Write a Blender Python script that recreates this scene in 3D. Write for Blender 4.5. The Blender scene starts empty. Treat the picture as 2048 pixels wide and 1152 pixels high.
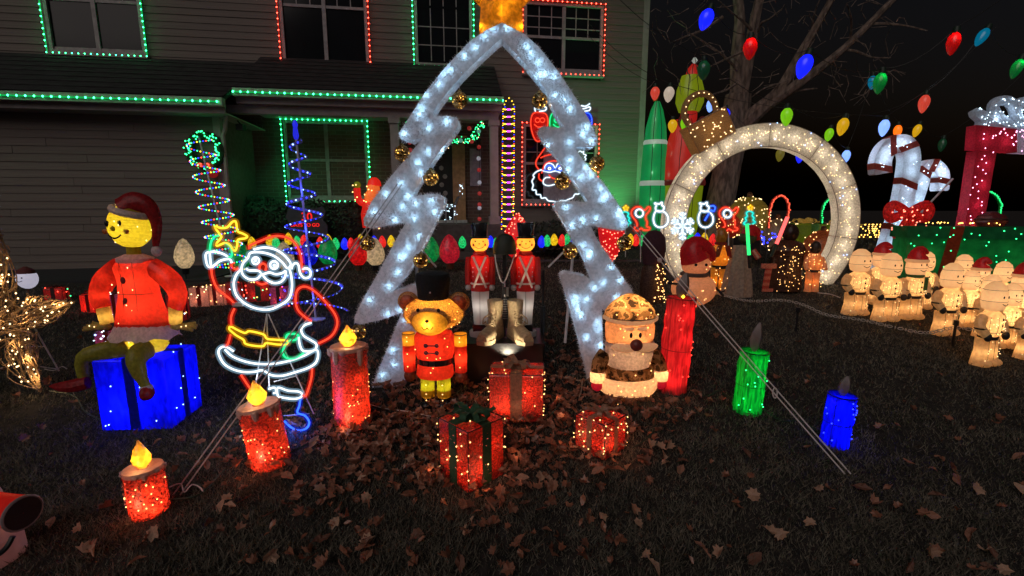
import bpy, bmesh, math, random
import numpy as np
from mathutils import Vector, Matrix
random.seed(7); RNG = np.random.default_rng(11)
R = math.radians
sc = bpy.context.scene
COL = sc.collection

# ------------------------------------------------------------------ camera, sky, light
FPX, CH, HOR = 930.0, 1.6, 420.0            # focal length in photo pixels, eye height, horizon row
PIT = math.atan((576 - HOR) / FPX)
cam_d = bpy.data.cameras.new('camera'); cam = bpy.data.objects.new('camera', cam_d); COL.objects.link(cam)
cam_d.sensor_width = 36; cam_d.lens = FPX / 2048 * 36; cam_d.clip_start = 0.05; cam_d.clip_end = 3000
cam.location = (0, 0, CH); cam.rotation_euler = (R(90) - PIT, 0, 0)
sc.camera = cam

SUN_EL, SUN_AZ = 38, -28                     # dim glow of the street behind the viewer
world = bpy.data.worlds.new('World'); sc.world = world; world.use_nodes = True
wn = world.node_tree; bg = wn.nodes['Background']
sky = wn.nodes.new('ShaderNodeTexSky'); sky.sky_type = 'NISHITA'; sky.sun_disc = False
sky.sun_elevation = R(-4); sky.sun_rotation = R(180 + SUN_AZ)
wn.links.new(sky.outputs[0], bg.inputs[0]); bg.inputs[1].default_value = 0.3
sl = bpy.data.lights.new('sun', 'SUN'); sl.energy = 0.68; sl.angle = R(50); sl.color = (1.0, 0.86, 0.80)
so = bpy.data.objects.new('sun', sl); COL.objects.link(so)
so.rotation_euler = (R(90 - SUN_EL), 0, R(SUN_AZ))
sc.view_settings.view_transform = 'Standard'; sc.view_settings.look = 'None'
sc.view_settings.exposure = 0; sc.view_settings.gamma = 1; sc.view_settings.use_curve_mapping = False
cy = sc.cycles
cy.use_denoising = True
try:
    cy.denoiser = 'OPENIMAGEDENOISE'; cy.denoising_input_passes = 'RGB_ALBEDO_NORMAL'
except Exception: pass
cy.max_bounces = 6; cy.diffuse_bounces = 3; cy.glossy_bounces = 2; cy.transmission_bounces = 4
cy.transparent_max_bounces = 6; cy.sample_clamp_indirect = 3.0; cy.caustics_reflective = False; cy.caustics_refractive = False
cy.use_light_tree = True

# ------------------------------------------------------------------ where a photo pixel points
ST, CT = math.sin(PIT), math.cos(PIT)
def ray(px, py):
    u = (px - 1024) / FPX; v = -(py - 576) / FPX
    return (u, CT + v * ST, -ST + v * CT)
SLOPE = 0.08
def gz(y): return SLOPE * min(y, 10.6) if y > -3 else -0.24
def G(px, py):                                # the spot of the sloping lawn seen there
    d = ray(px, py); k = d[2] / d[1]; Y = CH / (SLOPE - k)
    return Vector((d[0] / d[1] * Y, Y, SLOPE * Y))
def P(px, py, Y, sl=0.0):                     # the spot at depth Y (plane y = Y + sl*x)
    d = ray(px, py); t = Y / (d[1] - sl * d[0])
    return Vector((d[0] * t, d[1] * t, CH + d[2] * t))
def MPP(px, py, Y): return Y / ray(px, py)[1] / FPX
def CO(px): return 1 / math.sqrt(1 + ((px - 1024) / FPX) ** 2)   # wide lenses widen round things off-axis
def C(pts, ox, oy, s): return [(ox + x / s, oy + y / s) for x, y in pts]
def cr(pts, k=4, closed=False):               # smooth a polyline
    pts = [Vector(p) for p in pts]; n = len(pts); out = []
    if n < 3: return pts
    for i in range(n if closed else n - 1):
        a = pts[(i - 1) % n] if closed or i > 0 else pts[0]
        b = pts[i]; c = pts[(i + 1) % n]
        d = pts[(i + 2) % n] if closed or i + 2 < n else pts[-1]
        for j in range(k):
            t = j / k
            out.append(0.5 * ((2 * b) + (c - a) * t + (2 * a - 5 * b + 4 * c - d) * t * t + (3 * b - a - 3 * c + d) * t ** 3))
    if not closed: out.append(pts[-1])
    return out

# ------------------------------------------------------------------ materials
MATS = {}
def newmat(name):
    m = bpy.data.materials.new(name); m.use_nodes = True; m.node_tree.nodes.clear()
    nt = m.node_tree; out = nt.nodes.new('ShaderNodeOutputMaterial')
    return m, nt, out
def texco(nt, scale, kind='Object'):
    tc = nt.nodes.new('ShaderNodeTexCoord'); mp = nt.nodes.new('ShaderNodeMapping')
    mp.inputs['Scale'].default_value = scale if hasattr(scale, '__len__') else (scale,) * 3
    nt.links.new(tc.outputs[kind], mp.inputs[0]); return mp.outputs[0]
def noisecol(nt, col, amt, scale, kind='Object', detail=4, col2=None):
    n = nt.nodes.new('ShaderNodeTexNoise'); n.inputs['Scale'].default_value = 1.0; n.inputs['Detail'].default_value = detail
    nt.links.new(texco(nt, scale, kind), n.inputs['Vector'])
    r = nt.nodes.new('ShaderNodeValToRGB'); r.color_ramp.elements[0].position = .36; r.color_ramp.elements[1].position = .64
    lo = [max(0, c * (1 - amt)) for c in col] if col2 is None else col2; hi = [min(1, c * (1 + amt)) for c in col] if col2 is None else col
    r.color_ramp.elements[0].color = (*lo, 1); r.color_ramp.elements[1].color = (*hi, 1)
    nt.links.new(n.outputs['Fac'], r.inputs[0]); return r.outputs[0], n.outputs['Fac']
def bumped(nt, fac, strength, dist=.01):
    b = nt.nodes.new('ShaderNodeBump'); b.inputs['Strength'].default_value = strength; b.inputs['Distance'].default_value = dist
    nt.links.new(fac, b.inputs['Height']); return b.outputs[0]
def plain(name, col, rough=.7, amt=.18, scale=14, bump=.15, metal=0, spec=.4, kind='Object', col2=None, detail=4):
    if name in MATS: return MATS[name]
    m, nt, out = newmat(name); p = nt.nodes.new('ShaderNodeBsdfPrincipled')
    c, f = noisecol(nt, col, amt, scale, kind, detail, col2); nt.links.new(c, p.inputs['Base Color'])
    p.inputs['Roughness'].default_value = rough; p.inputs['Metallic'].default_value = metal; p.inputs['Specular IOR Level'].default_value = spec
    if bump: nt.links.new(bumped(nt, f, bump), p.inputs['Normal'])
    nt.links.new(p.outputs[0], out.inputs[0]); MATS[name] = m; return m
def glow(name, col, s):                       # lamp glass
    if name in MATS: return MATS[name]
    m, nt, out = newmat(name); e = nt.nodes.new('ShaderNodeEmission')
    e.inputs[0].default_value = (*col, 1); e.inputs[1].default_value = s
    nt.links.new(e.outputs[0], out.inputs[0]); MATS[name] = m; return m
def cloth(name, col, tr=.55, emit=0., amt=.3, scale=70, bump=.5, gloss=.05, ecol=None, dark=None, ribs=0):
    """thin lit cloth or tinsel: half of the light goes through; emit paints an even glow into the skin itself"""
    if name in MATS: return MATS[name]
    m, nt, out = newmat(name); N = nt.nodes.new; L = nt.links.new
    c, f = noisecol(nt, col, amt, scale, detail=3, col2=dark)
    h = f
    if ribs:
        w = N('ShaderNodeTexWave'); w.bands_direction = 'Z'; w.inputs['Scale'].default_value = ribs; w.inputs['Distortion'].default_value = .6
        L(texco(nt, 1), w.inputs['Vector']); h = w.outputs['Fac']
    nb = bumped(nt, h, bump, .006)
    a = N('ShaderNodeBsdfDiffuse'); t = N('ShaderNodeBsdfTranslucent'); mx = N('ShaderNodeMixShader')
    for s in (a, t): L(c, s.inputs['Color']); L(nb, s.inputs['Normal'])
    mx.inputs[0].default_value = tr; L(a.outputs[0], mx.inputs[1]); L(t.outputs[0], mx.inputs[2]); last = mx.outputs[0]
    if gloss:
        g = N('ShaderNodeBsdfGlossy'); g.inputs['Roughness'].default_value = .28; L(nb, g.inputs['Normal'])
        m2 = N('ShaderNodeMixShader'); m2.inputs[0].default_value = gloss; L(last, m2.inputs[1]); L(g.outputs[0], m2.inputs[2]); last = m2.outputs[0]
    if emit:
        e = N('ShaderNodeEmission'); e.inputs[1].default_value = emit
        if ecol: e.inputs[0].default_value = (*ecol, 1)
        else: L(c, e.inputs[0])
        ad = N('ShaderNodeAddShader'); L(last, ad.inputs[0]); L(e.outputs[0], ad.inputs[1]); last = ad.outputs[0]
    L(last, out.inputs[0]); MATS[name] = m; return m

# ------------------------------------------------------------------ mesh building
class MB:
    def __init__(s): s.v = []; s.f = []
    def add(s, vs, fs):
        o = len(s.v); s.v += [tuple(v) for v in vs]; s.f += [tuple(i + o for i in f) for f in fs]; return s
    def box(s, x0, x1, y0, y1, z0, z1, M=None):
        vs = [Vector((x, y, z)) for z in (z0, z1) for y in (y0, y1) for x in (x0, x1)]
        if M is not None: vs = [M @ v for v in vs]
        return s.add(vs, [(0, 2, 3, 1), (4, 5, 7, 6), (0, 1, 5, 4), (2, 6, 7, 3), (0, 4, 6, 2), (1, 3, 7, 5)])
    def tube(s, pts, r, n=6, closed=False, flat=None):
        pts = [Vector(p) for p in pts]; m = len(pts); rs = r if hasattr(r, '__len__') else [r] * m
        rings = []; up = None
        for i, p in enumerate(pts):
            a = pts[(i - 1) % m] if closed or i > 0 else p; b = pts[(i + 1) % m] if closed or i < m - 1 else p
            t = (b - a); t = t.normalized() if t.length > 1e-9 else Vector((0, 0, 1))
            if up is None:
                up = Vector((0, 0, 1)) if abs(t.z) < .9 else Vector((1, 0, 0))
            up = (up - t * up.dot(t)); up = up.normalized() if up.length > 1e-6 else t.orthogonal().normalized()
            w = t.cross(up)
            rings.append([p + (up * math.cos(2 * math.pi * k / n) + w * math.sin(2 * math.pi * k / n) * (flat or 1)) * rs[i] for k in range(n)])
        vs = [v for q in rings for v in q]; fs = []
        for i in range(m if closed else m - 1):
            j = (i + 1) % m
            for k in range(n): fs.append((i * n + k, i * n + (k + 1) % n, j * n + (k + 1) % n, j * n + k))
        if not closed: fs += [tuple(range(n - 1, -1, -1)), tuple((m - 1) * n + k for k in range(n))]
        return s.add(vs, fs)
    def lathe(s, prof, n=16, c=(0, 0, 0), sx=1., sy=1., M=None, wob=0, cap=True):
        vs = []; c = Vector(c)
        for r, z in prof:
            for k in range(n):
                a = 2 * math.pi * k / n; q = r * (1 + (random.uniform(-wob, wob) if wob else 0))
                v = Vector((q * math.cos(a) * sx, q * math.sin(a) * sy, z))
                vs.append((M @ v if M is not None else v) + c)
        fs = []
        for i in range(len(prof) - 1):
            for k in range(n): fs.append((i * n + k, i * n + (k + 1) % n, (i + 1) * n + (k + 1) % n, (i + 1) * n + k))
        if cap: fs += [tuple(range(n - 1, -1, -1)), tuple((len(prof) - 1) * n + k for k in range(n))]
        return s.add(vs, fs)
    def ell(s, c, rx, ry=None, rz=None, n=14, m=9, M=None):
        ry = ry or rx; rz = rz or rx
        prof = [(max(1e-4, math.sin(math.pi * i / m)), -math.cos(math.pi * i / m) * rz) for i in range(m + 1)]
        return s.lathe(prof, n, c, rx, ry, M)
    def octa(s, c, r):
        x, y, z = c
        return s.add([(x + r, y, z), (x - r, y, z), (x, y + r, z), (x, y - r, z), (x, y, z + r), (x, y, z - r)],
                     [(0, 2, 4), (2, 1, 4), (1, 3, 4), (3, 0, 4), (2, 0, 5), (1, 2, 5), (3, 1, 5), (0, 3, 5)])
    def slab(s, pts, d):                      # a flat outline given thickness d (a vector)
        pts = [Vector(p) for p in pts]; d = Vector(d); n = len(pts)
        fs = [tuple(range(n)), tuple(range(2 * n - 1, n - 1, -1))] + [(i, i + n, (i + 1) % n + n, (i + 1) % n) for i in range(n)]
        return s.add(pts + [p + d for p in pts], fs)
    def ring(s, c, r, tr, n=24, k=6, M=None):
        c = Vector(c); pts = [Vector((r * math.cos(2 * math.pi * i / n), r * math.sin(2 * math.pi * i / n), 0)) for i in range(n)]
        return s.tube([(M @ p if M is not None else p) + c for p in pts], tr, k, True)

def strip(mb, pts, wv, th=.0015):            # a ribbon of width wv along a path, with a little thickness
    pts = [Vector(p) for p in pts]; n = len(pts); o = len(mb.v)
    for i, p in enumerate(pts):
        t = (pts[min(n - 1, i + 1)] - pts[max(0, i - 1)]).normalized(); w = Vector(wv); w = w - t * w.dot(t); w = w.normalized() * Vector(wv).length; nn = t.cross(w).normalized() * th
        mb.v += [tuple(p - w + nn), tuple(p + w + nn), tuple(p + w - nn), tuple(p - w - nn)]
    for i in range(n - 1):
        for j in range(4): mb.f.append((o + i * 4 + j, o + i * 4 + (j + 1) % 4, o + (i + 1) * 4 + (j + 1) % 4, o + (i + 1) * 4 + j))
    mb.f += [(o + 3, o + 2, o + 1, o), tuple(o + (n - 1) * 4 + j for j in range(4))]
    return mb

def mesh_of(mb, name, smooth=True, ang=38):
    me = bpy.data.meshes.new(name); me.from_pydata(mb.v, [], mb.f); me.update()
    if smooth:
        me.polygons.foreach_set('use_smooth', [True] * len(me.polygons))
        try: me.set_sharp_from_angle(angle=R(ang))
        except Exception: pass
    return me
def link(name, me, mat, parent=None, kind=None, label=None):
    if mat is not None and not me.materials: me.materials.append(mat)
    o = bpy.data.objects.new(name, me); COL.objects.link(o)
    if parent is not None: o.parent = parent
    if kind: o['kind'] = kind
    if label: o['label'] = label
    return o
def part(name, mb, mat, parent, smooth=True, kind=None, label=None, ang=38):
    return link(name, mesh_of(mb, name, smooth, ang), mat, parent, kind, label)
def tag(o, label, cat, group=None):
    o['label'] = label; o['category'] = cat
    if group: o['group'] = group
    return o
def thing(name, label, cat, loc=(0, 0, 0), rz=0, group=None, tilt=(0, 0)):
    o = bpy.data.objects.new(name, None); COL.objects.link(o); o.empty_display_size = .1
    o.location = loc; o.rotation_euler = (tilt[0], tilt[1], rz); o['kind'] = 'thing'; return tag(o, label, cat, group)
def copy_tree(o, parent=None):
    c = o.copy(); COL.objects.link(c); c.parent = parent
    for ch in list(o.children): copy_tree(ch, c)
    return c
def lamp(parent, loc, col, w, r=.02, name='inner_lamp'):
    l = bpy.data.lights.new(name, 'POINT'); l.energy = w; l.color = col; l.shadow_soft_size = r
    o = bpy.data.objects.new(name, l); COL.objects.link(o); o.location = loc; o.parent = parent; return o
def bulbs(parent, pts, mat, r=.006, name='bulb_string'):
    mb = MB()
    for p in pts: mb.octa(p, r)
    return part(name, mb, mat, parent, False, 'stuff')
def cylpts(n, r, z0, z1, off=.004):
    return [((r + off) * math.cos(a), (r + off) * math.sin(a), random.uniform(z0, z1)) for a in [random.uniform(0, 6.283) for _ in range(n)]]
def ellpts(n, c, rx, ry, rz, off=1.01, front=False):
    out = []
    while len(out) < n:
        v = Vector([random.gauss(0, 1) for _ in range(3)]).normalized()
        if front and v.y > .2: continue
        out.append((c[0] + v.x * rx * off, c[1] + v.y * ry * off, c[2] + v.z * rz * off))
    return out

# lamp glass and common stuff
WARM = glow('warm_bulb', (1, .52, .17), 4); WARMW = glow('warm_white_bulb', (1, .68, .32), 4); COOL = glow('cool_white_bulb', (.62, .85, 1), 5)
GREENB = glow('green_bulb', (.03, 1, .26), 5.0); REDB = glow('red_bulb', (1, .055, .03), 6); BLUEB = glow('blue_bulb', (.02, .035, 1), 5)
YELB = glow('yellow_bulb', (1, .62, .03), 5); PURB = glow('purple_bulb', (.8, .05, 1), 5); LBLU = glow('light_blue_bulb', (.25, .45, 1), 6)
GOLDB = glow('gold_bulb', (1, .55, .10), 5)
NW = glow('white_neon', (.86, .95, 1), 2.6); NR = glow('red_neon', (1, .07, .03), 1.9); NY = glow('yellow_neon', (1, .60, .035), 2.6)
NG = glow('green_neon', (.03, 1, .34), 1.7); NB = glow('blue_neon', (.035, .13, 1), 3.2); STRIPG = glow('strip_green', (.03, 1, .26), 20); STRIPR = glow('strip_red', (1, .055, .03), 16); NT = glow('teal_neon', (.03, .9, .75), 1.5)
BLACK = plain('black_plastic', (.012, .012, .014), .45, bump=.05); WIRE = plain('dark_wire', (.02, .02, .02), .5, bump=0)
WHITEM = plain('white_metal', (.62, .60, .62), .4, bump=.05); ROPE = plain('white_rope', (.62, .56, .55), .9, scale=300)
BROWN = plain('brown_cap', (.11, .045, .02), .6)

HALOS = {}
def sleeve(base):                             # see-through glowing shell that paints a lens halo round the tube
    if base.name in HALOS: return HALOS[base.name]
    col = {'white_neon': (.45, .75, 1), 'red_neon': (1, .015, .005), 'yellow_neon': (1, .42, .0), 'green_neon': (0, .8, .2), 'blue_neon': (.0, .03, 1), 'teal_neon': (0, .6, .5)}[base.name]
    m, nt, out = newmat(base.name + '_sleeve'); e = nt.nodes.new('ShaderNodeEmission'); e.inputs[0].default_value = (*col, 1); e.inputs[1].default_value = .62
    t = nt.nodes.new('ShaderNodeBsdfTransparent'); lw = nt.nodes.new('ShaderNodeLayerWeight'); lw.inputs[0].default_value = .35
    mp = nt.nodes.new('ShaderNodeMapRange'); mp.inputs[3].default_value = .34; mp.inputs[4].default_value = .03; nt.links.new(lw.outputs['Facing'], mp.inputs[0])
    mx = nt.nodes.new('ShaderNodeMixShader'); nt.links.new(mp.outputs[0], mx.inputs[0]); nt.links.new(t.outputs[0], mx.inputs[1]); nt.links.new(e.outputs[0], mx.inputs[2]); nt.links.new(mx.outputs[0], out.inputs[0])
    HALOS[base.name] = m; return m
# ================================================================== the lawn
def lumps(x, y): return .012 * math.sin(2.1 * x + .7) * math.sin(1.7 * y) + .006 * math.sin(6.3 * x) * math.cos(5.1 * y + 1)
mb = MB(); xs = [-400, -60, -25, -14] + [-12 + .3 * i for i in range(81)] + [14, 25, 60, 400]
ys = [-4, -1, .6] + [.8 + .25 * i for i in range(41)] + [11.5, 13, 18, 40, 120, 900]
for y in ys:
    for x in xs: mb.v.append((x, y, gz(y) + (lumps(x, y) if .7 < y < 11 and abs(x) < 12.5 else 0) - .012))
nx = len(xs)
for j in range(len(ys) - 1):
    for i in range(nx - 1): mb.f.append((j * nx + i, j * nx + i + 1, (j + 1) * nx + i + 1, (j + 1) * nx + i))
SOIL = plain('lawn_soil', (.035, .028, .025), .95, scale=22, bump=.8, col2=(.010, .009, .008), detail=8)
lawn = part('lawn', mb, SOIL, None, True, 'structure')

# grass blades: nobody could count them
n = 260000
Y = 1.25 * np.exp(RNG.random(n) * math.log(9.5 / 1.25)); X = (RNG.random(n) * 2 - 1) * (1.22 * Y + .3)
patch = .5 + .5 * np.sin(2.3 * X + 1.7 * np.sin(1.9 * Y) + 1) * np.sin(2.9 * Y + 1.3 * np.sin(2.7 * X)); keep = ~((X < -3.2) & (Y > 6.6)) & (RNG.random(n) < .30 + .85 * patch); X, Y = X[keep], Y[keep]; n = len(X)
Z = SLOPE * Y + .012 * np.sin(2.1 * X + .7) * np.sin(1.7 * Y) + .006 * np.sin(6.3 * X) * np.cos(5.1 * Y + 1) - .014
cl = .5 + .5 * np.sin(13 * X + 3 * np.sin(5 * Y)) * np.sin(11 * Y + 2 * np.sin(7 * X)); h = (.016 + .040 * RNG.random(n)) * (.45 + .75 * cl); w = (.0020 + .0018 * RNG.random(n)) * np.clip(Y / 2.2, 1, 3)
a = RNG.random(n) * 6.283; l = h * (.2 + 1.1 * RNG.random(n)); b = RNG.random(n) * 6.283
V = np.empty((n, 3, 3)); ca, sa = np.cos(a) * w, np.sin(a) * w
V[:, 0] = np.stack([X - ca, Y - sa, Z], 1); V[:, 1] = np.stack([X + ca, Y + sa, Z], 1); V[:, 2] = np.stack([X + l * np.cos(b), Y + l * np.sin(b), Z + h], 1)
me = bpy.data.meshes.new('grass'); me.vertices.add(n * 3); me.vertices.foreach_set('co', V.ravel()); me.loops.add(n * 3); me.polygons.add(n)
me.loops.foreach_set('vertex_index', np.arange(n * 3)); me.polygons.foreach_set('loop_start', np.arange(0, n * 3, 3)); me.update(calc_edges=True)
m_, nt_, o_ = newmat('grass_blade'); N_ = nt_.nodes.new; L_ = nt_.links.new
c1, f1 = noisecol(nt_, (.20, .185, .145), .5, 5.0, detail=6, col2=(.034, .04, .032)); c2, f2 = noisecol(nt_, (.36, .30, .24), .5, 60.0, detail=2, col2=(.04, .05, .036))
mx_ = N_('ShaderNodeMix'); mx_.data_type = 'RGBA'; mx_.inputs[0].default_value = .5; L_(c1, mx_.inputs[6]); L_(c2, mx_.inputs[7])
d_ = N_('ShaderNodeBsdfDiffuse'); t_ = N_('ShaderNodeBsdfTranslucent'); s_ = N_('ShaderNodeMixShader'); s_.inputs[0].default_value = .3
L_(mx_.outputs[2], d_.inputs[0]); L_(mx_.outputs[2], t_.inputs[0]); L_(d_.outputs[0], s_.inputs[1]); L_(t_.outputs[0], s_.inputs[2]); L_(s_.outputs[0], o_.inputs[0])
g_ = link('grass', me, m_, None, 'stuff'); tag(g_, 'short dark brownish green grass of the sloping front lawn', 'grass')

# fallen leaves: the largest as single pieces of the lawn, the rest as litter
LEAFM = []
for i, c in enumerate([(.42, .20, .13), (.30, .13, .08), (.52, .32, .22), (.20, .09, .06)]):
    LEAFM.append(cloth('dry_leaf_%d' % i, c, .25, 0, .3, 30, .5, .04))
def leaf_pts(s, cur, oval=False):
    if oval: prof = [(.0, -.7), (.2, -.5), (.36, -.22), (.42, .05), (.36, .3), (.24, .5), (.1, .66), (0, .8), (-.1, .66), (-.24, .5), (-.36, .3), (-.42, .05), (-.36, -.22), (-.2, -.5), (-.08, -.62), (-.03, -.68)]
    else: prof = [(0, -.5), (.14, -.4), (.42, -.46), (.44, -.2), (.7, -.02), (.5, .14), (.52, .42), (.24, .38), (0, .72), (-.24, .38), (-.52, .42), (-.5, .14), (-.7, -.02), (-.44, -.2), (-.42, -.46), (-.14, -.4)]
    fold = random.uniform(.1, .9); twist = random.uniform(-.7, .7); vs = [(0, 0, random.uniform(-.02, .03))]
    for x, y in prof:
        r2 = x * x + y * y
        vs.append((x * random.uniform(.8, 1.1) * (1 - .35 * fold), y * random.uniform(.85, 1.1), cur * r2 + fold * abs(x) + twist * x * y + random.uniform(-.07, .10)))
    return [Vector(v) * s for v in vs], [(0, i, i % 16 + 1) for i in range(1, 17)]
LEAFS = []
for i in range(16):
    mb = MB(); mb.add(*leaf_pts(1, random.uniform(-.3, .7), i % 3 == 0)); LEAFS.append(mesh_of(mb, 'leaf', False)); LEAFS[-1].materials.append(LEAFM[i % 4])
spots = []
def leafy(cx, cy, sx, sy, k):
    for _ in range(k): spots.append((random.gauss(cx, sx), random.gauss(cy, sy)))
leafy(1050, 800, 150, 70, 760); leafy(770, 880, 110, 60, 300); leafy(1230, 800, 90, 50, 240); leafy(930, 920, 150, 50, 260)
leafy(700, 760, 120, 60, 90); leafy(1180, 700, 60, 40, 90); leafy(830, 800, 60, 40, 90); leafy(560, 900, 90, 50, 60)
for _ in range(260): spots.append((random.uniform(-20, 2060), random.uniform(640, 1150)))
for _ in range(120): spots.append((random.uniform(400, 1300), random.uniform(880, 1150)))
L3 = []
for px, py in spots:
    if py < 560 or py > 1170: continue
    p = G(px, py); s = random.uniform(.026, .062)
    L3.append((s / p.y, p, s))
L3.sort(key=lambda q: -q[0]); lit = MB()
for i, (_, p, s) in enumerate(L3):
    z = gz(p.y) + lumps(p.x, p.y) + random.uniform(.012, .05); e = (random.gauss(0, .6), random.gauss(0, .6), random.uniform(0, 6.28))
    if i < 300:
        o = bpy.data.objects.new('leaf', LEAFS[i % 16]); COL.objects.link(o); o.parent = lawn
        o.location = (p.x, p.y, z); o.rotation_euler = e; o.scale = (s, s, s * random.uniform(.7, 1.3))
    else:
        v, f = leaf_pts(s, random.uniform(-.3, .7), random.random() < .35); M = Matrix.Translation((p.x, p.y, z)) @ Matrix.Rotation(e[2], 4, 'Z') @ Matrix.Rotation(e[0], 4, 'X')
        lit.add([M @ q for q in v], f)
part('leaf_litter', lit, LEAFM[1], lawn, False, 'stuff')
# asphalt driveway before the garage
mb = MB(); d0 = [(-13, 6.6), (-4.6, 6.9), (-4.3, 9.4), (-13, 8.9)]
mb.slab([(x, y, gz(y) - .02) for x, y in d0], (0, 0, .03))
part('driveway', mb, plain('asphalt', (.022, .022, .026), .85, scale=60, bump=.4), None, False, 'structure')

# ================================================================== the house
PHI = R(8); HD = 10.2
HE = Vector((math.cos(PHI), math.sin(PHI), 0)); HN = Vector((math.sin(PHI), -math.cos(PHI), 0)); HO = Vector((0, HD, 0))
def FU(px, py, off=0.0):
    d = Vector(ray(px, py)); c = Vector((0, 0, CH)); t = (off - (c - HO).dot(HN)) / d.dot(HN); p = c + d * t
    return (p - HO).dot(HE), p.z
def HW(u, off, w): return HO + HE * u + HN * off + Vector((0, 0, w))
house = thing('house', 'two-storey suburban house with lapped siding, dark roof and porch', 'house', HO, PHI)
SIDE = plain('taupe_siding', (.160, .135, .120), .75, scale=(3, 8, 40), bump=.12, amt=.22)
_nt = SIDE.node_tree; _p = [n for n in _nt.nodes if n.type == 'BSDF_PRINCIPLED'][0]; _src = _p.inputs['Base Color'].links[0].from_socket; _oi = _nt.nodes.new('ShaderNodeObjectInfo'); _hv = _nt.nodes.new('ShaderNodeHueSaturation'); _mr = _nt.nodes.new('ShaderNodeMapRange')
_mr.inputs[3].default_value = .95; _mr.inputs[4].default_value = 1.06; _nt.links.new(_oi.outputs['Random'], _mr.inputs[0]); _nt.links.new(_mr.outputs[0], _hv.inputs['Value']); _nt.links.new(_src, _hv.inputs['Color']); _nt.links.new(_hv.outputs[0], _p.inputs['Base Color'])
TRIM = plain('pale_trim', (.29, .26, .255), .6, scale=8, bump=.08, amt=.1)
ROOF = plain('roof_shingle', (.016, .016, .018), .9, scale=(6, 6, 30), bump=.7, amt=.5)
WALLM = plain('wall_sheathing', (.10, .085, .078), .85)
m_, nt_, o_ = newmat('brick_veneer'); N_ = nt_.nodes.new; L_ = nt_.links.new
br = N_('ShaderNodeTexBrick'); br.inputs['Color1'].default_value = (.15, .085, .068, 1); br.inputs['Color2'].default_value = (.09, .06, .052, 1); br.inputs['Mortar'].default_value = (.17, .145, .13, 1)
br.inputs['Scale'].default_value = 1; br.inputs['Brick Width'].default_value = .21; br.inputs['Row Height'].default_value = .072; br.inputs['Mortar Size'].default_value = .006
tc_ = N_('ShaderNodeTexCoord'); sp_ = N_('ShaderNodeSeparateXYZ'); cb_ = N_('ShaderNodeCombineXYZ'); L_(tc_.outputs['Object'], sp_.inputs[0]); L_(sp_.outputs[0], cb_.inputs[0]); L_(sp_.outputs[2], cb_.inputs[1]); L_(cb_.outputs[0], br.inputs['Vector'])
p_ = N_('ShaderNodeBsdfPrincipled'); p_.inputs['Roughness'].default_value = .9; L_(br.outputs[0], p_.inputs['Base Color']); L_(bumped(nt_, br.outputs['Fac'], -.6, .01), p_.inputs['Normal']); L_(p_.outputs[0], o_.inputs[0])
BRICK = m_
UL = FU(-260, 300)[0]; UR = FU(1290, 200)[0]; WG = .3; WT = 6.7
UG = FU(446, 330, 1.4)[0]                     # garage corner
WGU = FU(220, 200, 1.75)[1]                   # garage gutter height
WPU = FU(730, 195, 1.35)[1]                   # porch gutter height
WRG = FU(190, 124)[1]; WRP = FU(800, 136)[1]  # where the low roofs meet the wall
UPR = FU(1004, 200, 1.35)[0]                  # right end of the porch roof
part('wall', MB().box(UL, UR, .02, 6.5, WG, WT), WALLM, house, False)
part('garage_wall', MB().box(UL, UG, -1.38, .015, WG, WGU - .02), WALLM, house, False)
# windows: (left, right, top, bottom) in photo pixels, mullion count, muntins
WINS = {'W1': (96, 276, -95, 103), 'W2': (566, 728, -95, 126), 'W3': (834, 938, -95, 128), 'W4': (1053, 1199, 14, 143), 'W5': (579, 731, 249, 396), 'W6': (1051, 1187, 255, 403)}
GLASS = plain('dark_glass', (.010, .011, .013), .10, bump=0, spec=.22, amt=.1, scale=2); CURT = plain('window_blind', (.05, .052, .05), .9, scale=(2, 2, 60), bump=.2)
MUNT = plain('window_trim', (.33, .30, .31), .55, bump=0)
WB = {}
for k, (x0, x1, y0, y1) in WINS.items():
    cx = (x0 + x1) / 2; cyy = (y0 + y1) / 2
    u0 = FU(x0, cyy)[0]; u1 = FU(x1, cyy)[0]; w1 = FU(cx, y0)[1]; w0 = FU(cx, y1)[1]; WB[k] = (u0, u1, w0, w1)
    fr = MB(); t = .055
    fr.box(u0 - t, u0, -.05, .02, w0 - t, w1 + t).box(u1, u1 + t, -.05, .02, w0 - t, w1 + t).box(u0, u1, -.05, .02, w0 - t, w0).box(u0, u1, -.05, .02, w1, w1 + t)
    win = part('window', fr, MUNT, house, False)
    part('sill', MB().box(u0 - .1, u1 + .1, -.09, .02, w0 - t - .05, w0 - t - .002), TRIM, win, False)
    um = (u0 + u1) / 2; wm = w0 + (w1 - w0) * .5
    cols = [(u0, um), (um, u1)] if k != 'W3' else [(u0, u1)]
    if k != 'W3': part('mullion', MB().box(um - .035, um + .035, -.035, .02, w0, w1), MUNT, win, False)
    for a0, a1 in cols:
        for (b0, b1, up) in ((w0, wm, 0), (wm, w1, 1)):
            part('pane', MB().box(a0, a1, -.004, .012, b0 + .002, b1 - .002), GLASS, win, False)
            if k != 'W3': part('sash_rail', MB().box(a0 + .036 if a0 == um else a0, a1 - .036 if a1 == um else a1, -.026, -.006, b0, b0 + .05), MUNT, win, False)
            if up or k == 'W3':
                nv = 3 if k != 'W3' else 4
                for i in range(1, nv): part('muntin', MB().box(a0 + (a1 - a0) * i / nv - .009, a0 + (a1 - a0) * i / nv + .009, -.014, -.0055, b0 + .05, b1), MUNT, win, False)
                for i in range(1, 3): part('muntin', MB().box(a0, a1, -.0145, -.006, b0 + (b1 - b0) * i / 3 - .009, b0 + (b1 - b0) * i / 3 + .009), MUNT, win, False)
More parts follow.
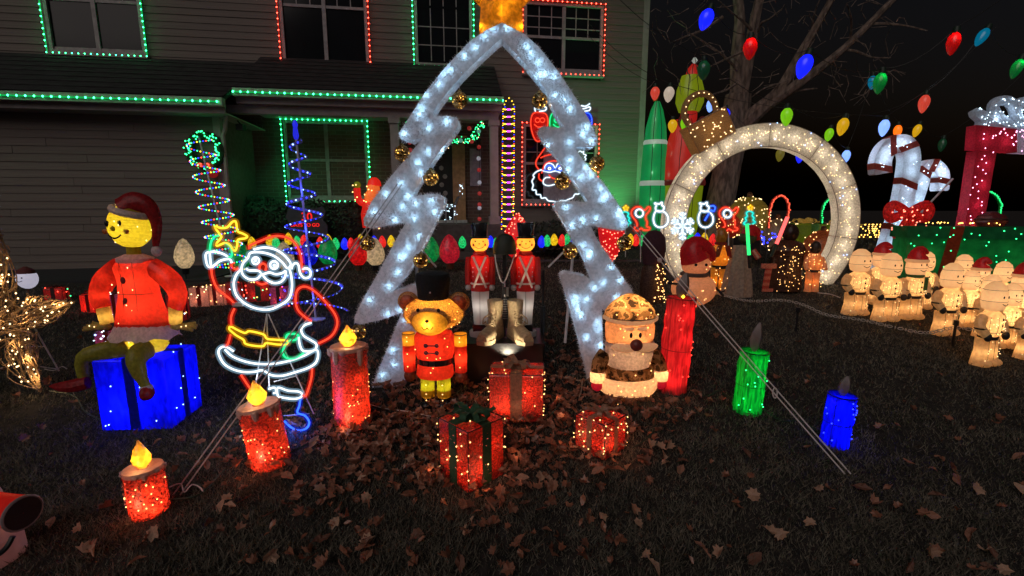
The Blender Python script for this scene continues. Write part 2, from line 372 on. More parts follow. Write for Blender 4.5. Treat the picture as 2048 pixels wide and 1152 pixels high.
# lapped siding: each plank a piece of its own
PL = MB(); PL.add([(0, 0, 0), (0, -.016, 0), (0, -.005, 1), (0, 0, 1), (1, 0, 0), (1, -.016, 0), (1, -.005, 1), (1, 0, 1)],
                  [(0, 1, 2, 3), (7, 6, 5, 4), (0, 4, 5, 1), (1, 5, 6, 2), (2, 6, 7, 3)])
PLM = mesh_of(PL, 'siding_plank', False); PLM.materials.append(SIDE)
NPL = 0
def plank(u0, u1, w, hgt, off, rz=0):
    global NPL
    if u1 - u0 > 3.6 and rz == 0 and NPL < 290:
        j = u0 + (u1 - u0) * random.uniform(.25, .75); plank(u0, j - .003, w, hgt, off); return plank(j + .003, u1, w, hgt, off)
    NPL += 1; o = bpy.data.objects.new('siding_plank', PLM); COL.objects.link(o); o.parent = house
    o.location = (u0, -off + .018 + random.uniform(-.002, .002), w + random.uniform(-.003, .003)); o.scale = (u1 - u0, 1, hgt * 1.03); o.rotation_euler = (0, random.uniform(-.0006, .0006), rz); return o
HGT = .125; w = .55
UBR0, UBR1 = FU(518, 330)[0], FU(1000, 330)[0]
while w < WT - .1:
    segs = [(UL, UR)] if w > WRG - .15 else [(UBR1, UR)]
    for k, (u0, u1, w0, w1) in WB.items():
        if k == 'W5': continue
        if w + HGT > w0 - .06 and w < w1 + .06:
            ns = []
            for a0, a1 in segs:
                if u1 + .056 <= a0 or u0 - .056 >= a1: ns.append((a0, a1)); continue
                if u0 - .056 > a0: ns.append((a0, u0 - .056))
                if u1 + .056 < a1: ns.append((u1 + .056, a1))
            segs = ns
    for a0, a1 in segs:
        if a1 - a0 > .05: plank(a0, a1, w, HGT, 0)
    w += HGT
w = .62
while w < WGU - .16:
    plank(UL, UG, w, HGT, 1.4)
    o = plank(UG, UG + 1.37, w, HGT, 0, R(90)); o.location = (UG - .018, -1.4, w); w += HGT
part('corner_trim', MB().box(UR - .11, UR + .012, -.012, .3, WG, WT), TRIM, house, False)
part('corner_trim', MB().box(UG - .09, UG + .02, -1.418, -1.30, WG, WGU - .15), TRIM, house, False)
part('brick_veneer', MB().box(UBR0 - .3, UBR1, -.016, .03, WG, WPU), BRICK, house, False)
# low roofs
def lowroof(u0, u1, off, wg, wr, nm):
    mb = MB(); mb.slab([(u0, -off, wg + .02), (u1, -off, wg + .02), (u1, .0, wr), (u0, .0, wr)], (0, 0, .07)); part('roof', mb, ROOF, house, False)
    rows = 8
    for i in range(rows):                      # shingle courses
        t0, t1 = i / rows, (i + 1) / rows
        z0 = wg + .095 + (wr - wg) * t0; z1 = wg + .095 + (wr - wg) * t1
        part('shingle_course', MB().slab([(u0, -off * (1 - t0), z0 + .012), (u1, -off * (1 - t0), z0 + .012), (u1, -off * (1 - t1), z1), (u0, -off * (1 - t1), z1)], (0, 0, .008)), ROOF, house, False)
    part('fascia', MB().box(u0, u1, -off + .02, -off + .05, wg - .15, wg + .015), TRIM, house, False)
    part('gutter', MB().box(u0, u1 + .02, -off - .10, -off + .018, wg - .055, wg + .07), TRIM, house, False)
    part('soffit', MB().box(u0, u1, -off + .051, -.03, wg - .15, wg - .13), TRIM, house, False)
lowroof(UL, UG + .25, 1.75, WGU, WRG, 'garage'); lowroof(UG + .27, UPR, 1.35, WPU, WRP, 'porch')
part('beam', MB().box(UG + .03, UPR - .05, -1.22, -1.08, WPU - .29, WPU - .155), TRIM, house, False)
# porch floor, posts, door
WPF = FU(900, 446, 0.2)[1]
part('porch_floor', MB().box(FU(745, 460, 1.3)[0], UPR + .05, -1.3, .0, WG, WPF), plain('porch_concrete', (.08, .072, .07), .8), house, False)
part('threshold', MB().box(FU(862, 440)[0], FU(934, 440)[0], -.16, -.02, WPF + .002, WPF + .06), plain('threshold_metal', (.6, .6, .62), .4), house, False)
for xx in (792, 988):
    u = FU(xx, 330, 1.15)[0]; cmn = MB().box(u - .075, u + .075, -1.22, -1.08, WPF + .002, WPU - .294).box(u - .1, u + .1, -1.245, -1.055, WPF + .004, WPF + .15).box(u - .1, u + .1, -1.245, -1.055, WPU - .39, WPU - .296)
    part('porch_post', cmn, TRIM, house, False)
ud0, ud1 = FU(866, 350)[0], FU(905, 350)[0]; wd = FU(880, 282)[1]
dr = part('door', MB().box(FU(846, 350)[0], ud1, -.07, -.02, WPF + .06, wd), plain('door_dark', (.02, .02, .023), .5), house, False)
for i in range(4):
    part('door_ornament', MB().lathe([(.001, 0), (.05, .006), (.001, .012)], 8, (FU(885, 350)[0] + (.05 if i % 2 else -.02), -.075, wd - .55 - .17 * i), M=Matrix.Rotation(R(90), 3, 'X')), plain('door_flower', (.30, .27, .28), .6), dr, False)
part('door_frame', MB().box(ud1 + .001, FU(930, 350)[0], -.09, -.02, WPF + .06, wd).box(ud1 - .04, FU(934, 350)[0], -.12, -.021, wd + .002, wd + .1), plain('door_surround', (.46, .27, .14), .6), house, False)
lo = part('door_side_panel', MB().box(FU(940, 350)[0], FU(962, 350)[0], -.06, -.02, FU(950, 372)[1], FU(950, 298)[1]), plain('side_light_glass', (.32, .29, .36), .3), house, False)
# wall lantern by the door
wl = MB(); uu, ww = FU(956, 300); wl.box(uu - .04, uu + .04, -.2, -.1, ww - .02, ww + .16).box(uu - .055, uu + .055, -.215, -.085, ww + .16, ww + .19).box(uu - .015, uu + .015, -.1, -.02, ww + .05, ww + .08)
part('wall_lantern', wl, BLACK, house, False)
# eave above the right-hand corner
part('eave', MB().slab([(UR - 3.2, -.45, WT - .25), (UR + .35, -.45, WT - .25), (UR + .35, 6, WT - .25), (UR - 3.2, 6, WT - .25)], (0, 0, .2)), TRIM, house, False)
# down pipe at the garage corner
part('down_pipe', MB().tube([(UG + .16, -1.5, WGU - .1), (UG + .12, -1.47, WGU - .35), (UG + .07, -1.46, WGU - .45), (UG + .07, -1.46, .7)], .035, 6), TRIM, house)

# LED strips round windows and along the gutters
def led_line(name, label, cat, pts, step, mat, col, r=.014, group=None):
    root = thing(name, label, cat, pts[0], 0, group); o = Vector(pts[0]); out = []; tb = MB()
    tb.tube([Vector(p) - o for p in pts], .012, 5); part('rope_tube', tb, glow('lit_tube_' + col, {'g': (.01, 1, .20), 'r': (1, .02, .01)}[col], .42), root)
    for i in range(len(pts) - 1):
        a, b = Vector(pts[i]), Vector(pts[i + 1]); k = max(1, round((b - a).length / step))
        out += [a + (b - a) * (j / k) - o + Vector((0, -.012, 0)) for j in range(k)]
    out.append(Vector(pts[-1]) - o); bulbs(root, out, mat, r); return root
def win_loop(k, e=.085, top=True, bottom=True):
    u0, u1, w0, w1 = WB[k]; u0 -= e; u1 += e; w0 -= e * .8; w1 += e * .8; o = .075
    c = [HW(u0, o, w1), HW(u0, o, w0), HW(u1, o, w0), HW(u1, o, w1)]
    return c + ([c[0]] if top else [])
WG_ = 'light strips framing the windows'
led_line('window_light_strip', 'green light strip round the upper window above the garage', 'light strip', win_loop('W1'), .10, STRIPG, 'g', group=WG_)
led_line('window_light_strip', 'red light strip round the middle upper window over the porch roof', 'light strip', win_loop('W2'), .10, STRIPR, 'r', group=WG_)
led_line('window_light_strip', 'green light strip round the narrow upper window beside the gold star', 'light strip', win_loop('W3'), .10, STRIPG, 'g', group=WG_)
led_line('window_light_strip', 'red light strip round the upper window right of the gold star', 'light strip', win_loop('W4'), .10, STRIPR, 'r', group=WG_)
led_line('window_light_strip', 'green light strip round the ground floor window behind the blue spiral tree', 'light strip', win_loop('W5'), .10, STRIPG, 'g', group=WG_)
led_line('window_light_strip', 'red light strip round the ground floor window behind the neon face', 'light strip', win_loop('W6'), .10, STRIPR, 'r', group=WG_)
led_line('gutter_light_strip', 'long green light strip under the garage gutter', 'light strip', [HW(UL, 1.87, WGU + .0), HW(UG + .2, 1.87, WGU + .0)], .115, STRIPG, 'g', .016, 'light strips along the gutters')
led_line('gutter_light_strip', 'green light strip along the porch gutter behind the white tree arch', 'light strip', [HW(UG + .3, 1.47, WPU), HW(UPR, 1.47, WPU)], .115, STRIPG, 'g', .016, 'light strips along the gutters')

# ================================================================== tree behind the house
BARK = plain('bark', (.15, .115, .095), .95, scale=(18, 18, 5), bump=.9, amt=.5)
TY = 9.6; tb_ = G(1440, 505); tb_ = Vector((P(1432, 470, TY).x, TY, gz(TY)))
tree = thing('bare_tree', 'tall bare tree with forked limbs behind the big ornament arch', 'tree', tb_)
def wp(px, py, Y): return P(px, py, Y) - tb_
trk = MB(); trk.tube([Vector((-.05, 0, -.15)), wp(1441, 400, TY), wp(1455, 330, TY), wp(1470, 250, TY), wp(1476, 190, TY)], [.40, .28, .26, .28, .24], 10)
trk.tube([wp(1476, 200, TY), wp(1474, 120, TY), wp(1480, 40, TY), wp(1470, -60, TY)], [.16, .13, .10, .08], 8)
part('trunk', trk, BARK, tree)
def limb(pts, rs, n=7):
    part('limb', MB().tube(cr(pts, 4), list(np.interp(np.linspace(0, 1, (len(pts) - 1) * 4 + 1), np.linspace(0, 1, len(rs)), rs)), n), BARK, tree)
limb([wp(1480, 195, TY), wp(1498, 110, TY - .1), wp(1512, 30, TY - .3), wp(1535, -60, TY - .4)], [.15, .11, .09, .06])
limb([wp(1472, 262, TY), wp(1515, 222, TY - .3), wp(1560, 180, TY - .5), wp(1600, 110, TY - .7), wp(1640, 40, TY - .9), wp(1690, -50, TY - 1.1)], [.2, .15, .11, .085, .06, .05])
limb([wp(1540, 205, TY - .4), wp(1600, 165, TY - .7), wp(1690, 95, TY - 1), wp(1800, -15, TY - 1.3)], [.11, .09, .06, .045])
for sx_, sy_, ex, ey in [(1500, 100, 1420, 130), (1510, 60, 1560, 20), (1580, 150, 1500, 190), (1620, 80, 1640, 0), (1470, 140, 1380, 60), (1680, 100, 1780, 120), (1560, 190, 1640, 175), (1476, 170, 1400, 200), (1440, 40, 1340, 90), (1700, 90, 1700, 10), (1500, 60, 1440, 0), (1740, 45, 1850, 60)]:
    pts = [wp(sx_ + (ex - sx_) * t + random.uniform(-6, 6), sy_ + (ey - sy_) * t + random.uniform(-6, 6), TY - .4 - .5 * t) for t in (0, .3, .65, 1)]
    limb(pts, [.03, .018, .008], 5)
tw = MB()
for _ in range(150):
    x, y = random.uniform(1300, 1800), random.uniform(-20, 190); a = random.uniform(0, 6.28); l = random.uniform(15, 60); Yd = TY - random.uniform(.2, 1.6)
    tw.tube([wp(x, y, Yd), wp(x + l * .5 * math.cos(a), y + l * .5 * math.sin(a) - 4, Yd), wp(x + l * math.cos(a + .3), y + l * math.sin(a + .3), Yd - .2)], [.008, .006, .003], 3)
part('twig_spray', tw, BARK, tree, False, 'stuff')

# dark clipped shrubs before the porch
LEAFG = plain('shrub_leaf', (.028, .034, .026), .8, scale=20, bump=0)
def shrub(label, px, py0, py1, wpx, Y):
    b = P(px, py0, Y); b.z = gz(Y); hgt = P(px, py1, Y).z - b.z; rx = wpx * MPP(px, py0, Y) / 2
    root = thing('shrub', label, 'shrub', b, 0, 'dark shrubs along the porch'); st = MB()
    for i in range(6):
        a = i * 1.05; st.tube([(0, 0, 0), (.3 * rx * math.cos(a), .2 * rx * math.sin(a), hgt * .5), (.6 * rx * math.cos(a), .4 * rx * math.sin(a), hgt * .8)], [.03, .02, .008], 4)
    part('stem', st, BARK, root); lf = MB()
    for _ in range(2600):
        v = Vector([random.gauss(0, 1) for _ in range(3)]).normalized() * random.uniform(.72, 1.04)
        c = Vector((v.x * rx * (1 + .12 * math.sin(5 * v.z + 3 * v.x)), v.y * rx * .6, hgt * .52 + v.z * hgt * .48))
        a = Vector([random.gauss(0, 1) for _ in range(3)]).normalized() * .035; b2 = a.orthogonal().normalized() * .02
        lf.add([c - a, c + b2, c + a, c - b2], [(0, 1, 2, 3)])
    part('foliage', lf, LEAFG, root, False, 'stuff')
    part('inner_foliage', MB().ell((0, 0, hgt * .52), rx * .86, rx * .5, hgt * .42), LEAFG, root)
shrub('dark round shrub at the garage corner under the left end of the porch', 525, 505, 392, 130, 9.0)
shrub('dark shrub beneath the green-lit ground floor window', 625, 505, 398, 130, 8.9)
shrub('dark shrub left of the porch steps, beside the lit red porch figure', 705, 505, 402, 90, 8.8)
shrub('low dark shrub under the red-lit ground floor window', 1120, 500, 440, 180, 9.0)
# ================================================================== white zigzag tree arch with the gold star
AY, AS = 3.43, .055
def A(px, py, dy=0.0):
    q = P(px, py, AY, AS); return q + Vector((0, dy, 0))
LEFT = [(1004, 45), (972, 60), (940, 82), (890, 135), (848, 188), (815, 240), (797, 266), (799, 277), (812, 281), (845, 277),
        (776, 360), (742, 405), (727, 438), (728, 451), (742, 457), (780, 450), (812, 445),
        (795, 474), (760, 540), (725, 600), (709, 634), (709, 645), (720, 649), (761, 640), (803, 626), (782, 680), (744, 772), (748, 792),
        (790, 792), (802, 775), (830, 690), (858, 600), (856, 584), (829, 570), (786, 583),
        (812, 552), (845, 495), (869, 447), (888, 408), (887, 395), (876, 389), (862, 388), (823, 393), (834, 373), (867, 320), (914, 257), (918, 245), (914, 236), (900, 232), (866, 232),
        (866, 224), (880, 203), (922, 153), (960, 115), (995, 83), (1004, 77)]
RIGHT = [(1004, 77), (1046, 122), (1078, 161), (1091, 180), (1112, 227), (1130, 256), (1104, 254), (1083, 253), (1077, 262), (1086, 281), (1114, 313), (1167, 388), (1177, 405), (1146, 402), (1112, 404), (1108, 414),
         (1135, 458), (1169, 520), (1187, 564), (1169, 552), (1130, 545), (1121, 551), (1152, 656), (1176, 752), (1180, 775), (1204, 778), (1212, 760), (1206, 690), (1204, 618), (1240, 640), (1275, 652), (1288, 646), (1286, 630), (1263, 579), (1195, 480),
         (1181, 451), (1208, 456), (1246, 462), (1256, 454), (1255, 443), (1240, 414), (1208, 367), (1167, 321), (1147, 293), (1184, 295), (1195, 289), (1195, 276), (1177, 237), (1158, 206), (1117, 143), (1078, 94), (1049, 68), (1004, 45)]
arch_loc = Vector((A(1000, 700).x, AY, gz(AY)))
FURB = cloth('white_plush', (.84, .76, .76), .3, 0, .12, 40, .8, .02)
arch = thing('tree_arch', 'tall white plush zigzag Christmas tree arch with soft blue-white lights', 'arch', arch_loc)
TH = .15
for nm, poly in (('left_half', LEFT), ('right_half', RIGHT)):
    part('zigzag_half', MB().slab([A(*p) - arch_loc for p in poly], (0, TH, 0)), FURB, arch, False)
# plush pile: strands on the front and round the rim
def inside(poly, x, y):
    c = False; j = len(poly) - 1
    for i in range(len(poly)):
        if (poly[i][1] > y) != (poly[j][1] > y) and x < (poly[j][0] - poly[i][0]) * (y - poly[i][1]) / (poly[j][1] - poly[i][1]) + poly[i][0]: c = not c
        j = i
    return c
fur = MB()
def strand(b, d, l):
    t = b + d * l; s = d.orthogonal().normalized() * .0022; fur.add([b - s, b + s, t], [(0, 1, 2)])
for poly in (LEFT, RIGHT):
    x0, x1 = min(p[0] for p in poly), max(p[0] for p in poly); y0, y1 = 45, 780; k = 0
    while k < 6500:
        x, y = random.uniform(x0, x1), random.uniform(y0, y1)
        if not inside(poly, x, y): continue
        k += 1; d = Vector((random.gauss(0, .8), -.55, random.gauss(-.2, .8))).normalized(); strand(A(x, y) - arch_loc, d, random.uniform(.012, .028))
    for i in range(len(poly)):
        a, b = poly[i], poly[(i + 1) % len(poly)]
        if a == (1004, 77) and b == (1004, 45) or (a[0] == 1004 and b[0] == 1004): continue
        p, q = A(*a), A(*b); L = (q - p).length; nrm = Vector((-(q - p).z, 0, (q - p).x)); nrm.normalize()
        m = ((a[0] + b[0]) / 2, (a[1] + b[1]) / 2); tp = A(*m) + nrm * .01; out = nrm
        dpx = Vector((b[1] - a[1], -(b[0] - a[0]))); dpx.normalize()
        if inside(poly, m[0] + dpx.x * 2, m[1] + dpx.y * 2): out = Vector((-dpx.x, 0, dpx.y))
        else: out = Vector((dpx.x, 0, -dpx.y))
        for _ in range(int(L * 300)):
            t = random.random(); strand(p + (q - p) * t + Vector((0, random.uniform(0, TH * .9), 0)) - arch_loc, (out + Vector((random.gauss(0, .35), random.gauss(0, .35), random.gauss(0, .35)))).normalized(), random.uniform(.012, .03))
part('plush_pile', fur, FURB, arch, False, 'stuff')
LED = [(988, 58), (968, 72), (1015, 55), (1052, 92), (1062, 108), (1078, 125), (1090, 148), (1108, 152), (1078, 148), (1110, 190), (1128, 200), (1140, 218), (950, 95), (928, 112), (900, 138), (885, 148), (878, 168), (852, 190), (842, 215), (838, 228), (808, 268), (857, 255), (893, 243), (885, 310 - 10), (855, 303), (836, 325), (840, 345), (803, 368), (772, 388), (816, 392), (832, 408), (862, 402), (806, 415), (748, 423), (868, 424), (828, 436), (790, 440), (836, 472), (818, 492), (800, 515), (808, 510), (796, 545), (778, 573), (740, 600), (775, 628), (800, 618), (812, 640), (785, 700), (788, 728), (765, 750),
       (1095, 290), (1138, 285), (1165, 268), (1182, 282), (1172, 255), (1140, 320), (1136, 340), (1172, 335), (1182, 350), (1160, 355), (1200, 375), (1212, 390), (1206, 398), (1132, 415), (1165, 440), (1192, 437), (1236, 430), (1245, 445), (1240, 420), (1144, 450), (1165, 490), (1180, 505), (1178, 512), (1222, 535), (1207, 565), (1188, 575), (1240, 560), (1232, 595), (1150, 595), (1172, 600), (1152, 605), (1155, 620), (1162, 632), (1195, 645), (1198, 660), (1172, 675), (1200, 690), (1215, 690)]
for x, y in LED: lamp(arch, A(x, y, .021) - arch_loc, (.33, .69, 1), .23, .010, 'led_lamp')
# glitter flecks caught in the pile
gl = []
for _ in range(900):
    poly = random.choice((LEFT, RIGHT)); x, y = random.uniform(709, 1290), random.uniform(45, 770)
    if inside(poly, x, y): gl.append(A(x, y, -.006) - arch_loc)
bulbs(arch, gl, plain('glitter', (.9, .88, .85), .12, bump=0, metal=1), .0026, 'glitter_fleck')
for x0, y0, x1, y1 in ((820, 470, 821, 610), (1157, 470, 1138, 705)):
    part('support_pole', MB().tube([A(x0, y0, TH + .06) - arch_loc, A(x1, y1, TH + .12) - arch_loc], .012, 8), WHITEM, arch)
for s in (0, 1): part('support_bar', MB().tube([A(865 if s == 0 else 1100, 540 if s == 0 else 540, TH + .02) - arch_loc, A(815 if s == 0 else 1160, 480, TH + .02) - arch_loc], .008, 6), WHITEM, arch)
# star on top
GOLDC = cloth('gold_plush', (.62, .30, .03), .55, 0, .3, 40, .8, .03)
sc0 = A(1003, -14); star = thing('gold_star_topper', 'gold lit plush star on the peak of the white tree arch', 'star', sc0 + Vector((0, TH / 2, 0)))
mp = MPP(1003, 0, AY); sp = []
for i in range(10):
    r = (92 if i % 2 == 0 else 44) * mp; a = math.pi / 2 + i * math.pi / 5; sp.append((r * math.cos(a), 0, r * math.sin(a)))
sp[4] = (-46 * mp, 0, -76 * mp); sp[6] = (44 * mp, 0, -78 * mp)
body = MB(); body.v = [(0, -.13, 0), (0, .13, 0)] + [(x, -.05, z) for x, _, z in sp] + [(x, .05, z) for x, _, z in sp]
for i in range(10):
    j = (i + 1) % 10; body.f += [(0, 2 + i, 2 + j), (1, 12 + j, 12 + i), (2 + i, 12 + i, 12 + j, 2 + j)]
part('star_body', body, GOLDC, star, False)
for x, z in [(-.14, -.20), (.13, -.20), (.02, -.06), (.06, .02), (-.02, .05), (-.12, .03), (.0, -.1), (.12, .04), (-.05, .15)]: lamp(star, (x, -.045, z), (1, .62, .12), .22, .01)

# hanging pierced gold balls
LATT = MB(); r0 = .055
for i in range(7):
    a = math.pi * (i + .7) / 8.4; LATT.ring((0, 0, r0 * math.cos(a)), r0 * math.sin(a), .0035, 16, 4)
for k in range(12):
    a = math.pi * 2 * k / 12; LATT.tube([(r0 * math.sin(t) * math.cos(a + t), r0 * math.sin(t) * math.sin(a + t), r0 * math.cos(t)) for t in np.linspace(.25, 2.9, 8)], .003, 4)
LATME = mesh_of(LATT, 'lattice'); LATME.materials.append(plain('antique_gold', (.35, .22, .08), .3, bump=0, metal=1))
MIR = MB().ell((0, 0, 0), .047, n=14, m=9); MIRME = mesh_of(MIR, 'core', False); MIRME.materials.append(plain('mirror_gold', (.62, .45, .24), .12, bump=0, metal=1))
BL = [ellpts(1, (0, 0, -.008), .05, .05, .044)[0] for _ in range(34)]
tmp = MB(); [tmp.octa(p, .0045) for p in BL if p[2] < .02]; BLME = mesh_of(tmp, 'bulb_string', False); BLME.materials.append(GOLDB)
CAPME = mesh_of(MB().lathe([(.014, .05), (.014, .066), (.006, .07)], 8), 'cap'); CAPME.materials.append(MATS['antique_gold'])
BALLS = [(918, 197, 872, 'below the porch light strip, inside the arch at left', 160), (803, 306, 800, 'hanging from the topmost left point of the tree arch', 280), (861, 355, 868, 'before the door, inside the arch at left', 325),
         (733, 487, 733, 'hanging from the middle left point of the tree arch', 455), (840, 521, 860, 'hanging before the green ground bulb, left of the toy soldiers', 465), (715, 665, 712, 'at the lowest left arch point behind a candle flame', 648),
         (1080, 198, 1082, 'hanging above the red neon bulb sign', 160), (1195, 327, 1193, 'hanging from the topmost right point of the tree arch', 293), (1125, 363, 1118, 'hanging over the neon face in the window', 318), (1250, 487, 1250, 'hanging from the middle right point of the tree arch', 460), (1141, 503, 1140, 'low inside the right half of the arch beside a pole', 462)]
for x, y, hx, lab, hy in BALLS:
    c = A(x, y, .02 if y not in (198, 197) else .05); b = thing('mirror_ball_ornament', 'gold pierced ball ' + lab, 'ornament', c, random.uniform(0, 6), 'gold balls hung on the tree arch')
    for me, nm in ((LATME, 'lattice'), (MIRME, 'core'), (CAPME, 'cap')): link(nm, me, None, b)
    link('bulb_string', BLME, None, b, 'stuff')
    hz = A(hx, hy).z - c.z; part('hanger', MB().tube([(0, 0, .066), (0, 0, max(.09, hz))], .002, 4), ROPE, b)
    lamp(b, (0, -.075, -.03), (1, .6, .2), .02, .006, 'ball_lamp')

# guy ropes
def rope(label, pts, r=.004, name='guy_rope', mat=ROPE, sag=0):
    a = Vector(pts[0]); root = MB(); pp = []
    for i in range(len(pts) - 1):
        for t in np.linspace(0, 1, 9)[:-1]: pp.append(Vector(pts[i]).lerp(Vector(pts[i + 1]), t) - a - Vector((0, 0, sag * 4 * t * (1 - t))))
    pp.append(Vector(pts[-1]) - a); root.tube(pp, r, 5); o = part(name, root, mat, None); o.location = a; o['kind'] = 'thing'; tag(o, label, 'rope'); return o
for k, dx in enumerate((0, 9)):
    rope('%s strand of the pale guy rope from the arch to the lawn at left' % ('left' if k == 0 else 'right'), [A(797 + dx, 368, -.03), G(346 + dx * 1.6, 990)], sag=.01)
    rope('%s strand of the pale guy rope from the arch to the lawn at right' % ('left' if k == 0 else 'right'), [A(1258 + dx, 448, -.01), G(1690 + dx * 1.3, 948)], sag=.01)
kn = A(1258, 448).lerp(G(1690, 948), .74); o = part('rope_knot', MB().ring((0, 0, 0), .022, .004, 12, 5, Matrix.Rotation(R(80), 3, 'X') @ Matrix.Diagonal((.6, 1.4, 1))), ROPE, None); o.location = kn; o['kind'] = 'thing'; tag(o, 'small loop knot on the guy rope between green and blue candle', 'knot')

# ================================================================== candles
def flecks(parent, pts, s):                    # strands of foil on tinsel skins
    mb = MB()
    for p in pts:
        a = Vector([random.gauss(0, 1) for _ in range(3)]).normalized(); b = a.orthogonal().normalized(); c = Vector(p); a *= random.uniform(.003, .008); b *= .0011; mb.add([c - a - b, c + a - b, c + a + b, c - a + b], [(0, 1, 2, 3)])
    part('foil_strand', mb, plain('red_foil', (.95, .22, .14), .22, bump=0, metal=1, amt=.3, scale=90), parent, False, 'stuff')
def candle_a(label, px, pyb, pyt, pyf, wpx, tilt, seed):
    random.seed(seed); b = G(px, pyb); m = MPP(px, pyb, b.y); r = wpx * m / 2 * CO(px); h = P(px, pyt, b.y).z - b.z; fh = P(px, pyf, b.y).z - b.z - h
    c = thing('candle', label, 'candle', b, 0, 'red tinsel candles with gold flames', (0, tilt)); RB = cloth('red_tinsel', (.85, .085, .055), .6, 0, .4, 85, 1, .16, dark=(.16, .008, .01))
    part('wax_body', MB().lathe([(r * 1.02, -.03), (r * 1.02, h * .25), (r, h * .6), (r, h)], 28, wob=.008, cap=False), RB, c)
    PE = cloth('peach_wax', (.92, .62, .48), .4, 0, .12, 40, .4, .02)
    part('wax_top', MB().lathe([(r * .3, h + .002), (r * 1.0, h + .004), (r * 1.03, h - .008), (r * 1.02, h - .018)], 28, cap=False), PE, c)
    for k in range(9):
        dr = MB()
        a = k * .7 + random.uniform(-.2, .2); l = random.uniform(.05, .22) * h
        dr.tube([(r * .95 * math.cos(a), r * .95 * math.sin(a), h - .006), (r * .97 * math.cos(a), r * .97 * math.sin(a), h - l * .7), (r * .97 * math.cos(a), r * .97 * math.sin(a), h - l)], [r * .20, r * .17, r * .08], 7)
        part('wax_drip', dr, cloth('frosted_wax', (.88, .62, .56), .35, 0, .2, 60, .5, .04), c)
    FL = cloth('amber_acrylic', (.85, .42, .05), .65, 0, .25, 50, 1, .12)
    fl = MB().lathe([(r * .18, h), (r * .44, h + fh * .2), (r * .48, h + fh * .38), (r * .32, h + fh * .65), (r * .14, h + fh * .85), (r * .03, h + fh)], 14, wob=.09, cap=False); part('flame', fl, FL, c, True, ang=80)
    lamp(c, (0, 0, h + fh * .35), (1, .62, .18), .30 * (r / .07) ** 2, .008)
    lamp(c, (.15 * r, -.75 * r, h + .028), (1, .68, .30), .035 * (r / .07) ** 2, .006, 'wax_fill_lamp'); lamp(c, (0, -1.5 * r, .06), (1, .28, .14), .14 * (r / .07) ** 2, .02, 'bulb_spill_lamp')  # first lamp is an added fill that brightens the wax top
    for z, w_ in ((.12, .16), (.3, .13), (.45, .10), (.62, .05), (.25, .09)): lamp(c, (random.uniform(-.55, .55) * r, -.45 * r, h * z), (1, .36, .13), w_ * 1.7 * (r / .07) ** 2, .008)
    bulbs(c, [(q[0], q[1], q[2]) for q in cylpts(34, r, .03, h * .75) if q[1] < .4 * r], WARM, .0042); flecks(c, cylpts(420, r, 0, h * .98, .003), r)
candle_a('shortest red tinsel candle with gold flame at the front left of the lawn', 300, 1016, 935, 880, 84, R(-2), 1)
candle_a('red tinsel candle leaning left in front of the neon santa boots', 542, 920, 808, 760, 82, R(-7), 2)
candle_a('tallest red tinsel candle with gold flame, right of the neon santa', 706, 845, 692, 650, 72, R(0), 3)

def candle_b(label, px, pyb, pyt, pyf, wpx, tilt, col, dark, lcol, bm, lit, seed, w=1.0):
    random.seed(seed); b = G(px, pyb); m = MPP(px, pyb, b.y); r = wpx * m / 2 * CO(px); h = P(px, pyt, b.y).z - b.z; fh = P(px, pyf, b.y).z - b.z - h
    c = thing('mesh_candle', label, 'candle', b, 0, 'cloth mesh candles in a row', (0, tilt)); CL = cloth('mesh_' + lit, col, .6, 0, .35, (60, 60, 9), .8, .03, dark=dark)
    bd = MB(); n = 26; rows = 9
    for i in range(rows + 1):
        z = -.02 + (h + .02) * i / rows
        for k in range(n):
            a = 2 * math.pi * k / n; q = r * (1 + .05 * math.sin(7 * a + 1.3 * i) + random.uniform(-.03, .03) + (.04 * math.sin(3 * i) if i < rows else 0)); bd.v.append((q * math.cos(a), q * math.sin(a), z))
    for i in range(rows):
        for k in range(n): bd.f.append((i * n + k, i * n + (k + 1) % n, (i + 1) * n + (k + 1) % n, (i + 1) * n + k))
    part('mesh_body', bd, CL, c); part('mesh_top', MB().lathe([(.001, h - .012), (r * .6, h - .016), (r, h - .001)], 26, wob=.02, cap=False), CL, c)
    wr = MB().ring((0, 0, h), r * 1.02, .004, 26, 5).ring((0, 0, h * .45), r * 1.04, .0025, 26, 4)
    for k in range(5): wr.tube([(r * math.cos(k * 1.256), r * math.sin(k * 1.256), 0), (r * math.cos(k * 1.256), r * math.sin(k * 1.256), h)], .002, 4)
    part('wire_frame', wr, plain('tinted_wire_' + lit, [x * .25 for x in col], .5, bump=0), c)
    GZ = cloth('grey_gauze', (.30, .24, .23), .45, 0, .2, (40, 40, 8), .8, .03); fl = MB(); n = 9; prof = [(.18, 0), (.42, .18), (.5, .4), (.42, .65), (.26, .85), (.08, 1)]
    for i, (q, z) in enumerate(prof):
        for k in range(n):
            a = 2 * math.pi * k / n; s = 1 + (.16 if k % 2 else -.12); fl.v.append((r * q * s * math.cos(a) + r * .16 * z * z, r * q * .7 * s * math.sin(a), h + fh * z))
    for i in range(len(prof) - 1):
        for k in range(n): fl.f.append((i * n + k, i * n + (k + 1) % n, (i + 1) * n + (k + 1) % n, (i + 1) * n + k))
    part('flame', fl, GZ, c)
    for z in (.12, .35, .6, .85): lamp(c, (random.uniform(-.4, .4) * r, -.3 * r, h * z), lcol, w * .30 * (r / .09) ** 2, .012)
    bulbs(c, [q for q in cylpts(30, r * 1.03, .02, h * .95) if q[1] < .3 * r], bm, .0055)
    return c, r, h, fh
c, r, h, fh = candle_b('tall red cloth candle with grey flame behind the camouflage santa', 1344, 776, 595, 545, 58, R(2.5), (.74, .13, .13), (.36, .04, .05), (1, .07, .07), REDB, 'red', 4, 1.5)
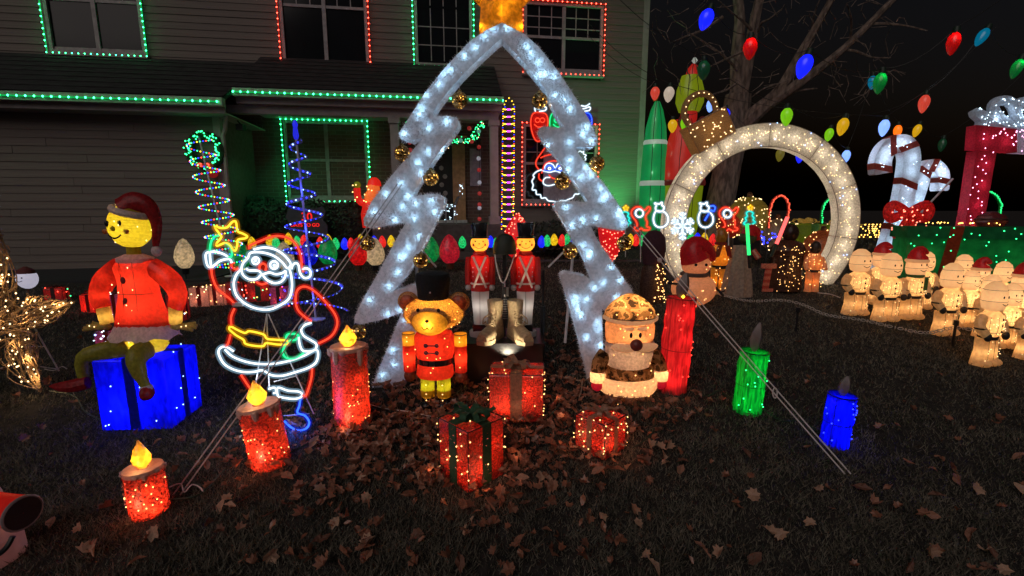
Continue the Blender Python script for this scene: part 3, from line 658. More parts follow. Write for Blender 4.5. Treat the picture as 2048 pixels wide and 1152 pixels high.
bulbs(c, [(-.0, -.03, h + .012)], YELB, .014, 'flame_bulb')
candle_b('green cloth candle with grey flame standing right of the red ones', 1494, 820, 702, 645, 58, R(2), (.02, .50, .10), (.005, .16, .04), (.04, 1, .22), GREENB, 'green', 5, 1.0)
candle_b('small blue cloth candle with purple-grey flame, rightmost on the lawn', 1668, 886, 790, 752, 60, R(3), (.01, .02, .62), (.005, .008, .28), (.02, .05, 1), BLUEB, 'blue', 6, 2.6)

# ================================================================== lit gift boxes
def bow(parent, c, s, mat, name='bow', loops=4, tails=True):
    c = Vector(c); bw = None
    for k in range(loops):
        mb = MB(); a = k * 2 * math.pi / loops + .35 + random.uniform(-.25, .25); d = Vector((math.cos(a), math.sin(a), 0)); sd = Vector((-d.y, d.x, random.uniform(-.3, .3))); q = random.uniform(.8, 1.15) * s
        strip(mb, cr([c, c + d * q * .35 + Vector((0, 0, q * .30)), c + d * q * .85 + Vector((0, 0, q * .42)), c + d * q + Vector((0, 0, q * .2)), c + d * q * .75 + Vector((0, 0, q * .04)), c + d * q * .1 + Vector((0, 0, .012))], 4), sd.normalized() * s * .17); bw = part(name + '_loop', mb, mat, parent)
    part(name + '_knot', MB().ell(c + Vector((0, 0, s * .10)), s * .16, s * .16, s * .12, 8, 6), mat, parent)
    if tails:
        for a in (-1.9, -.6, 2.4):
            mb = MB(); a += random.uniform(-.3, .3); d = Vector((math.cos(a), math.sin(a), 0)); strip(mb, cr([c, c + d * s * .5 + Vector((0, 0, s * .34)), c + d * s * .95 + Vector((0, 0, s * .12)), c + d * s * 1.3 + Vector((0, 0, s * .22))], 4), Vector((-d.y, d.x, .2)) * s * .13); part(name + '_tail', mb, mat, parent)
    return bw
def boxpts(n, w, d, h):
    out = []
    for _ in range(n):
        k = random.choice('xyxyt'); u, v = random.uniform(-.5, .5), random.uniform(.04, .98)
        if k == 'x': out.append((random.choice((-1, 1)) * (w / 2 + .004), u * d, v * h))
        elif k == 'y': out.append((u * w, random.choice((-1, 1)) * (d / 2 + .004), v * h))
        else: out.append((u * w, random.uniform(-.5, .5) * d, h + .004))
    return out
def edgepts(w, d, h, step=.05):
    out = []
    for sx in (-1, 1):
        for sy in (-1, 1):
            for z in np.arange(.04, h, step):
                if random.random() < .7: out.append((sx * (w / 2 + .003) + random.gauss(0, .004), sy * (d / 2 + .003) + random.gauss(0, .004), z + random.gauss(0, .014)))
    return out
def gift(label, loc, rz, w, d, h, skin, ribbon, bowm, bm, nb=30, lampc=(1, .35, .12), lw=.8, group='red tinsel gift boxes', wire=True, bows=.35, rw=.11, name='gift_box', edges=True, extra=None, cross=True, br=.005):
    g = thing(name, label, 'gift box', loc, rz, group); b = .012; bx = MB()
    bx.box(-w / 2, w / 2, -d / 2, d / 2, -.01, h); body = part('box_body', bx, skin, g, False)
    md = body.modifiers.new('bevel', 'BEVEL'); md.width = b; md.segments = 2
    rb = MB(); e = .004
    if cross:
        rb.box(-w * rw, w * rw, -d / 2 - e, -d / 2 - .0005, 0, h + e).box(-w * rw, w * rw, d / 2 + .0005, d / 2 + e, 0, h + e).box(-w * rw, w * rw, -d / 2 - e, d / 2 + e, h + e + .0005, h + e + .004)
        part('ribbon', rb, ribbon, g, False)
        rb = MB(); rb.box(-w / 2 - e, -w / 2 - .0005, -d * rw, d * rw, 0, h + e).box(w / 2 + .0005, w / 2 + e, -d * rw, d * rw, 0, h + e).box(-w / 2 - e, w / 2 + e, -d * rw, d * rw, h + e + .005, h + e + .009)
        part('ribbon', rb, ribbon, g, False)
    if wire:
        wr = MB()
        for sx in (-1, 1):
            for sy in (-1, 1): wr.tube([(sx * w / 2, sy * d / 2, 0), (sx * w / 2, sy * d / 2, h)], .003, 4)
        wr.tube([(-w / 2, -d / 2, h), (w / 2, -d / 2, h), (w / 2, d / 2, h), (-w / 2, d / 2, h)], .003, 4, True); part('wire_frame', wr, WIRE, g)
    if bows: bow(g, (0, 0, h + .012), w * bows, bowm)
    for x, y, z in ((-.2, -.25, .3), (.22, -.2, .65), (0, .1, .45)): lamp(g, (x * w, y * d, z * h), lampc, lw * (w / .36) ** 2, .012)
    if group == 'red tinsel gift boxes':
        for x, y in ((-.75, -.45), (.75, -.45), (0, -.8), (-.3, -.75), (.7, .4), (-.7, .4)): lamp(g, (x * w * 1.15, y * d * 1.15, .06), (1, .34, .15), .10, .02, 'bulb_spill_lamp')  # added lamps standing off the box, boosting warm spill on the ground
    pts = boxpts(nb, w, d, h) + (edgepts(w, d, h) if edges else [])
    bulbs(g, pts, bm, br)
    if group == 'red tinsel gift boxes': flecks(g, boxpts(650, w, d, h), w)
    if extra: bulbs(g, boxpts(extra[1], w, d, h), extra[0], br)
    return g
REDT = cloth('red_gift_tinsel', (.85, .06, .04), .6, 0, .4, 90, 1, .16, dark=(.24, .010, .010))
GRIB = plain('green_velvet_ribbon', (.022, .075, .034), .7, scale=80); TANR = cloth('tan_ribbon', (.50, .27, .17), .4, 0, .2, 50, .4, .05); DRED = cloth('dark_red_ribbon', (.25, .02, .02), .3, 0, .2, 50, .4, .05)
def giftloc(px, py): return G(px, py)
q = G(1035, 842); mm = MPP(1035, 842, q.y)
gift('largest red tinsel gift with tan ribbon, at the centre below the black pedestal', q + Vector((0, .14, -SLOPE * 0)), R(-4), 108 * mm, .27, P(1035, 748, q.y).z - q.z - .01, REDT, TANR, TANR, WARM, 34, bows=.30, lw=.75)
q = G(938, 985); mm = MPP(938, 960, q.y); w0 = 98 * mm
gift('red tinsel gift with dark green ribbon, turned corner-on nearest the viewer', q + Vector((0, w0 * .7, 0)), R(45), w0, w0, P(938, 862, q.y).z - q.z - .01, REDT, GRIB, GRIB, WARM, 40, bows=.42, rw=.12, lw=.75)
q = G(1210, 920); mm = MPP(1210, 900, q.y); w0 = 76 * mm
gift('small red tinsel gift with brown bow, right of the centre gifts', q + Vector((0, w0 * .7, 0)), R(43), w0, w0, P(1210, 852, q.y).z - q.z, REDT, TANR, TANR, WARM, 34, bows=.40, rw=.08, lw=.8)

# ================================================================== pedestal, boots, rifle, helmet, toy soldiers
q = G(1010, 768); PX, PYY = q.x, 3.45; pz = gz(PYY); PH = P(1010, 690, PYY).z - pz
ped = thing('pedestal', 'black box pedestal between the legs of the white tree arch', 'pedestal', (PX, PYY + .18, pz))
BPLY = plain('black_paint', (.012, .012, .015), .35, scale=9, bump=.05)
part('base_block', MB().box(-.29, .29, -.2, .24, -.05, PH - .002), BPLY, ped, False); part('top_board', MB().box(-.30, .30, -.22, .26, PH, PH + .022), BPLY, ped, False)
PT = pz + PH + .022
spot = thing('spotlight', 'small black spotlight on the pedestal front aimed up at the boots', 'spotlight', (PX + .02, PYY - .13, PT - .19))
part('housing', MB().lathe([(.035, -.03), (.05, .0), (.052, .07), (.046, .07), (.044, .02)], 14, cap=False), BLACK, spot); part('bracket', MB().box(-.012, .012, .02, .10, -.045, -.02), BLACK, spot, False)
part('lens', MB().lathe([(.001, .024), (.043, .025)], 14, cap=False), glow('spot_lens', (1, .86, .62), 14), spot)
sl_ = bpy.data.lights.new('spot_lamp', 'SPOT'); sl_.energy = 16; sl_.spot_size = R(110); sl_.spot_blend = .6; sl_.color = (1, .86, .60); sl_.shadow_soft_size = .03
s_o = bpy.data.objects.new('spot_lamp', sl_); COL.objects.link(s_o); s_o.parent = spot; s_o.location = (0, 0, .05); s_o.rotation_euler = (R(180 - 22), 0, 0)
# boots
TAN = plain('tan_suede', (.52, .38, .22), .85, scale=60, bump=.3); SOLE = plain('tan_sole', (.36, .26, .15), .8); LACE = plain('boot_lace', (.50, .36, .21), .8)
def boot(label, sx, rz):
    if True: pass
    b = thing('army_boot', label, 'boot', (PX + sx, PYY + .12, PT), rz, 'pair of army boots on the pedestal'); b.scale = (1.3, 1.25, 1.3)
    mb = MB(); S = []                          # stations from heel to toe, then the shaft is lofted above
    up = MB(); prof = [(-.055, .085, .038), (-.03, .095, .042), (.03, .085, .046), (.09, .068, .05), (.14, .058, .048), (.18, .04, .034)]
    ring = []
    for yy, hh, ww in prof:
        ring.append([Vector((ww * math.cos(a), -yy, .022 + max(0, hh * math.sin(a)))) for a in np.linspace(math.pi, 0, 9)])
    for rg in ring: up.v += [tuple(v) for v in rg]
    for i in range(len(ring) - 1):
        for k in range(8): up.f.append((i * 9 + k, i * 9 + k + 1, (i + 1) * 9 + k + 1, (i + 1) * 9 + k))
    up.f += [tuple(range(8, -1, -1)), tuple(5 * 9 + k for k in range(9))]
    part('vamp', up, TAN, b)
    part('shaft', MB().lathe([(.05, .07), (.046, .11), (.047, .16), (.052, .21), (.053, .235), (.045, .236)], 14, (0, .012, 0), .92, 1.12), TAN, b)
    part('sole', MB().slab([(x, y, 0) for x, y in [(-.036, .065), (.036, .065), (.044, -.03), (.053, -.1), (.05, -.15), (.025, -.19), (-.025, -.19), (-.05, -.15), (-.053, -.1), (-.044, -.03)]], (0, 0, .024)), SOLE, b, False)
    lc = MB()
    for i in range(7):
        z = .095 + i * .02; y = -.055 + .004 * i - (.03 if i == 0 else 0)
        lc.tube([(-.028, y + .012, z), (0, y - .012, z + .008), (.028, y + .012, z + .018)], .0045, 5).tube([(.028, y + .012, z), (0, y - .014, z + .008), (-.028, y + .012, z + .018)], .0045, 5)
    for s in (-1, 1): lc.tube(cr([(0, -.065, .16), (s * .03, -.085, .14), (s * .04, -.08, .10), (s * .02, -.08, .12)], 3), .004, 5)
    part('lace', lc, LACE, b); part('tongue', MB().ell((0, -.045, .2), .026, .012, .05, 8, 6), TAN, b)
boot('left tan army boot standing on the black pedestal', -.082, R(-24)); boot('right tan army boot standing on the black pedestal', .085, R(24))
GUN = plain('gun_metal', (.02, .02, .022), .4, bump=.05)
rf = thing('rifle', 'black rifle standing muzzle-down between the boots', 'rifle', (PX - .002, PYY + .14, PT + .005))
part('barrel', MB().tube([(0, 0, 0), (0, 0, .10)], .008, 8).tube([(0, 0, .09), (0, 0, .14)], .011, 8), GUN, rf)
hg = MB().lathe([(.02, .14), (.026, .16), (.028, .30), (.024, .33)], 10); part('hand_guard', hg, GUN, rf); rg_ = MB()
for i in range(9): rg_.ring((0, 0, .155 + i * .019), .029, .0035, 12, 4)
part('guard_rib', rg_, plain('guard_rib', (.16, .16, .17), .4), rf); 
part('receiver', MB().box(-.022, .022, -.03, .03, .33, .48).box(-.008, .008, -.10, -.03, .36, .41), GUN, rf, False)
part('carry_handle', MB().tube([(0, -.03, .335), (0, -.052, .35), (0, -.052, .42), (0, -.03, .44)], .007, 6), plain('light_steel', (.4, .4, .42), .4), rf)
part('stock', MB().box(-.016, .016, -.022, .022, .48, .70).box(-.018, .018, -.045, .045, .66, .72), GUN, rf, False)
slg = MB(); slg.tube(cr([(-.08, -.03, .70), (-.06, -.045, .56), (-.012, -.05, .44), (.05, -.05, .58), (.085, -.03, .70)], 4), .005, 5); part('sling', slg, ROPE, rf); part('dog_tag', MB().box(.012, .03, -.062, -.058, .34, .41), plain('dog_tag', (.7, .7, .72), .3, metal=1), rf, False)
hl = thing('helmet', 'dark olive army helmet resting on the rifle stock', 'helmet', (PX - .002, PYY + .14, PT + .69))
part('shell', MB().lathe([(.098, -.02), (.096, .03), (.086, .075), (.06, .115), (.02, .132), (.001, .134)], 18, sx=.92, sy=1.08), plain('olive_drab', (.022, .026, .016), .6), hl)
part('rim', MB().ring((0, 0, -.018), .098, .004, 20, 5, Matrix.Diagonal((.93, 1.09, 1))), plain('olive_drab', (.022, .026, .016), .6), hl)
part('chin_strap', MB().tube(cr([(-.085, 0, -.02), (-.045, -.03, -.15), (-.012, -.04, -.24), (.03, -.03, -.15), (.085, 0, -.02)], 4), .004, 5), plain('strap_tan', (.35, .26, .16), .8), hl)
# toy soldiers
SRED = cloth('blow_mold_red', (.72, .035, .03), .5, 0, .06, 20, .05, .08); SFACE = cloth('blow_mold_face', (.95, .55, .16), .6, 0, .05, 20, .05, .06); SWH = cloth('blow_mold_white', (.78, .76, .74), .5, 0, .05, 15, .05, .08)
INK = plain('face_ink', (.05, .012, .008), .6, bump=0); SBL = plain('glossy_black', (.014, .014, .017), .22, bump=.05)
def toy_soldier(label, px):
    s = thing('toy_soldier', label, 'toy soldier', (P(px, 660, PYY).x, PYY + .19, PT), 0, 'molded toy soldiers beside the boots')
    part('base', MB().lathe([(.088, 0), (.092, .02), (.09, .045), (.07, .05)], 20, sy=.8), SWH, s)
    part('boots', MB().box(-.058, .058, -.05, .045, .045, .10), SBL, s, False)
    lg = MB().lathe([(.055, .10), (.06, .2), (.068, .3), (.072, .38)], 14, sy=.8); part('trousers', lg, SWH, s); part('trouser_seam', MB().box(-.002, .002, -.062, -.055, .11, .37), plain('seam_grey', (.35, .33, .33), .7), s, False)
    part('jacket', MB().lathe([(.074, .37), (.073, .41), (.066, .45), (.07, .53), (.078, .60), (.07, .645), (.04, .665)], 16, sy=.8), SRED, s)
    for sx in (-1, 1):
        part('arm', MB().tube([(sx * .085, 0, .635), (sx * .093, 0, .55), (sx * .094, -.008, .42)], [.026, .027, .025], 9), SRED, s); part('hand', MB().ell((sx * .093, -.012, .395), .024, .022, .026, 9, 7), SWH, s)
        part('shoulder_strap', MB().tube([(sx * .05, -.056, .645), (sx * .0, -.071, .53), (-sx * .05, -.058, .40)], .009, 5, flat=.35), plain('belt_white', (.75, .6, .52), .6), s)
        for i in range(3): part('button', MB().ell((sx * .052, -.052, .49 + i * .035), .005, n=6, m=4), WHITEM, s)
    part('belt', MB().ring((0, 0, .43), .074, .008, 18, 5, Matrix.Diagonal((1, .8, 1))), plain('belt_white', (.75, .6, .52), .6), s); part('collar', MB().lathe([(.052, .65), (.055, .67), (.04, .685)], 14), SRED, s)
    hd = part('head', MB().ell((0, 0, .745), .072, .068, .070, 18, 12), SFACE, s)
    f = MB()
    for sx in (-1, 1): f.ell((sx * .03, -.060, .762), .006, .004, .007, 7, 5)
    part('eye', f, INK, hd, kind='stuff'); part('nose', MB().ell((0, -.068, .745), .006, .005, .005, 7, 5), INK, hd)
    for sx in (-1, 1): part('cheek', MB().ell((sx * .044, -.052, .735), .010, .004, .010, 8, 5), plain('cheek_red', (.55, .08, .03), .6, bump=0), hd)
    part('mouth', MB().tube(cr([(-.034, -.0575, .722), (-.016, -.0645, .712), (.0, -.066, .709), (.016, -.0645, .712), (.034, -.0575, .722)], 3), .0022, 5), INK, hd)
    part('shako', MB().lathe([(.058, .79), (.062, .83), (.070, .895), (.066, .905), (.001, .908)], 18, sy=.95), SBL, s); part('visor', MB().lathe([(.06, .79), (.078, .786), (.079, .792), (.06, .797)], 18, (0, -.008, 0), cap=False), SBL, s)
    part('chin_chain', MB().ring((0, -.002, .795), .064, .003, 20, 5), plain('brass', (.6, .35, .1), .3, metal=1), s)
    lamp(s, (0, 0, .745), (1, .60, .16), .55, .02); lamp(s, (0, 0, .60), (1, .25, .12), .30, .02); lamp(s, (0, 0, .25), (1, .9, .8), .16, .02)
toy_soldier('left molded toy soldier in red jacket on the pedestal', 958); toy_soldier('right molded toy soldier in red jacket, beside the dark pole', 1052)
dp = thing('dark_stake', 'dark metal stake standing just right of the pedestal', 'stake', (P(1088, 690, 3.6).x, 3.75, gz(3.75)))
part('rod', MB().tube([(0, 0, -.05), (0, 0, .82)], .012, 7).tube([(0, 0, .3), (0, 0, .52)], .022, 8), BLACK, dp); part('crossbar', MB().tube([(-.05, 0, .74), (.0, 0, .78)], .006, 5), BLACK, dp)
# ================================================================== bear drummer in a red coat
q = G(868, 826); BS = (P(868, 545, q.y + .1).z - q.z) / 1.0
bear = thing('bear_soldier', 'tinsel teddy bear in red coat and tall black hat', 'bear figure', q + Vector((0, .1, 0)), R(-3))
def bz(py): return (P(868, py, q.y + .1).z - q.z)
bm_ = MPP(868, 700, q.y)
BROWNF = cloth('brown_tinsel', (.90, .46, .09), .55, 0, .5, 120, 1, .10, dark=(.34, .12, .02)); MUZ = cloth('gold_plush_muzzle', (.90, .50, .06), .55, 0, .15, 60, .5, .03); COATC = cloth('red_cloth', (.80, .045, .03), .6, 0, .12, 50, .3, .03)
YELC = cloth('yellow_cloth', (.85, .45, .04), .6, 0, .12, 50, .3, .03); LIME = cloth('lime_cloth', (.42, .50, .03), .6, 0, .12, 50, .3, .03); EARC = cloth('ear_brown', (.34, .10, .05), .45, 0, .3, 60, .6, .04)
BLKF = plain('black_felt', (.008, .009, .011), .9, scale=60, bump=.3); NAVY = plain('navy_braid', (.06, .04, .10), .7)
hx = 62 * bm_; part('head', MB().ell((0, 0, bz(625)), hx, hx * .8, (bz(592) - bz(660)) / 2, 20, 12), BROWNF, bear)
fz = MB()
for _ in range(1500):
    v = Vector([random.gauss(0, 1) for _ in range(3)]).normalized(); c_ = Vector((v.x * hx, v.y * hx * .8, bz(625) + v.z * (bz(592) - bz(660)) / 2)); t = v.orthogonal() * .0015; fz.add([c_ - t, c_ + t, c_ + v * random.uniform(.006, .014)], [(0, 1, 2)])
part('head_tinsel', fz, BROWNF, bear, False, 'stuff')
part('muzzle', MB().ell((0, -hx * .62, bz(636)), 36 * bm_, 22 * bm_, 26 * bm_, 16, 10), MUZ, bear)
for sx in (-1, 1):
    e = part('ear', MB().ell((sx * 50 * bm_ * 1.05, .01, bz(604)), 22 * bm_, 10 * bm_, 21 * bm_, 14, 9), BROWNF, bear); part('inner_ear', MB().ell((sx * 50 * bm_ * 1.05, -.012, bz(604)), 16 * bm_, 7 * bm_, 15 * bm_, 12, 8), EARC, e)
    part('eye', MB().ell((sx * 20 * bm_, -hx * .76, bz(611)), .012, .009, .013, 9, 7), SBL, bear)
part('nose', MB().ell((0, -hx * .62 - 21 * bm_, bz(629)), .013, .009, .010, 9, 7), SBL, bear)
part('mouth', MB().tube(cr([(-11 * bm_, -hx * .62 - 19.5 * bm_, bz(640)), (-6 * bm_, -hx * .62 - 21 * bm_, bz(645)), (0, -hx * .62 - 22 * bm_, bz(642)), (6 * bm_, -hx * .62 - 21 * bm_, bz(645)), (11 * bm_, -hx * .62 - 19.5 * bm_, bz(640))], 3), .0028, 5).tube([(0, -hx * .62 - 22 * bm_, bz(642)), (0, -hx * .62 - 22 * bm_, bz(632))], .0028, 5), SBL, bear)
part('hat', MB().lathe([(31 * bm_, bz(598)), (33 * bm_, bz(575)), (36 * bm_, bz(556)), (33 * bm_, bz(547)), (22 * bm_, bz(543)), (.001, bz(542))], 18, sy=.9), BLKF, bear); part('hat_stud', MB().ell((1 * bm_, -31 * bm_, bz(580)), .006, n=7, m=5), WHITEM, bear)
part('coat', MB().lathe([(36 * bm_, bz(663)), (42 * bm_, bz(672)), (42 * bm_, bz(700)), (36 * bm_, bz(716))], 18, sy=.75), COATC, bear)
part('coat_skirt', MB().lathe([(34 * bm_, bz(722)), (38 * bm_, bz(732)), (40 * bm_, bz(745)), (36 * bm_, bz(752))], 18, sy=.75, cap=False), COATC, bear)
part('belt', MB().lathe([(36.5 * bm_, bz(714)), (36.5 * bm_, bz(725))], 18, sy=.77, cap=False), SBL, bear); part('buckle', MB().box(-.018, .018, -37 * bm_ * .77 - .006, -37 * bm_ * .77, bz(724), bz(715)), plain('pewter', (.2, .2, .24), .3, metal=1), bear, False)
for k, zz in enumerate((683, 697)):
    for sx in (-1, 1): part('braid_knot', MB().ring((sx * 11 * bm_, -42 * bm_ * .74, bz(zz)), .010, .005, 10, 5, Matrix.Rotation(R(90), 3, 'X')), NAVY, bear)
    part('braid', MB().tube([(-12 * bm_, -42 * bm_ * .77, bz(zz)), (12 * bm_, -42 * bm_ * .77, bz(zz))], .004, 5), NAVY, bear)
for sx in (-1, 1):
    ax = sx * 54 * bm_; r = 13 * bm_
    a = part('sleeve', MB().lathe([(r * .95, bz(742)), (r, bz(690))], 14, (ax, 0, 0)), COATC, bear); part('shoulder_cuff', MB().lathe([(r, bz(690)), (r * 1.02, bz(666)), (r * .2, bz(668))], 14, (ax, 0, 0), cap=False), YELC, a); part('paw', MB().ell((ax, -.004, bz(752)), r * .95, r * .8, r * 1.0, 12, 8), EARC, a); part('cuff_wire', MB().ring((ax, 0, bz(667)), r, .003, 14, 4), WIRE, a)
    lx = sx * 17 * bm_; r = 15 * bm_
    part('leg', MB().lathe([(r * .95, bz(790)), (r, bz(752))], 14, (lx, 0, 0), cap=False), LIME, bear); part('boot_cuff', MB().lathe([(r * .7, bz(799)), (r * 1.0, bz(788)), (r * 1.03, bz(778))], 14, (lx, 0, 0), cap=False), YELC, bear)
    part('boot', MB().lathe([(r * .95, -.02), (r * 1.0, .03), (r * .85, bz(792))], 14, (lx, 0, 0)).ell((lx, -r * .7, .025), r * .9, r * 1.1, .04, 12, 7), SBL, bear)
for p, w in (((0, -.03, bz(625)), 2.6), ((0, -54.5 * bm_, bz(636)), .42), ((0, 0, bz(690)), .7), ((0, 0, bz(736)), .35), ((-54 * bm_, 0, bz(715)), .22), ((54 * bm_, 0, bz(715)), .22), ((-54 * bm_, 0, bz(680)), .12), ((54 * bm_, 0, bz(680)), .12), ((-17 * bm_, 0, bz(770)), .14), ((17 * bm_, 0, bz(770)), .14), ((-52 * bm_, .0, bz(604)), .08), ((52 * bm_, 0, bz(604)), .08)): lamp(bear, p, (1, .62, .22), w * 1.5, .012)
pts = ellpts(16, (0, 0, bz(625)), hx, hx * .8, (bz(592) - bz(660)) / 2, 1.03, True)
for sx in (-1, 1): pts += [(sx * 54 * bm_, -13.5 * bm_, bz(z)) for z in (672, 680, 705, 730)] + [(sx * 17 * bm_, -15.5 * bm_, bz(z)) for z in (765, 783, 795)] + [(sx * 14 * bm_, -17 * bm_, bz(812)), (sx * 20 * bm_, -16 * bm_, bz(820))]
pts += [(x * bm_, -33 * bm_, bz(z)) for x, z in ((-32, 690), (33, 684), (10, 708), (-8, 706), (28, 668), (-2, 735), (3, 726), (18, 706))]
bulbs(bear, pts, WARM, .0048)

# ================================================================== camouflage santa
q = G(1262, 800); cm_ = MPP(1262, 720, q.y + .1); cs = thing('camouflage_santa', 'lit plush santa with camouflage hat and coat beside the tall red candle', 'santa figure', q + Vector((0, .12, 0)), R(4))
def cz(py): return P(1262, py, q.y + .12).z - q.z
m_, nt_, o_ = newmat('camouflage_cloth'); N_ = nt_.nodes.new; L_ = nt_.links.new
vo = N_('ShaderNodeTexNoise'); vo.inputs['Scale'].default_value = 1; vo.inputs['Detail'].default_value = 3; L_(texco(nt_, 17), vo.inputs['Vector'])
rp = N_('ShaderNodeValToRGB'); rp.color_ramp.interpolation = 'CONSTANT'
for i, (p_, c_) in enumerate([(0, (.05, .03, .018)), (.40, (.34, .18, .07)), (.5, (.66, .38, .17)), (.6, (.17, .10, .04))]):
    e = rp.color_ramp.elements[i] if i < 2 else rp.color_ramp.elements.new(p_); e.position = p_; e.color = (*c_, 1)
L_(vo.outputs['Fac'], rp.inputs[0]); a_ = N_('ShaderNodeBsdfDiffuse'); b_ = N_('ShaderNodeBsdfTranslucent'); s_ = N_('ShaderNodeMixShader'); s_.inputs[0].default_value = .55
L_(rp.outputs[0], a_.inputs[0]); L_(rp.outputs[0], b_.inputs[0]); L_(a_.outputs[0], s_.inputs[1]); L_(b_.outputs[0], s_.inputs[2]); L_(s_.outputs[0], o_.inputs[0]); CAMO = m_
PEACH = cloth('peach_plush', (.82, .42, .22), .55, 0, .12, 60, .5, .02); BEARD = cloth('white_beard_plush', (.74, .60, .58), .5, 0, .15, 60, .6, .02); CREAM = cloth('cream_glow_plush', (.88, .66, .44), .55, .20, .15, 60, .6, .02, ecol=(1, .52, .26)); NOSE = cloth('brown_red_nose', (.28, .06, .05), .4, 0, .1, 40, .2, .05)  # cream plush has a glow painted in; the moustache holds no lamp
part('face', MB().lathe([(44 * cm_, cz(690)), (49 * cm_, cz(672)), (50 * cm_, cz(650)), (46 * cm_, cz(638))], 20, sy=.72), PEACH, cs)
part('beard', MB().lathe([(28 * cm_, cz(742)), (42 * cm_, cz(730)), (48 * cm_, cz(706)), (49.5 * cm_, cz(682))], 20, (0, -.006, 0), sy=.74), BEARD, cs)
part('hat', MB().lathe([(53 * cm_, cz(634)), (49 * cm_, cz(620)), (38 * cm_, cz(606)), (22 * cm_, cz(594)), (8 * cm_, cz(588)), (.001, cz(587))], 18, (0, .005, 0), sy=.75, M=Matrix(((1, 0, -.0), (0, 1, 0), (0, 0, 1)))), CAMO, cs)
part('hat_brim', MB().tube([(51 * cm_ * math.cos(a), 51 * cm_ * .74 * math.sin(a), cz(636) + .008 * math.cos(a * 2)) for a in np.linspace(0, 6.283, 25)[:-1]], 4.5 * cm_, 6, True), CREAM, cs)
part('hat_edge', MB().ring((0, 0, cz(632)), 52 * cm_, .004, 24, 5, Matrix.Diagonal((1, .75, 1))), WIRE, cs)
for sx in (-1, 1):
    part('moustache', MB().ell((sx * 22 * cm_, -33 * cm_, cz(686)), 25 * cm_, 9 * cm_, 9 * cm_, 12, 8, Matrix.Rotation(R(-8 * sx), 3, 'Y')), CREAM, cs); part('eye', MB().ell((sx * 9 * cm_, -36.5 * cm_, cz(661)), 3 * cm_, 2 * cm_, 5.5 * cm_, 8, 6), SBL, cs); part('eyebrow', MB().ell((sx * 14 * cm_, -35 * cm_, cz(649)), 12 * cm_, 4 * cm_, 3.5 * cm_, 10, 6), CREAM, cs)
part('nose', MB().ell((0, -43 * cm_, cz(678)), 12 * cm_, 10 * cm_, 11.5 * cm_, 14, 9), NOSE, cs)
part('coat', MB().lathe([(55 * cm_, cz(751)), (54 * cm_, cz(745)), (51 * cm_, cz(732)), (38 * cm_, cz(726))], 20, (0, .01, 0), sy=.75), CAMO, cs)
part('coat_hem', MB().lathe([(54 * cm_, cz(780)), (60 * cm_, cz(772)), (60 * cm_, cz(756)), (55 * cm_, cz(750))], 20, (0, .0, 0), sy=.78), CREAM, cs)
for sx in (-1, 1):
    a = part('sleeve', MB().tube(cr([(sx * 46 * cm_, 0, cz(704)), (sx * 60 * cm_, -.01, cz(724)), (sx * 64 * cm_, -.03, cz(742))], 3), [14 * cm_, 15 * cm_, 15 * cm_, 15 * cm_, 14 * cm_, 14 * cm_, 14 * cm_], 10), CAMO, cs)
    part('cuff', MB().lathe([(15 * cm_, cz(758)), (16 * cm_, cz(742)), (14 * cm_, cz(738))], 12, (sx * 64 * cm_, -.03, 0)), CREAM, a)
    part('mitten', MB().ell((sx * 65 * cm_, -.035, cz(765)), 12 * cm_, 11 * cm_, 12 * cm_, 12, 8), cloth('red_mitten', (.85, .03, .07), .55, .12, .1, 50, .3, .03), a)
    part('boot', MB().ell((sx * 26 * cm_, -.03, cz(790)), 22 * cm_, 26 * cm_, 13 * cm_, 14, 8), CAMO, cs)
for p, w in (((0, -.01, cz(664)), .42), ((-.05, -.03, cz(612)), .22), ((.05, -.03, cz(612)), .22), ((0, -.02, cz(706)), .17), ((0, -.02, cz(740)), .28), ((-.1, -.03, cz(766)), .10), ((.1, -.03, cz(766)), .10), ((0, -.07, cz(768)), .08), ((-64 * cm_, -.03, cz(745)), .1), ((64 * cm_, -.03, cz(745)), .1)): lamp(cs, p, (1, .60, .27), w * 4.6, .012)
pts = [((x - 1262) * cm_, -math.sqrt(max(0, 1 - ((x - 1262) / 54) ** 2)) * (39 if y < 690 else 43 if y < 742 else 50) * cm_ - .012, cz(y)) for x, y in [(1232, 648), (1284, 646), (1240, 652), (1290, 660), (1238, 664), (1222, 700), (1275, 695), (1292, 715), (1296, 730), (1262, 735), (1230, 755), (1260, 762), (1280, 757), (1300, 750), (1310, 740), (1290, 775), (1255, 770), (1235, 765), (1240, 605), (1270, 600), (1290, 618), (1225, 622), (1262, 620), (1280, 628), (1310, 625), (1268, 800), (1285, 795), (1230, 790)]]
bulbs(cs, pts, WARM, .006)

# ================================================================== seated lit figure on the blue gift box
q = G(296, 858); b_m = MPP(296, 800, q.y)
BLUEC = cloth('blue_gauze', (.02, .03, .80), .6, 0, .25, (30, 30, 12), .6, .03, dark=(.008, .012, .4)); BLR = cloth('blue_ribbon', (.012, .02, .45), .4, 0, .2, 40, .4, .02)
q = G(270, 858); bw = 136 * b_m; bh = P(296, 708, q.y + .12).z - q.z
bbx = q + Vector((0, .17, 0))
gift('large glowing blue gift box under the seated lit figure', bbx, R(3), bw, .34, bh, BLUEC, BLR, BLR, LBLU, 26, (.03, .06, 1), 2.2, None, False, 0, .07, edges=False)
ft = Vector((P(294, 700, bbx.y - .02).x, bbx.y - .02, bbx.z + bh + .012)); sf = thing('seated_figure', 'lit figure in red coat and red hat seated on the blue gift box', 'figure', ft, R(0)); sf.scale = (.80, .80, 1)
f_m = MPP(296, 600, ft.y)
def fz_(py): return P(296, py, ft.y).z - ft.z
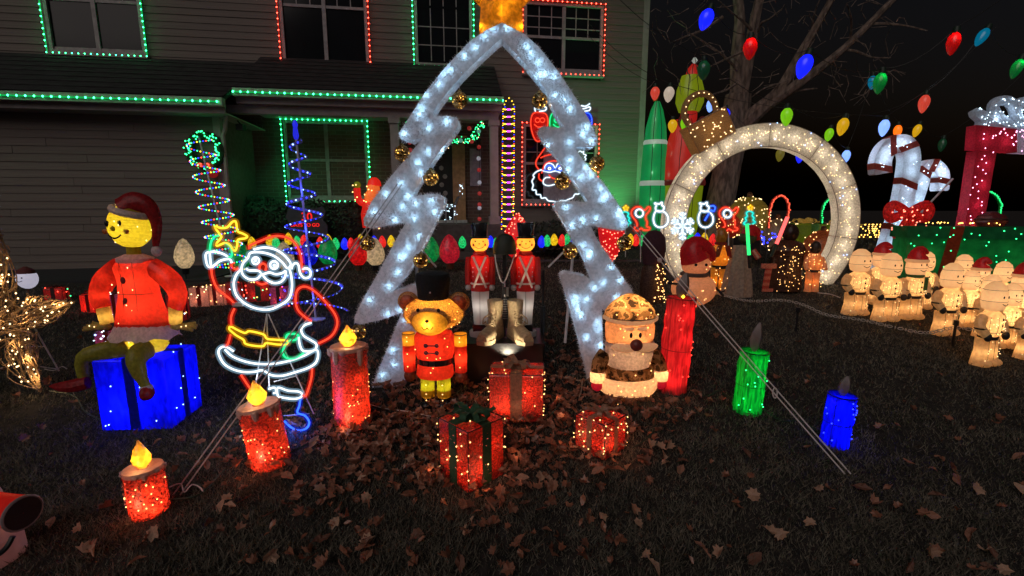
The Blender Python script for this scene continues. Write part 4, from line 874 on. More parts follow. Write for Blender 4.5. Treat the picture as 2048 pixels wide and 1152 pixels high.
GOLDY = cloth('golden_lime_cloth', (.70, .66, .05), .6, 0, .1, 50, .7, .03, ribs=34); GOLDY2 = cloth('golden_arm_cloth', (.62, .46, .14), .5, 0, .15, 50, .3, .03); TRIMW = cloth('pale_plush_trim', (.80, .68, .70), .45, 0, .15, 50, .6, .02); OLIVE = cloth('olive_legging', (.30, .27, .04), .4, .02, .2, 50, .4, .02)
part('hips', MB().lathe([(40 * f_m, 0), (52 * f_m, fz_(690)), (54 * f_m, fz_(668))], 18, sy=.75), GOLDY, sf)
part('coat', MB().lathe([(66 * f_m, fz_(650)), (60 * f_m, fz_(630)), (48 * f_m, fz_(590)), (46 * f_m, fz_(560)), (52 * f_m, fz_(535)), (42 * f_m, fz_(520)), (22 * f_m, fz_(512))], 20, sy=.68), COATC, sf)
sk = MB(); n = 30
for i, (r_, z_) in enumerate([(58, 640), (72, 658), (84, 672)]):
    for k in range(n):
        a = 2 * math.pi * k / n; rr = r_ * f_m * (1 + (.05 * math.sin(8 * a) if i == 2 else 0)); sk.v.append((rr * math.cos(a), rr * .7 * math.sin(a), fz_(z_) + (.012 * math.cos(8 * a) if i == 2 else 0)))
for i in range(2):
    for k in range(n): sk.f.append((i * n + k, i * n + (k + 1) % n, (i + 1) * n + (k + 1) % n, (i + 1) * n + k))
part('skirt_trim', sk, TRIMW, sf)
part('collar', MB().lathe([(40 * f_m, fz_(524)), (42 * f_m, fz_(516)), (20 * f_m, fz_(508))], 18, sy=.8, cap=False, wob=.04), TRIMW, sf)
part('neck', MB().lathe([(15 * f_m, fz_(514)), (14 * f_m, fz_(490))], 12), GOLDY, sf)
part('head', MB().ell((0, 0, fz_(452)), 47 * f_m, 42 * f_m, 43 * f_m, 20, 14), GOLDY, sf)
for sx in (-1, 1):
    part('eye', MB().ell((sx * 16 * f_m - 8 * f_m, -38.5 * f_m, fz_(446)), 4.5 * f_m, 3 * f_m, 6 * f_m, 9, 6), SBL, sf); part('cheek', MB().ell((sx * 26 * f_m - 8 * f_m, -35 * f_m, fz_(462)), 6 * f_m, 2.5 * f_m, 5 * f_m, 9, 6), cloth('cheek_rose', (.6, .16, .04), .4), sf)
part('nose', MB().ell((-8 * f_m, -43 * f_m, fz_(456)), 5 * f_m, 5 * f_m, 5 * f_m, 9, 7), GOLDY, sf); part('mouth', MB().tube(cr([(-22 * f_m, -39.5 * f_m, fz_(468)), (-15 * f_m, -40.5 * f_m, fz_(473)), (-8 * f_m, -40.8 * f_m, fz_(475)), (0, -40.5 * f_m, fz_(473)), (7 * f_m, -39.5 * f_m, fz_(468))], 3), 1.5 * f_m, 5), SBL, sf)
part('hat_band', MB().tube([(6 * f_m + 36 * f_m * math.cos(a), 36 * f_m * math.sin(a), fz_(424) - 9 * f_m * math.cos(a)) for a in np.linspace(0, 6.283, 25)[:-1]], 7 * f_m, 7, True), TRIMW, sf)
htc = cloth('red_hat_plush', (.36, .025, .03), .4, 0, .25, 50, .5, .02)
part('hat', MB().tube(cr([(4 * f_m, .01, fz_(420)), (18 * f_m, .01, fz_(409)), (48 * f_m, .01, fz_(413)), (62 * f_m, .01, fz_(446)), (55 * f_m, 0, fz_(494))], 4), list(np.interp(np.linspace(0, 1, 17), [0, .25, .5, .75, 1], [34 * f_m, 25 * f_m, 17 * f_m, 12 * f_m, 6 * f_m])), 12), htc, sf)
part('pom_pom', MB().ell((56 * f_m, 0, fz_(502)), 11 * f_m, n=10, m=8), TRIMW, sf)
for sx in (-1, 1):
    a = part('sleeve', MB().tube(cr([(sx * 42 * f_m, 0, fz_(534)), (sx * 80 * f_m, 0, fz_(560)), (sx * 98 * f_m, -.01, fz_(588)), (sx * 90 * f_m, -.02, fz_(614))], 4), list(np.interp(np.linspace(0, 1, 13), [0, .4, 1], [20 * f_m, 23 * f_m, 17 * f_m])), 11), COATC, sf)
    part('cuff', MB().tube([(sx * 90 * f_m, -.02, fz_(614)), (sx * 86 * f_m, -.02, fz_(646))], [15 * f_m, 14 * f_m], 11), GOLDY2, a)
    hd = MB().ell((sx * 90 * f_m, -.03, fz_(651)), 15 * f_m, 11 * f_m, 7 * f_m, 10, 7)
    for k, (l, dz, dy) in enumerate([(36, -9, -.012), (40, -5, .0), (38, -2, .012), (30, 2, .024)]):
        hd.tube([(sx * 98 * f_m, -.03 + dy, fz_(651)), (sx * (100 + l * .55) * f_m, -.035 + dy * 1.6, fz_(650) + dz * .4 * f_m), (sx * (100 + l) * f_m, -.04 + dy * 2, fz_(648) + dz * f_m)], [5 * f_m, 4.5 * f_m, 3 * f_m], 6)
    hd.tube([(sx * 88 * f_m, -.045, fz_(650)), (sx * 100 * f_m, -.065, fz_(655))], [5 * f_m, 3 * f_m], 6)
    part('hand', hd, GOLDY2, a)
part('leg', MB().tube(cr([(26 * f_m, -.12, .03), (34 * f_m, -.25, .02), (44 * f_m, -.27, -.08), (52 * f_m, -.26, -.16)], 3), [22 * f_m, 22 * f_m, 21 * f_m, 20 * f_m, 19 * f_m, 17 * f_m, 15 * f_m, 12 * f_m, 11 * f_m, 10 * f_m], 10), OLIVE, sf)
part('leg_cuff', MB().ell((53 * f_m, -.262, -.175), 14 * f_m, 14 * f_m, 9 * f_m, 10, 7), TRIMW, sf); part('shoe', MB().ell((56 * f_m, -.275, -.20), 13 * f_m, 20 * f_m, 14 * f_m, 10, 8), htc, sf)
part('leg', MB().tube(cr([(-28 * f_m, -.06, .03), (-70 * f_m, -.16, .035), (-108 * f_m, -.2, .0), (-112 * f_m, -.2, -.12)], 3), [22 * f_m, 21 * f_m, 20 * f_m, 18 * f_m, 16 * f_m, 15 * f_m, 14 * f_m, 13 * f_m, 12 * f_m, 11 * f_m], 10), OLIVE, sf)
part('shoe', MB().tube(cr([(-98 * f_m, -.22, -.15), (-140 * f_m, -.24, -.17), (-182 * f_m, -.25, -.165)], 3), [12 * f_m, 13 * f_m, 13 * f_m, 12 * f_m, 10 * f_m, 6 * f_m, 2 * f_m], 8), htc, sf)
for zz in (557, 598): part('coat_button', MB().ell((-10 * f_m, -46 * f_m * .69, fz_(zz)), 7 * f_m, 3 * f_m, 7 * f_m, 9, 6), plain('dark_red_button', (.22, .03, .03), .6), sf)
wr = MB()
for x in (-14, 17): wr.tube([(x * f_m, -46.5 * f_m * .69, fz_(522)), (x * f_m, -45 * f_m * .7, fz_(590)), (x * 1.1 * f_m, -58 * f_m * .69, fz_(645))], .0022, 4)
wr.ring((0, 0, fz_(585)), 47 * f_m, .002, 20, 4, Matrix.Diagonal((1, .69, 1))); part('wire_frame', wr, WIRE, sf)
for p, w in (((0, -.01, fz_(455)), 1.0), ((0, 0, fz_(560)), .75), ((0, 0, fz_(615)), .95), ((-94 * f_m, -.01, fz_(588)), .14), ((94 * f_m, -.01, fz_(588)), .14), ((-72 * f_m, 0, fz_(552)), .10), ((72 * f_m, 0, fz_(552)), .10), ((0, -.02, fz_(682)), .9), ((-88 * f_m, -.02, fz_(632)), .14), ((88 * f_m, -.02, fz_(632)), .14)): lamp(sf, p, (1, .70, .30), w * 1.15, .012)
bulbs(sf, [((x - 296) * f_m, -(44 * .68 if y < 650 else 53 * .76) * f_m - .02, fz_(y)) for x, y in [(305, 532), (262, 565), (310, 575), (275, 580), (255, 580), (290, 605), (302, 615), (285, 628), (265, 640), (255, 700), (292, 675), (310, 698)]] + ellpts(12, (0, 0, fz_(452)), 46 * f_m, 42 * f_m, 46 * f_m, 1.03, True)
      + [(sx * a_ * f_m, -.06, fz_(z_)) for sx in (-1, 1) for a_, z_ in ((88, 570), (98, 592), (92, 608), (108, 650), (120, 648))], WARMW, .0055)

# ================================================================== big neon santa
def neon(name, label, cat, strokes, Y, r, base, stakes=(), group=None, sl=0.0):
    loc = Vector((P(base[0], base[1], Y).x, Y, gz(Y))); root = thing(name, label, cat, loc, 0, group)
    for mat, pts, closed in strokes:
        pp = cr([P(x, y, Y, sl) - loc for x, y in pts], 4, closed); nt_ = part('neon_tube', MB().tube(pp, r * .8, 6, closed), mat, root); part('halo_shell', MB().tube(pp, r * 2.3, 9, closed), sleeve(mat), nt_)
    for pts, rr in stakes: part('stake', MB().tube([P(x, y, Y + .02) - loc if y < 9000 else Vector((0, 0, 0)) for x, y in pts], rr, 5), WHITEM, root)
    return root
def s7(p): return C(p, 380, 240, 3.6)
def s8(p): return C(p, 380, 420, 2.505)
def circ(x, y, r, n=10): return [(x + r * math.cos(2 * math.pi * i / n), y + r * math.sin(2 * math.pi * i / n)) for i in range(n)]
SY = G(590, 866).y
SAN = [(NY, s7([(178, 768), (225, 778), (268, 772), (300, 738), (325, 728), (334, 748), (343, 800), (380, 818), (412, 837), (396, 852), (346, 862), (340, 900), (330, 935), (314, 938), (288, 900), (255, 885), (220, 897), (192, 905), (194, 885), (226, 842), (205, 810)]), True),
       (NG, s7([(212, 830), (172, 843), (150, 885), (142, 950)]), False), (NG, s7([(258, 886), (292, 915), (302, 955), (296, 985), (278, 988)]), False),
       (NW, s7([(278, 988), (240, 965), (190, 950), (135, 950), (114, 968), (116, 1010), (128, 1050), (150, 1060), (180, 1042), (215, 1015), (260, 1002), (290, 1005), (300, 1030)]), False), (NW, s7([(142, 955), (146, 1005), (152, 1055)]), False),
       (NR, s7([(300, 1030), (302, 1058), (330, 1075), (352, 1070)]), False), (NR, s8([(107, 290), (112, 335), (135, 390), (175, 425), (205, 450), (226, 474)]), False),
       (NR, s8([(298, 197), (297, 182), (320, 168), (360, 152), (395, 138), (440, 130), (490, 140), (525, 165), (548, 205), (558, 250), (560, 285), (568, 312)]), False),
       (NW, s8([(508, 296), (516, 275), (530, 266), (543, 275), (548, 300), (556, 325), (575, 341), (598, 335), (605, 315), (596, 297), (578, 292), (562, 298)]), False),
       (NW, s8([(320, 198), (370, 188), (425, 197), (470, 225), (503, 265), (500, 285), (485, 290), (462, 262), (420, 230), (365, 213), (305, 214), (290, 240), (265, 268), (258, 300), (268, 328), (298, 347), (335, 345), (360, 325), (385, 350), (420, 366), (455, 360), (476, 335), (479, 306), (462, 316), (430, 322), (400, 313), (378, 318), (360, 325)]), False),
       (NW, s8([(282, 292), (295, 302), (325, 303), (345, 305), (358, 320)]), False), (NW, s8(circ(329, 254, 17)), True), (NW, s8(circ(421, 276, 19)), True), (NW, s8(circ(326, 252, 5, 6)), True), (NW, s8(circ(423, 279, 5, 6)), True),
       (NR, s8([(348, 300), (350, 278), (366, 268), (381, 280), (378, 303)]), False), (NR, s8([(332, 360), (358, 373), (386, 365)]), False),
       (NW, s8([(258, 295), (232, 325), (219, 370), (232, 425), (275, 468), (335, 494), (400, 498), (460, 472), (498, 440), (511, 385), (507, 330), (498, 295)]), False),
       (NR, s8([(608, 558), (572, 533), (540, 500), (529, 455), (535, 408), (558, 386), (590, 387), (630, 412), (680, 462), (722, 515), (738, 560), (727, 605), (698, 640), (645, 668)]), False),
       (NW, s8([(606, 565), (572, 578), (557, 600), (570, 630), (605, 652), (633, 672), (628, 698), (600, 708), (565, 704), (550, 675), (544, 635)]), False),
       (NG, s8([(480, 645), (488, 625), (518, 620), (544, 630), (528, 650), (500, 655), (473, 685), (466, 720), (488, 743), (530, 744), (570, 716)]), False),
       (NY, s8([(205, 584), (240, 602), (275, 616), (296, 607), (340, 615), (372, 626), (386, 645), (430, 650), (486, 655), (486, 672), (440, 674), (382, 667), (366, 682), (320, 680), (278, 670), (268, 650), (232, 628), (203, 604), (196, 592)]), True),
       (NR, s8([(222, 495), (206, 535), (207, 580)]), False), (NR, s8([(203, 625), (192, 665), (180, 684)]), False),
       (NW, s8([(175, 698), (215, 735), (300, 765), (400, 772), (500, 755), (575, 728), (630, 700), (642, 725), (630, 765), (590, 792), (530, 812), (465, 830), (410, 828), (378, 810), (355, 803), (325, 810), (275, 812), (220, 800), (172, 772), (146, 728), (145, 700), (165, 685), (190, 690), (218, 708)]), False),
       (NR, s8([(255, 825), (278, 860), (300, 893)]), False), (NR, s8([(612, 795), (608, 840), (592, 900), (578, 932), (562, 925)]), False),
       (NW, s8([(440, 890), (490, 905), (545, 910), (562, 925), (548, 942), (510, 946), (455, 938), (440, 930)]), True), (NW, s8([(395, 897), (424, 890), (432, 912), (418, 918)]), False),
       (NB, s8([(553, 942), (548, 980), (538, 1016), (575, 1030), (597, 1062), (585, 1092), (548, 1105), (508, 1090), (472, 1057)]), False), (NB, s8([(262, 1008), (266, 1038), (290, 1064)]), False)]
san = neon('neon_santa', 'large neon tube santa outline holding up a yellow star', 'neon sign', SAN, SY, .0078, (575, 860),
           [(s8([(385, 520), (398, 900)]), .004), (s8([(392, 520), (620, 1020)]), .004), (s8([(385, 520), (330, 870)]), .004), (s8([(300, 500), (520, 460)]), .004), (s8([(420, 860), (540, 830)]), .003), (s8([(470, 1030), (600, 1020)]), .003)])
part('plug_joint', MB().box(*[v for v in (-.03, .03, -.012, .012, 0, .02)]), WHITEM, san, False).location = P(477, 612, SY) - san.location
lamp(san, P(520, 760, SY) - san.location + Vector((0, -.06, 0)), (.75, .85, 1), 1.6, .06, 'tube_spill_lamp'); lamp(san, P(590, 850, SY) - san.location + Vector((0, -.05, .0)), (.05, .12, 1), 1.6, .04, 'tube_spill_lamp')  # added lamps before the sign, throwing its spill on the lawn

# ================================================================== spiral light trees
def spiral(label, pb, pt, Y, r0, r1, turns, mats, nb, br, rib=None, lean=0.0, zfun=None):
    b = P(*pb, Y); b.z = gz(Y); top = P(*pt, Y); hgt = top.z - b.z; dx = top.x - b.x
    root = thing('spiral_tree', label, 'light tree', b, 0, 'spiral light trees'); n = turns * 28
    part('pole', MB().tube([(0, 0, 0), (dx, 0, hgt)], .012, 7), WHITEM, root); part('base_plate', MB().lathe([(.10, 0), (.10, .012), (.02, .02)], 18), WHITEM, root)
    pts = []
    for i in range(n + 1):
        t0 = i / n; t = t0 * (1.35 - .35 * t0) if rib else t0; a = 2 * math.pi * turns * t0 + .6; rr = r0 + (r1 - r0) * t; pts.append(Vector((dx * t + rr * math.cos(a), rr * math.sin(a) * .9, .06 + (hgt - .08) * t)))
    part('spiral_wire', MB().tube(pts, rib or .006, 5, flat=(2.2 if rib else None)), plain('clear_tape_' + ('b' if rib else 'm'), (.22, .22, .6) if rib else (.25, .25, .25), .4, bump=0), root)
    sel = [[] for _ in mats]; L = [0]
    for i in range(n): L.append(L[-1] + (pts[i + 1] - pts[i]).length)
    for k in range(nb):
        s = L[-1] * (k + .5) / nb; i = min(n - 1, next(j for j in range(n) if L[j + 1] >= s)); sel[k % len(mats)].append(pts[i].lerp(pts[i + 1], (s - L[i]) / (L[i + 1] - L[i] + 1e-9)) + Vector((0, -.012, 0)))
    for m, q_ in zip(mats, sel): bulbs(root, q_, m, br)
    return root, hgt, dx
rt, hg_, dx_ = spiral('blue spiral light tree on a white pole before the green-lit window', (632, 640), (592, 275), G(632, 640).y, .36, .05, 8, [BLUEB, BLUEB, LBLU], 170, .010, .009)
part('finial', MB().lathe([(.018, hg_ - .02), (.03, hg_ + .02), (.02, hg_ + .10), (.028, hg_ + .13), (.012, hg_ + .17)], 10, (dx_, 0, 0)), cloth('blue_bulb_skin', (.03, .04, .8), .5, .5, .1, 20, .1, .05), rt)
for z in (.25, .6, 1.0, 1.4): lamp(rt, (dx_ * z / hg_, -.06, z), (.03, .06, 1), .9, .03)
spiral('multicoloured spiral light tree before the wreath on the garage corner', (468, 590), (398, 275), 7.2, .27, .17, 9, [BLUEB, REDB, GREENB, BLUEB, YELB, GREENB], 300, .012)
# ================================================================== left side: vine star, small gifts, wreath, ground bulbs
VY = G(85, 788).y; vm = MPP(40, 650, VY); vl = Vector((P(10, 650, VY).x, VY, gz(VY)))
vs_ = thing('vine_star', 'large grapevine star wrapped in warm lights at the left edge', 'star', vl)
SPX = [(150, 603), (70, 668), (82, 785), (0, 705), (-85, 790), (-75, 668), (-150, 600), (-40, 585), (-8, 440), (38, 590)]
SP = [P(x, y, VY) - vl for x, y in SPX]; VINE = plain('grapevine', (.34, .22, .12), .8, scale=30, bump=.4); cen = P(2, 645, VY) - vl
for k in range(0, 10, 2):
    tip, a, b = SP[k], SP[k - 1], SP[(k + 1) % 10]; vn = MB()
    for _ in range(34):
        s, e = a.lerp(b, random.random()), tip.lerp(a if random.random() < .5 else b, random.random() ** 1.5 * .9); s = s.lerp(cen, random.random() * .5)
        m = s.lerp(e, .5) + Vector((random.gauss(0, .03), random.gauss(0, .04), random.gauss(0, .03))); vn.tube(cr([s + Vector((0, random.gauss(0, .03), 0)), m, e], 3), .0045, 4)
    for _ in range(22):
        t = random.random(); c_ = a.lerp(b, random.random()).lerp(tip, t); ax = Vector([random.gauss(0, 1) for _ in range(3)]).normalized() * .05 * (1.1 - t); by = ax.orthogonal()
        vn.tube([c_ + ax * math.cos(u) + by * math.sin(u) for u in np.linspace(0, 4.5, 6)], .0035, 4)
    part('vine_point', vn, VINE, vs_, True, 'stuff')
vn = MB()
for _ in range(70):
    a, b = random.choice(SP[1::2]), random.choice(SP[1::2]); s, e = cen.lerp(a, random.random()), cen.lerp(b, random.random()); mm_ = s.lerp(e, .5) + Vector((random.gauss(0, .04), random.gauss(0, .04), random.gauss(0, .04))); vn.tube(cr([s, mm_, e], 3), .0045, 4)
part('vine_centre', vn, VINE, vs_, True, 'stuff')
bp = [cen + Vector((random.gauss(0, .1), -.04, random.gauss(0, .1))) for _ in range(24)]
for k in range(0, 10, 2):
    for _ in range(26): bp.append(SP[k].lerp(SP[k - 1].lerp(SP[(k + 1) % 10], random.random()), random.random() ** .6) + Vector((0, random.uniform(-.05, .0), 0)))
bulbs(vs_, bp, WARMW, .0075)
for x, y in ((110, 612), (60, 600), (45, 640), (30, 690), (70, 760), (55, 720), (0, 560), (-10, 640)): lamp(vs_, P(x, y, VY - .04) - vl, (1, .62, .26), .30, .008, 'bulb_spill_lamp')
part('stand', MB().tube([P(60, 640, VY + .1) - vl, P(118, 742, VY + .25) - vl], .006, 5), WHITEM, vs_); part('stand', MB().tube([P(20, 693, VY + .1) - vl, P(92, 693, VY + .18) - vl], .004, 5), WHITEM, vs_); part('stand', MB().tube([P(60, 730, VY + .1) - vl, P(112, 738, VY + .22) - vl], .005, 5), WHITEM, vs_)
# white ball face on a stake
fl_ = Vector((P(52, 557, 6.2).x, 6.2, gz(6.2))); fb = thing('snowman_stake', 'white lit ball snowman face on a stake behind the vine star', 'lawn stake', fl_); fc = P(54, 557, 6.2) - fl_
SNOWC = cloth('lit_white_shell', (.72, .70, .74), .4, .35, .08, 20, .1, .05, ecol=(.80, .78, .95)); part('ball', MB().ell(fc, .125, .10, .14, 16, 10), SNOWC, fb); part('stake', MB().tube([(0, 0, 0), fc], .01, 6), BROWN, fb)
part('knit_cap', MB().lathe([(.11, .07), (.09, .12), (.02, .16)], 12, fc, sy=.8), plain('dark_red_cap', (.12, .02, .02), .8), fb)
for sx in (-1, 1): part('eye', MB().ell(fc + Vector((sx * .04 - .01, -.095, .02)), .010, n=7, m=5), SBL, fb)
part('mouth', MB().tube([fc + Vector((-.05, -.092, -.02)), fc + Vector((-.01, -.1, -.035)), fc + Vector((.03, -.096, -.02))], .004, 5), SBL, fb)
# small lit gifts behind
PINKW = cloth('pink_white_tinsel', (.62, .40, .36), .55, .10, .3, 90, .8, .06, ecol=(1, .36, .22)); DKRED = cloth('dim_red_tinsel', (.42, .03, .03), .5, .05, .4, 90, .8, .06); PURP = cloth('magenta_tinsel', (.45, .08, .22), .5, .07, .4, 90, .8, .06); BLKB = plain('dark_ribbon', (.06, .02, .02), .7)
GBK = 'small lit gifts along the flower bed'
def sg(label, px, py, wpx, hpx, skin, rib, bm, nb, extra=None, rz=0, lc=(1, .3, .15), lw=.25, bw=.35, bowm=None, off=0):
    p = G(px, py); m = MPP(px, py, p.y) * .84; gift(label, p + Vector((0, wpx * m * .3, 0)), R(rz), wpx * m, wpx * m * .6, hpx * m, skin, rib, bowm or rib, bm, nb, lc, lw, GBK, True, bw, .1, extra=extra, edges=False, br=.009)
sg('dim red lit gift with green-lit bow, just beyond the vine star tip', 106, 602, 40, 30, DKRED, BLKB, REDB, 8, (GREENB, 5), 10)
sg('bright red lit gift behind the seated figure, at its left elbow', 180, 624, 48, 40, cloth('bright_red_tinsel', (.8, .03, .02), .5, .25, .3, 90, .8, .05), DRED, REDB, 18, None, -12)
sg('magenta gift with white and blue lights left of the blue box', 212, 708, 46, 52, PURP, DRED, COOL, 16, (LBLU, 8), 20)
sg('purple-white gift showing between the seated figure and its left arm', 232, 640, 40, 60, PURP, DRED, COOL, 14, (LBLU, 5), 0)
sg('gift with cool lights showing behind the seated figure and its right arm', 352, 640, 40, 62, DKRED, BLKB, COOL, 10, (WARM, 8), 0)
sg('pinkish white lit gift with dark red ribbon left of the neon santa arm', 398, 612, 44, 44, PINKW, DRED, WARMW, 26, None, 8, bowm=BLKB)
sg('second pinkish lit gift close behind the first, dark bow on top', 432, 610, 42, 46, PINKW, DRED, WARM, 20, None, -5, bowm=BLKB)
sg('red lit gift with pink lights behind the neon santa raised arm', 468, 608, 40, 50, DKRED, BLKB, REDB, 20, (COOL, 6))
sg('red gift with green and amber lights seen through the neon santa face', 515, 602, 56, 44, DKRED, GRIB, GOLDB, 14, (GREENB, 12), 10)
sg('dark gift with blue lights seen beside the neon santa bag', 560, 615, 46, 48, PURP, BLKB, BLUEB, 20, (REDB, 6), -8)
# wreath on the garage corner
WRE = HW(FU(412, 302, 1.45)[0], 1.47, FU(412, 302, 1.45)[1]); wre = thing('wreath', 'round green lit wreath with red bow on the garage corner', 'wreath', WRE, PHI)
rot = Matrix.Rotation(R(90), 3, 'X'); part('ring', MB().ring((0, 0, 0), .25, .06, 26, 8, rot), plain('pine_green', (.012, .04, .016), .9, scale=60, bump=.8), wre); ne = MB()
for _ in range(900):
    a = random.uniform(0, 6.283); c_ = Vector((.25 * math.cos(a), 0, .25 * math.sin(a))); d = Vector([random.gauss(0, 1) for _ in range(3)]).normalized(); t = d.orthogonal() * .004; ne.add([c_ + d * .05 - t, c_ + d * .05 + t, c_ + d * .10], [(0, 1, 2)])
part('needles', ne, MATS['pine_green'], wre, False, 'stuff'); bulbs(wre, [((.25 + random.uniform(-.06, .06)) * math.cos(a), -.075, (.25 + random.uniform(-.06, .06)) * math.sin(a)) for a in np.linspace(0, 6.2, 70)], GREENB, .015)
bw_ = MB()
for sx in (-1, 1): bw_.ell((sx * .07, -.09, -.24), .07, .03, .045, 10, 7)
bw_.ell((0, -.1, -.24), .03, n=8, m=6); part('bow', bw_, cloth('red_bow_lit', (.5, .05, .03), .4, .12, .2, 40, .3, .05), wre, kind='stuff'); bulbs(wre, [(random.uniform(-.1, .1), -.13, -.24 + random.uniform(-.03, .03)) for _ in range(8)], REDB, .012, 'red_bulb_string')
rb_ = thing('red_wall_lamp', 'dim red glowing ball on the wall just below the wreath', 'lamp', HW(FU(437, 348, 1.3)[0], 1.5, FU(437, 348, 1.3)[1])); part('globe', MB().ell((0, 0, 0), .08, n=12, m=8), cloth('dim_red_globe', (.5, .03, .03), .4, .22, .1, 20, .1, .05), rb_); part('mount', MB().tube([(0, .0, .07), (0, .1, .1)], .015, 6), BLACK, rb_)

# ---- bulb-shaped lights
def c9prof(r, h): return [(r * .42, 0), (r * .62, h * .06), (r * .9, h * .2), (r, h * .36), (r * .92, h * .55), (r * .68, h * .75), (r * .35, h * .92), (.001, h)]
BC = {'red': (.75, .02, .02), 'green': (.01, .40, .11), 'white': (.70, .56, .36), 'blue': (.01, .02, .75), 'yellow': (.75, .48, .01), 'lime': (.25, .62, .01), 'lblue': (.28, .46, .95), 'cyan': (.0, .25, .42), 'coral': (.75, .10, .06), 'orange': (.9, .22, .01), 'olive': (.22, .19, .02), 'teal': (.02, .16, .07), 'ivory': (.72, .62, .52), 'pinkred': (.62, .03, .06)}
def facet(cn, e):
    return cloth('faceted_%s_%g' % (cn, e), BC[cn], .5, e, .45, 28, 1, .06, dark=[c * .45 for c in BC[cn]])
def big_c9(label, px, py, hpx, cn, Y, up=True, lw=.45):
    b = P(px, py, Y); m = MPP(px, py, Y); h = hpx * m * 1.2; r = h * .36 * CO(px); z = min(b.z, gz(Y) + .35); loc = Vector((b.x, Y, gz(Y))); c = thing('giant_light_bulb', label, 'light bulb', loc, random.uniform(-.3, .3), 'giant bulb lights along the walk', (0, random.uniform(-.03, .03)))
    z0 = b.z - loc.z; part('stake', MB().tube([(0, 0, -.02), (0, 0, z0 - h * .18)], .008, 5), BLACK, c)
    part('socket', MB().lathe([(r * .34, -h * .2), (r * .38, -h * .04), (r * .44, h * .02)], 12, (0, 0, z0)), BROWN if cn != 'white' else BLACK, c); part('glass', MB().lathe(c9prof(r, h), 16, (0, 0, z0), cap=False), facet(cn, .22), c)
    lamp(c, (0, 0, z0 + h * .35), tuple(min(1, x + .15) for x in BC[cn]), lw * (h / .5) ** 2 * 2, .02)
big_c9('white giant bulb light behind the shoulder of the seated figure', 370, 536, 50, 'white', 7.0)
big_c9('dim green giant bulb light behind the neon santa star', 484, 538, 48, 'green', 7.6, lw=.2)
big_c9('cream giant bulb light half hidden behind the neon santa hat', 572, 538, 46, 'white', 7.6, lw=.2)
big_c9('green giant bulb light right of the blue spiral tree', 656, 528, 46, 'green', 7.4)
big_c9('bright red giant bulb light left of the white tree arch', 717, 530, 46, 'red', 7.4)
big_c9('warm white giant bulb light beside the red one, left of the arch', 752, 530, 46, 'white', 7.5)
big_c9('green giant bulb light left of the toy soldiers, inside the arch', 862, 524, 44, 'green', 7.6)
big_c9('red giant bulb light next to the left toy soldier', 900, 526, 48, 'pinkred', 7.6)
big_c9('blue giant bulb light half hidden by the blue spiral tree', 620, 530, 42, 'blue', 7.7, lw=.4)
# string of small bulbs along the bed
SB = [(505, 488, 'yellow'), (541, 484, 'yellow'), (553, 488, 'green'), (578, 480, 'yellow'), (595, 486, 'green'), (609, 484, 'red'), (641, 488, 'red'), (657, 483, 'yellow'), (672, 490, 'green'), (690, 490, 'blue'), (703, 490, 'red'), (722, 483, 'yellow'), (749, 486, 'blue'), (765, 486, 'red'), (783, 485, 'yellow'), (800, 486, 'green'), (925, 487, 'green'), (981, 486, 'blue'), (992, 490, 'green'),
      (1083, 486, 'blue'), (1094, 484, 'green'), (1108, 482, 'yellow'), (1124, 483, 'red'), (1134, 482, 'green'), (1145, 486, 'blue'), (1260, 482, 'yellow'), (1271, 483, 'red'), (1285, 483, 'green'), (1310, 484, 'blue'), (1341, 483, 'blue'), (1358, 480, 'white'), (1381, 480, 'green'), (1394, 480, 'blue'), (1408, 480, 'yellow'), (1425, 482, 'red')]
sb0 = Vector((0, 8.0, gz(8.0))); sbs = thing('bulb_garland', 'long string of small multicoloured bulbs along the flower bed', 'light string', sb0)
for x, y, cn in SB:
    c_ = P(x, y + 9, 8.0) - sb0; h = 24 * MPP(x, y, 8.0); part('bulb', MB().lathe(c9prof(h * .33, h), 10, c_, cap=False), cloth('small_%s' % cn, BC[cn], .5, 1.0 if cn in ('blue', 'green') else .7, .5, 45, 1, .06), sbs)
    part('socket', MB().lathe([(h * .16, -h * .22), (h * .18, 0)], 8, c_), BLACK, sbs)
part('cord', MB().tube([P(x, y + 15 + (2 if i % 2 else 0), 8.0) - sb0 for i, (x, y, _) in enumerate(SB)], .006, 4), WIRE, sbs)
rail = thing('edging_rail', 'thin dark rail of the flower bed edging under the bulbs', 'rail', Vector((P(900, 512, 7.9).x, 7.9, gz(7.9))))
part('rail_bar', MB().box(-3.6, 4.4, -.01, .01, .10, .13), plain('grey_rail', (.06, .06, .065), .6), rail, False)
for i in range(9): part('rail_post', MB().box(-3.6 + i * 1.0 - .015, -3.6 + i * 1.0 + .015, -.012, .012, -.1, .10), MATS['grey_rail'], rail, False)

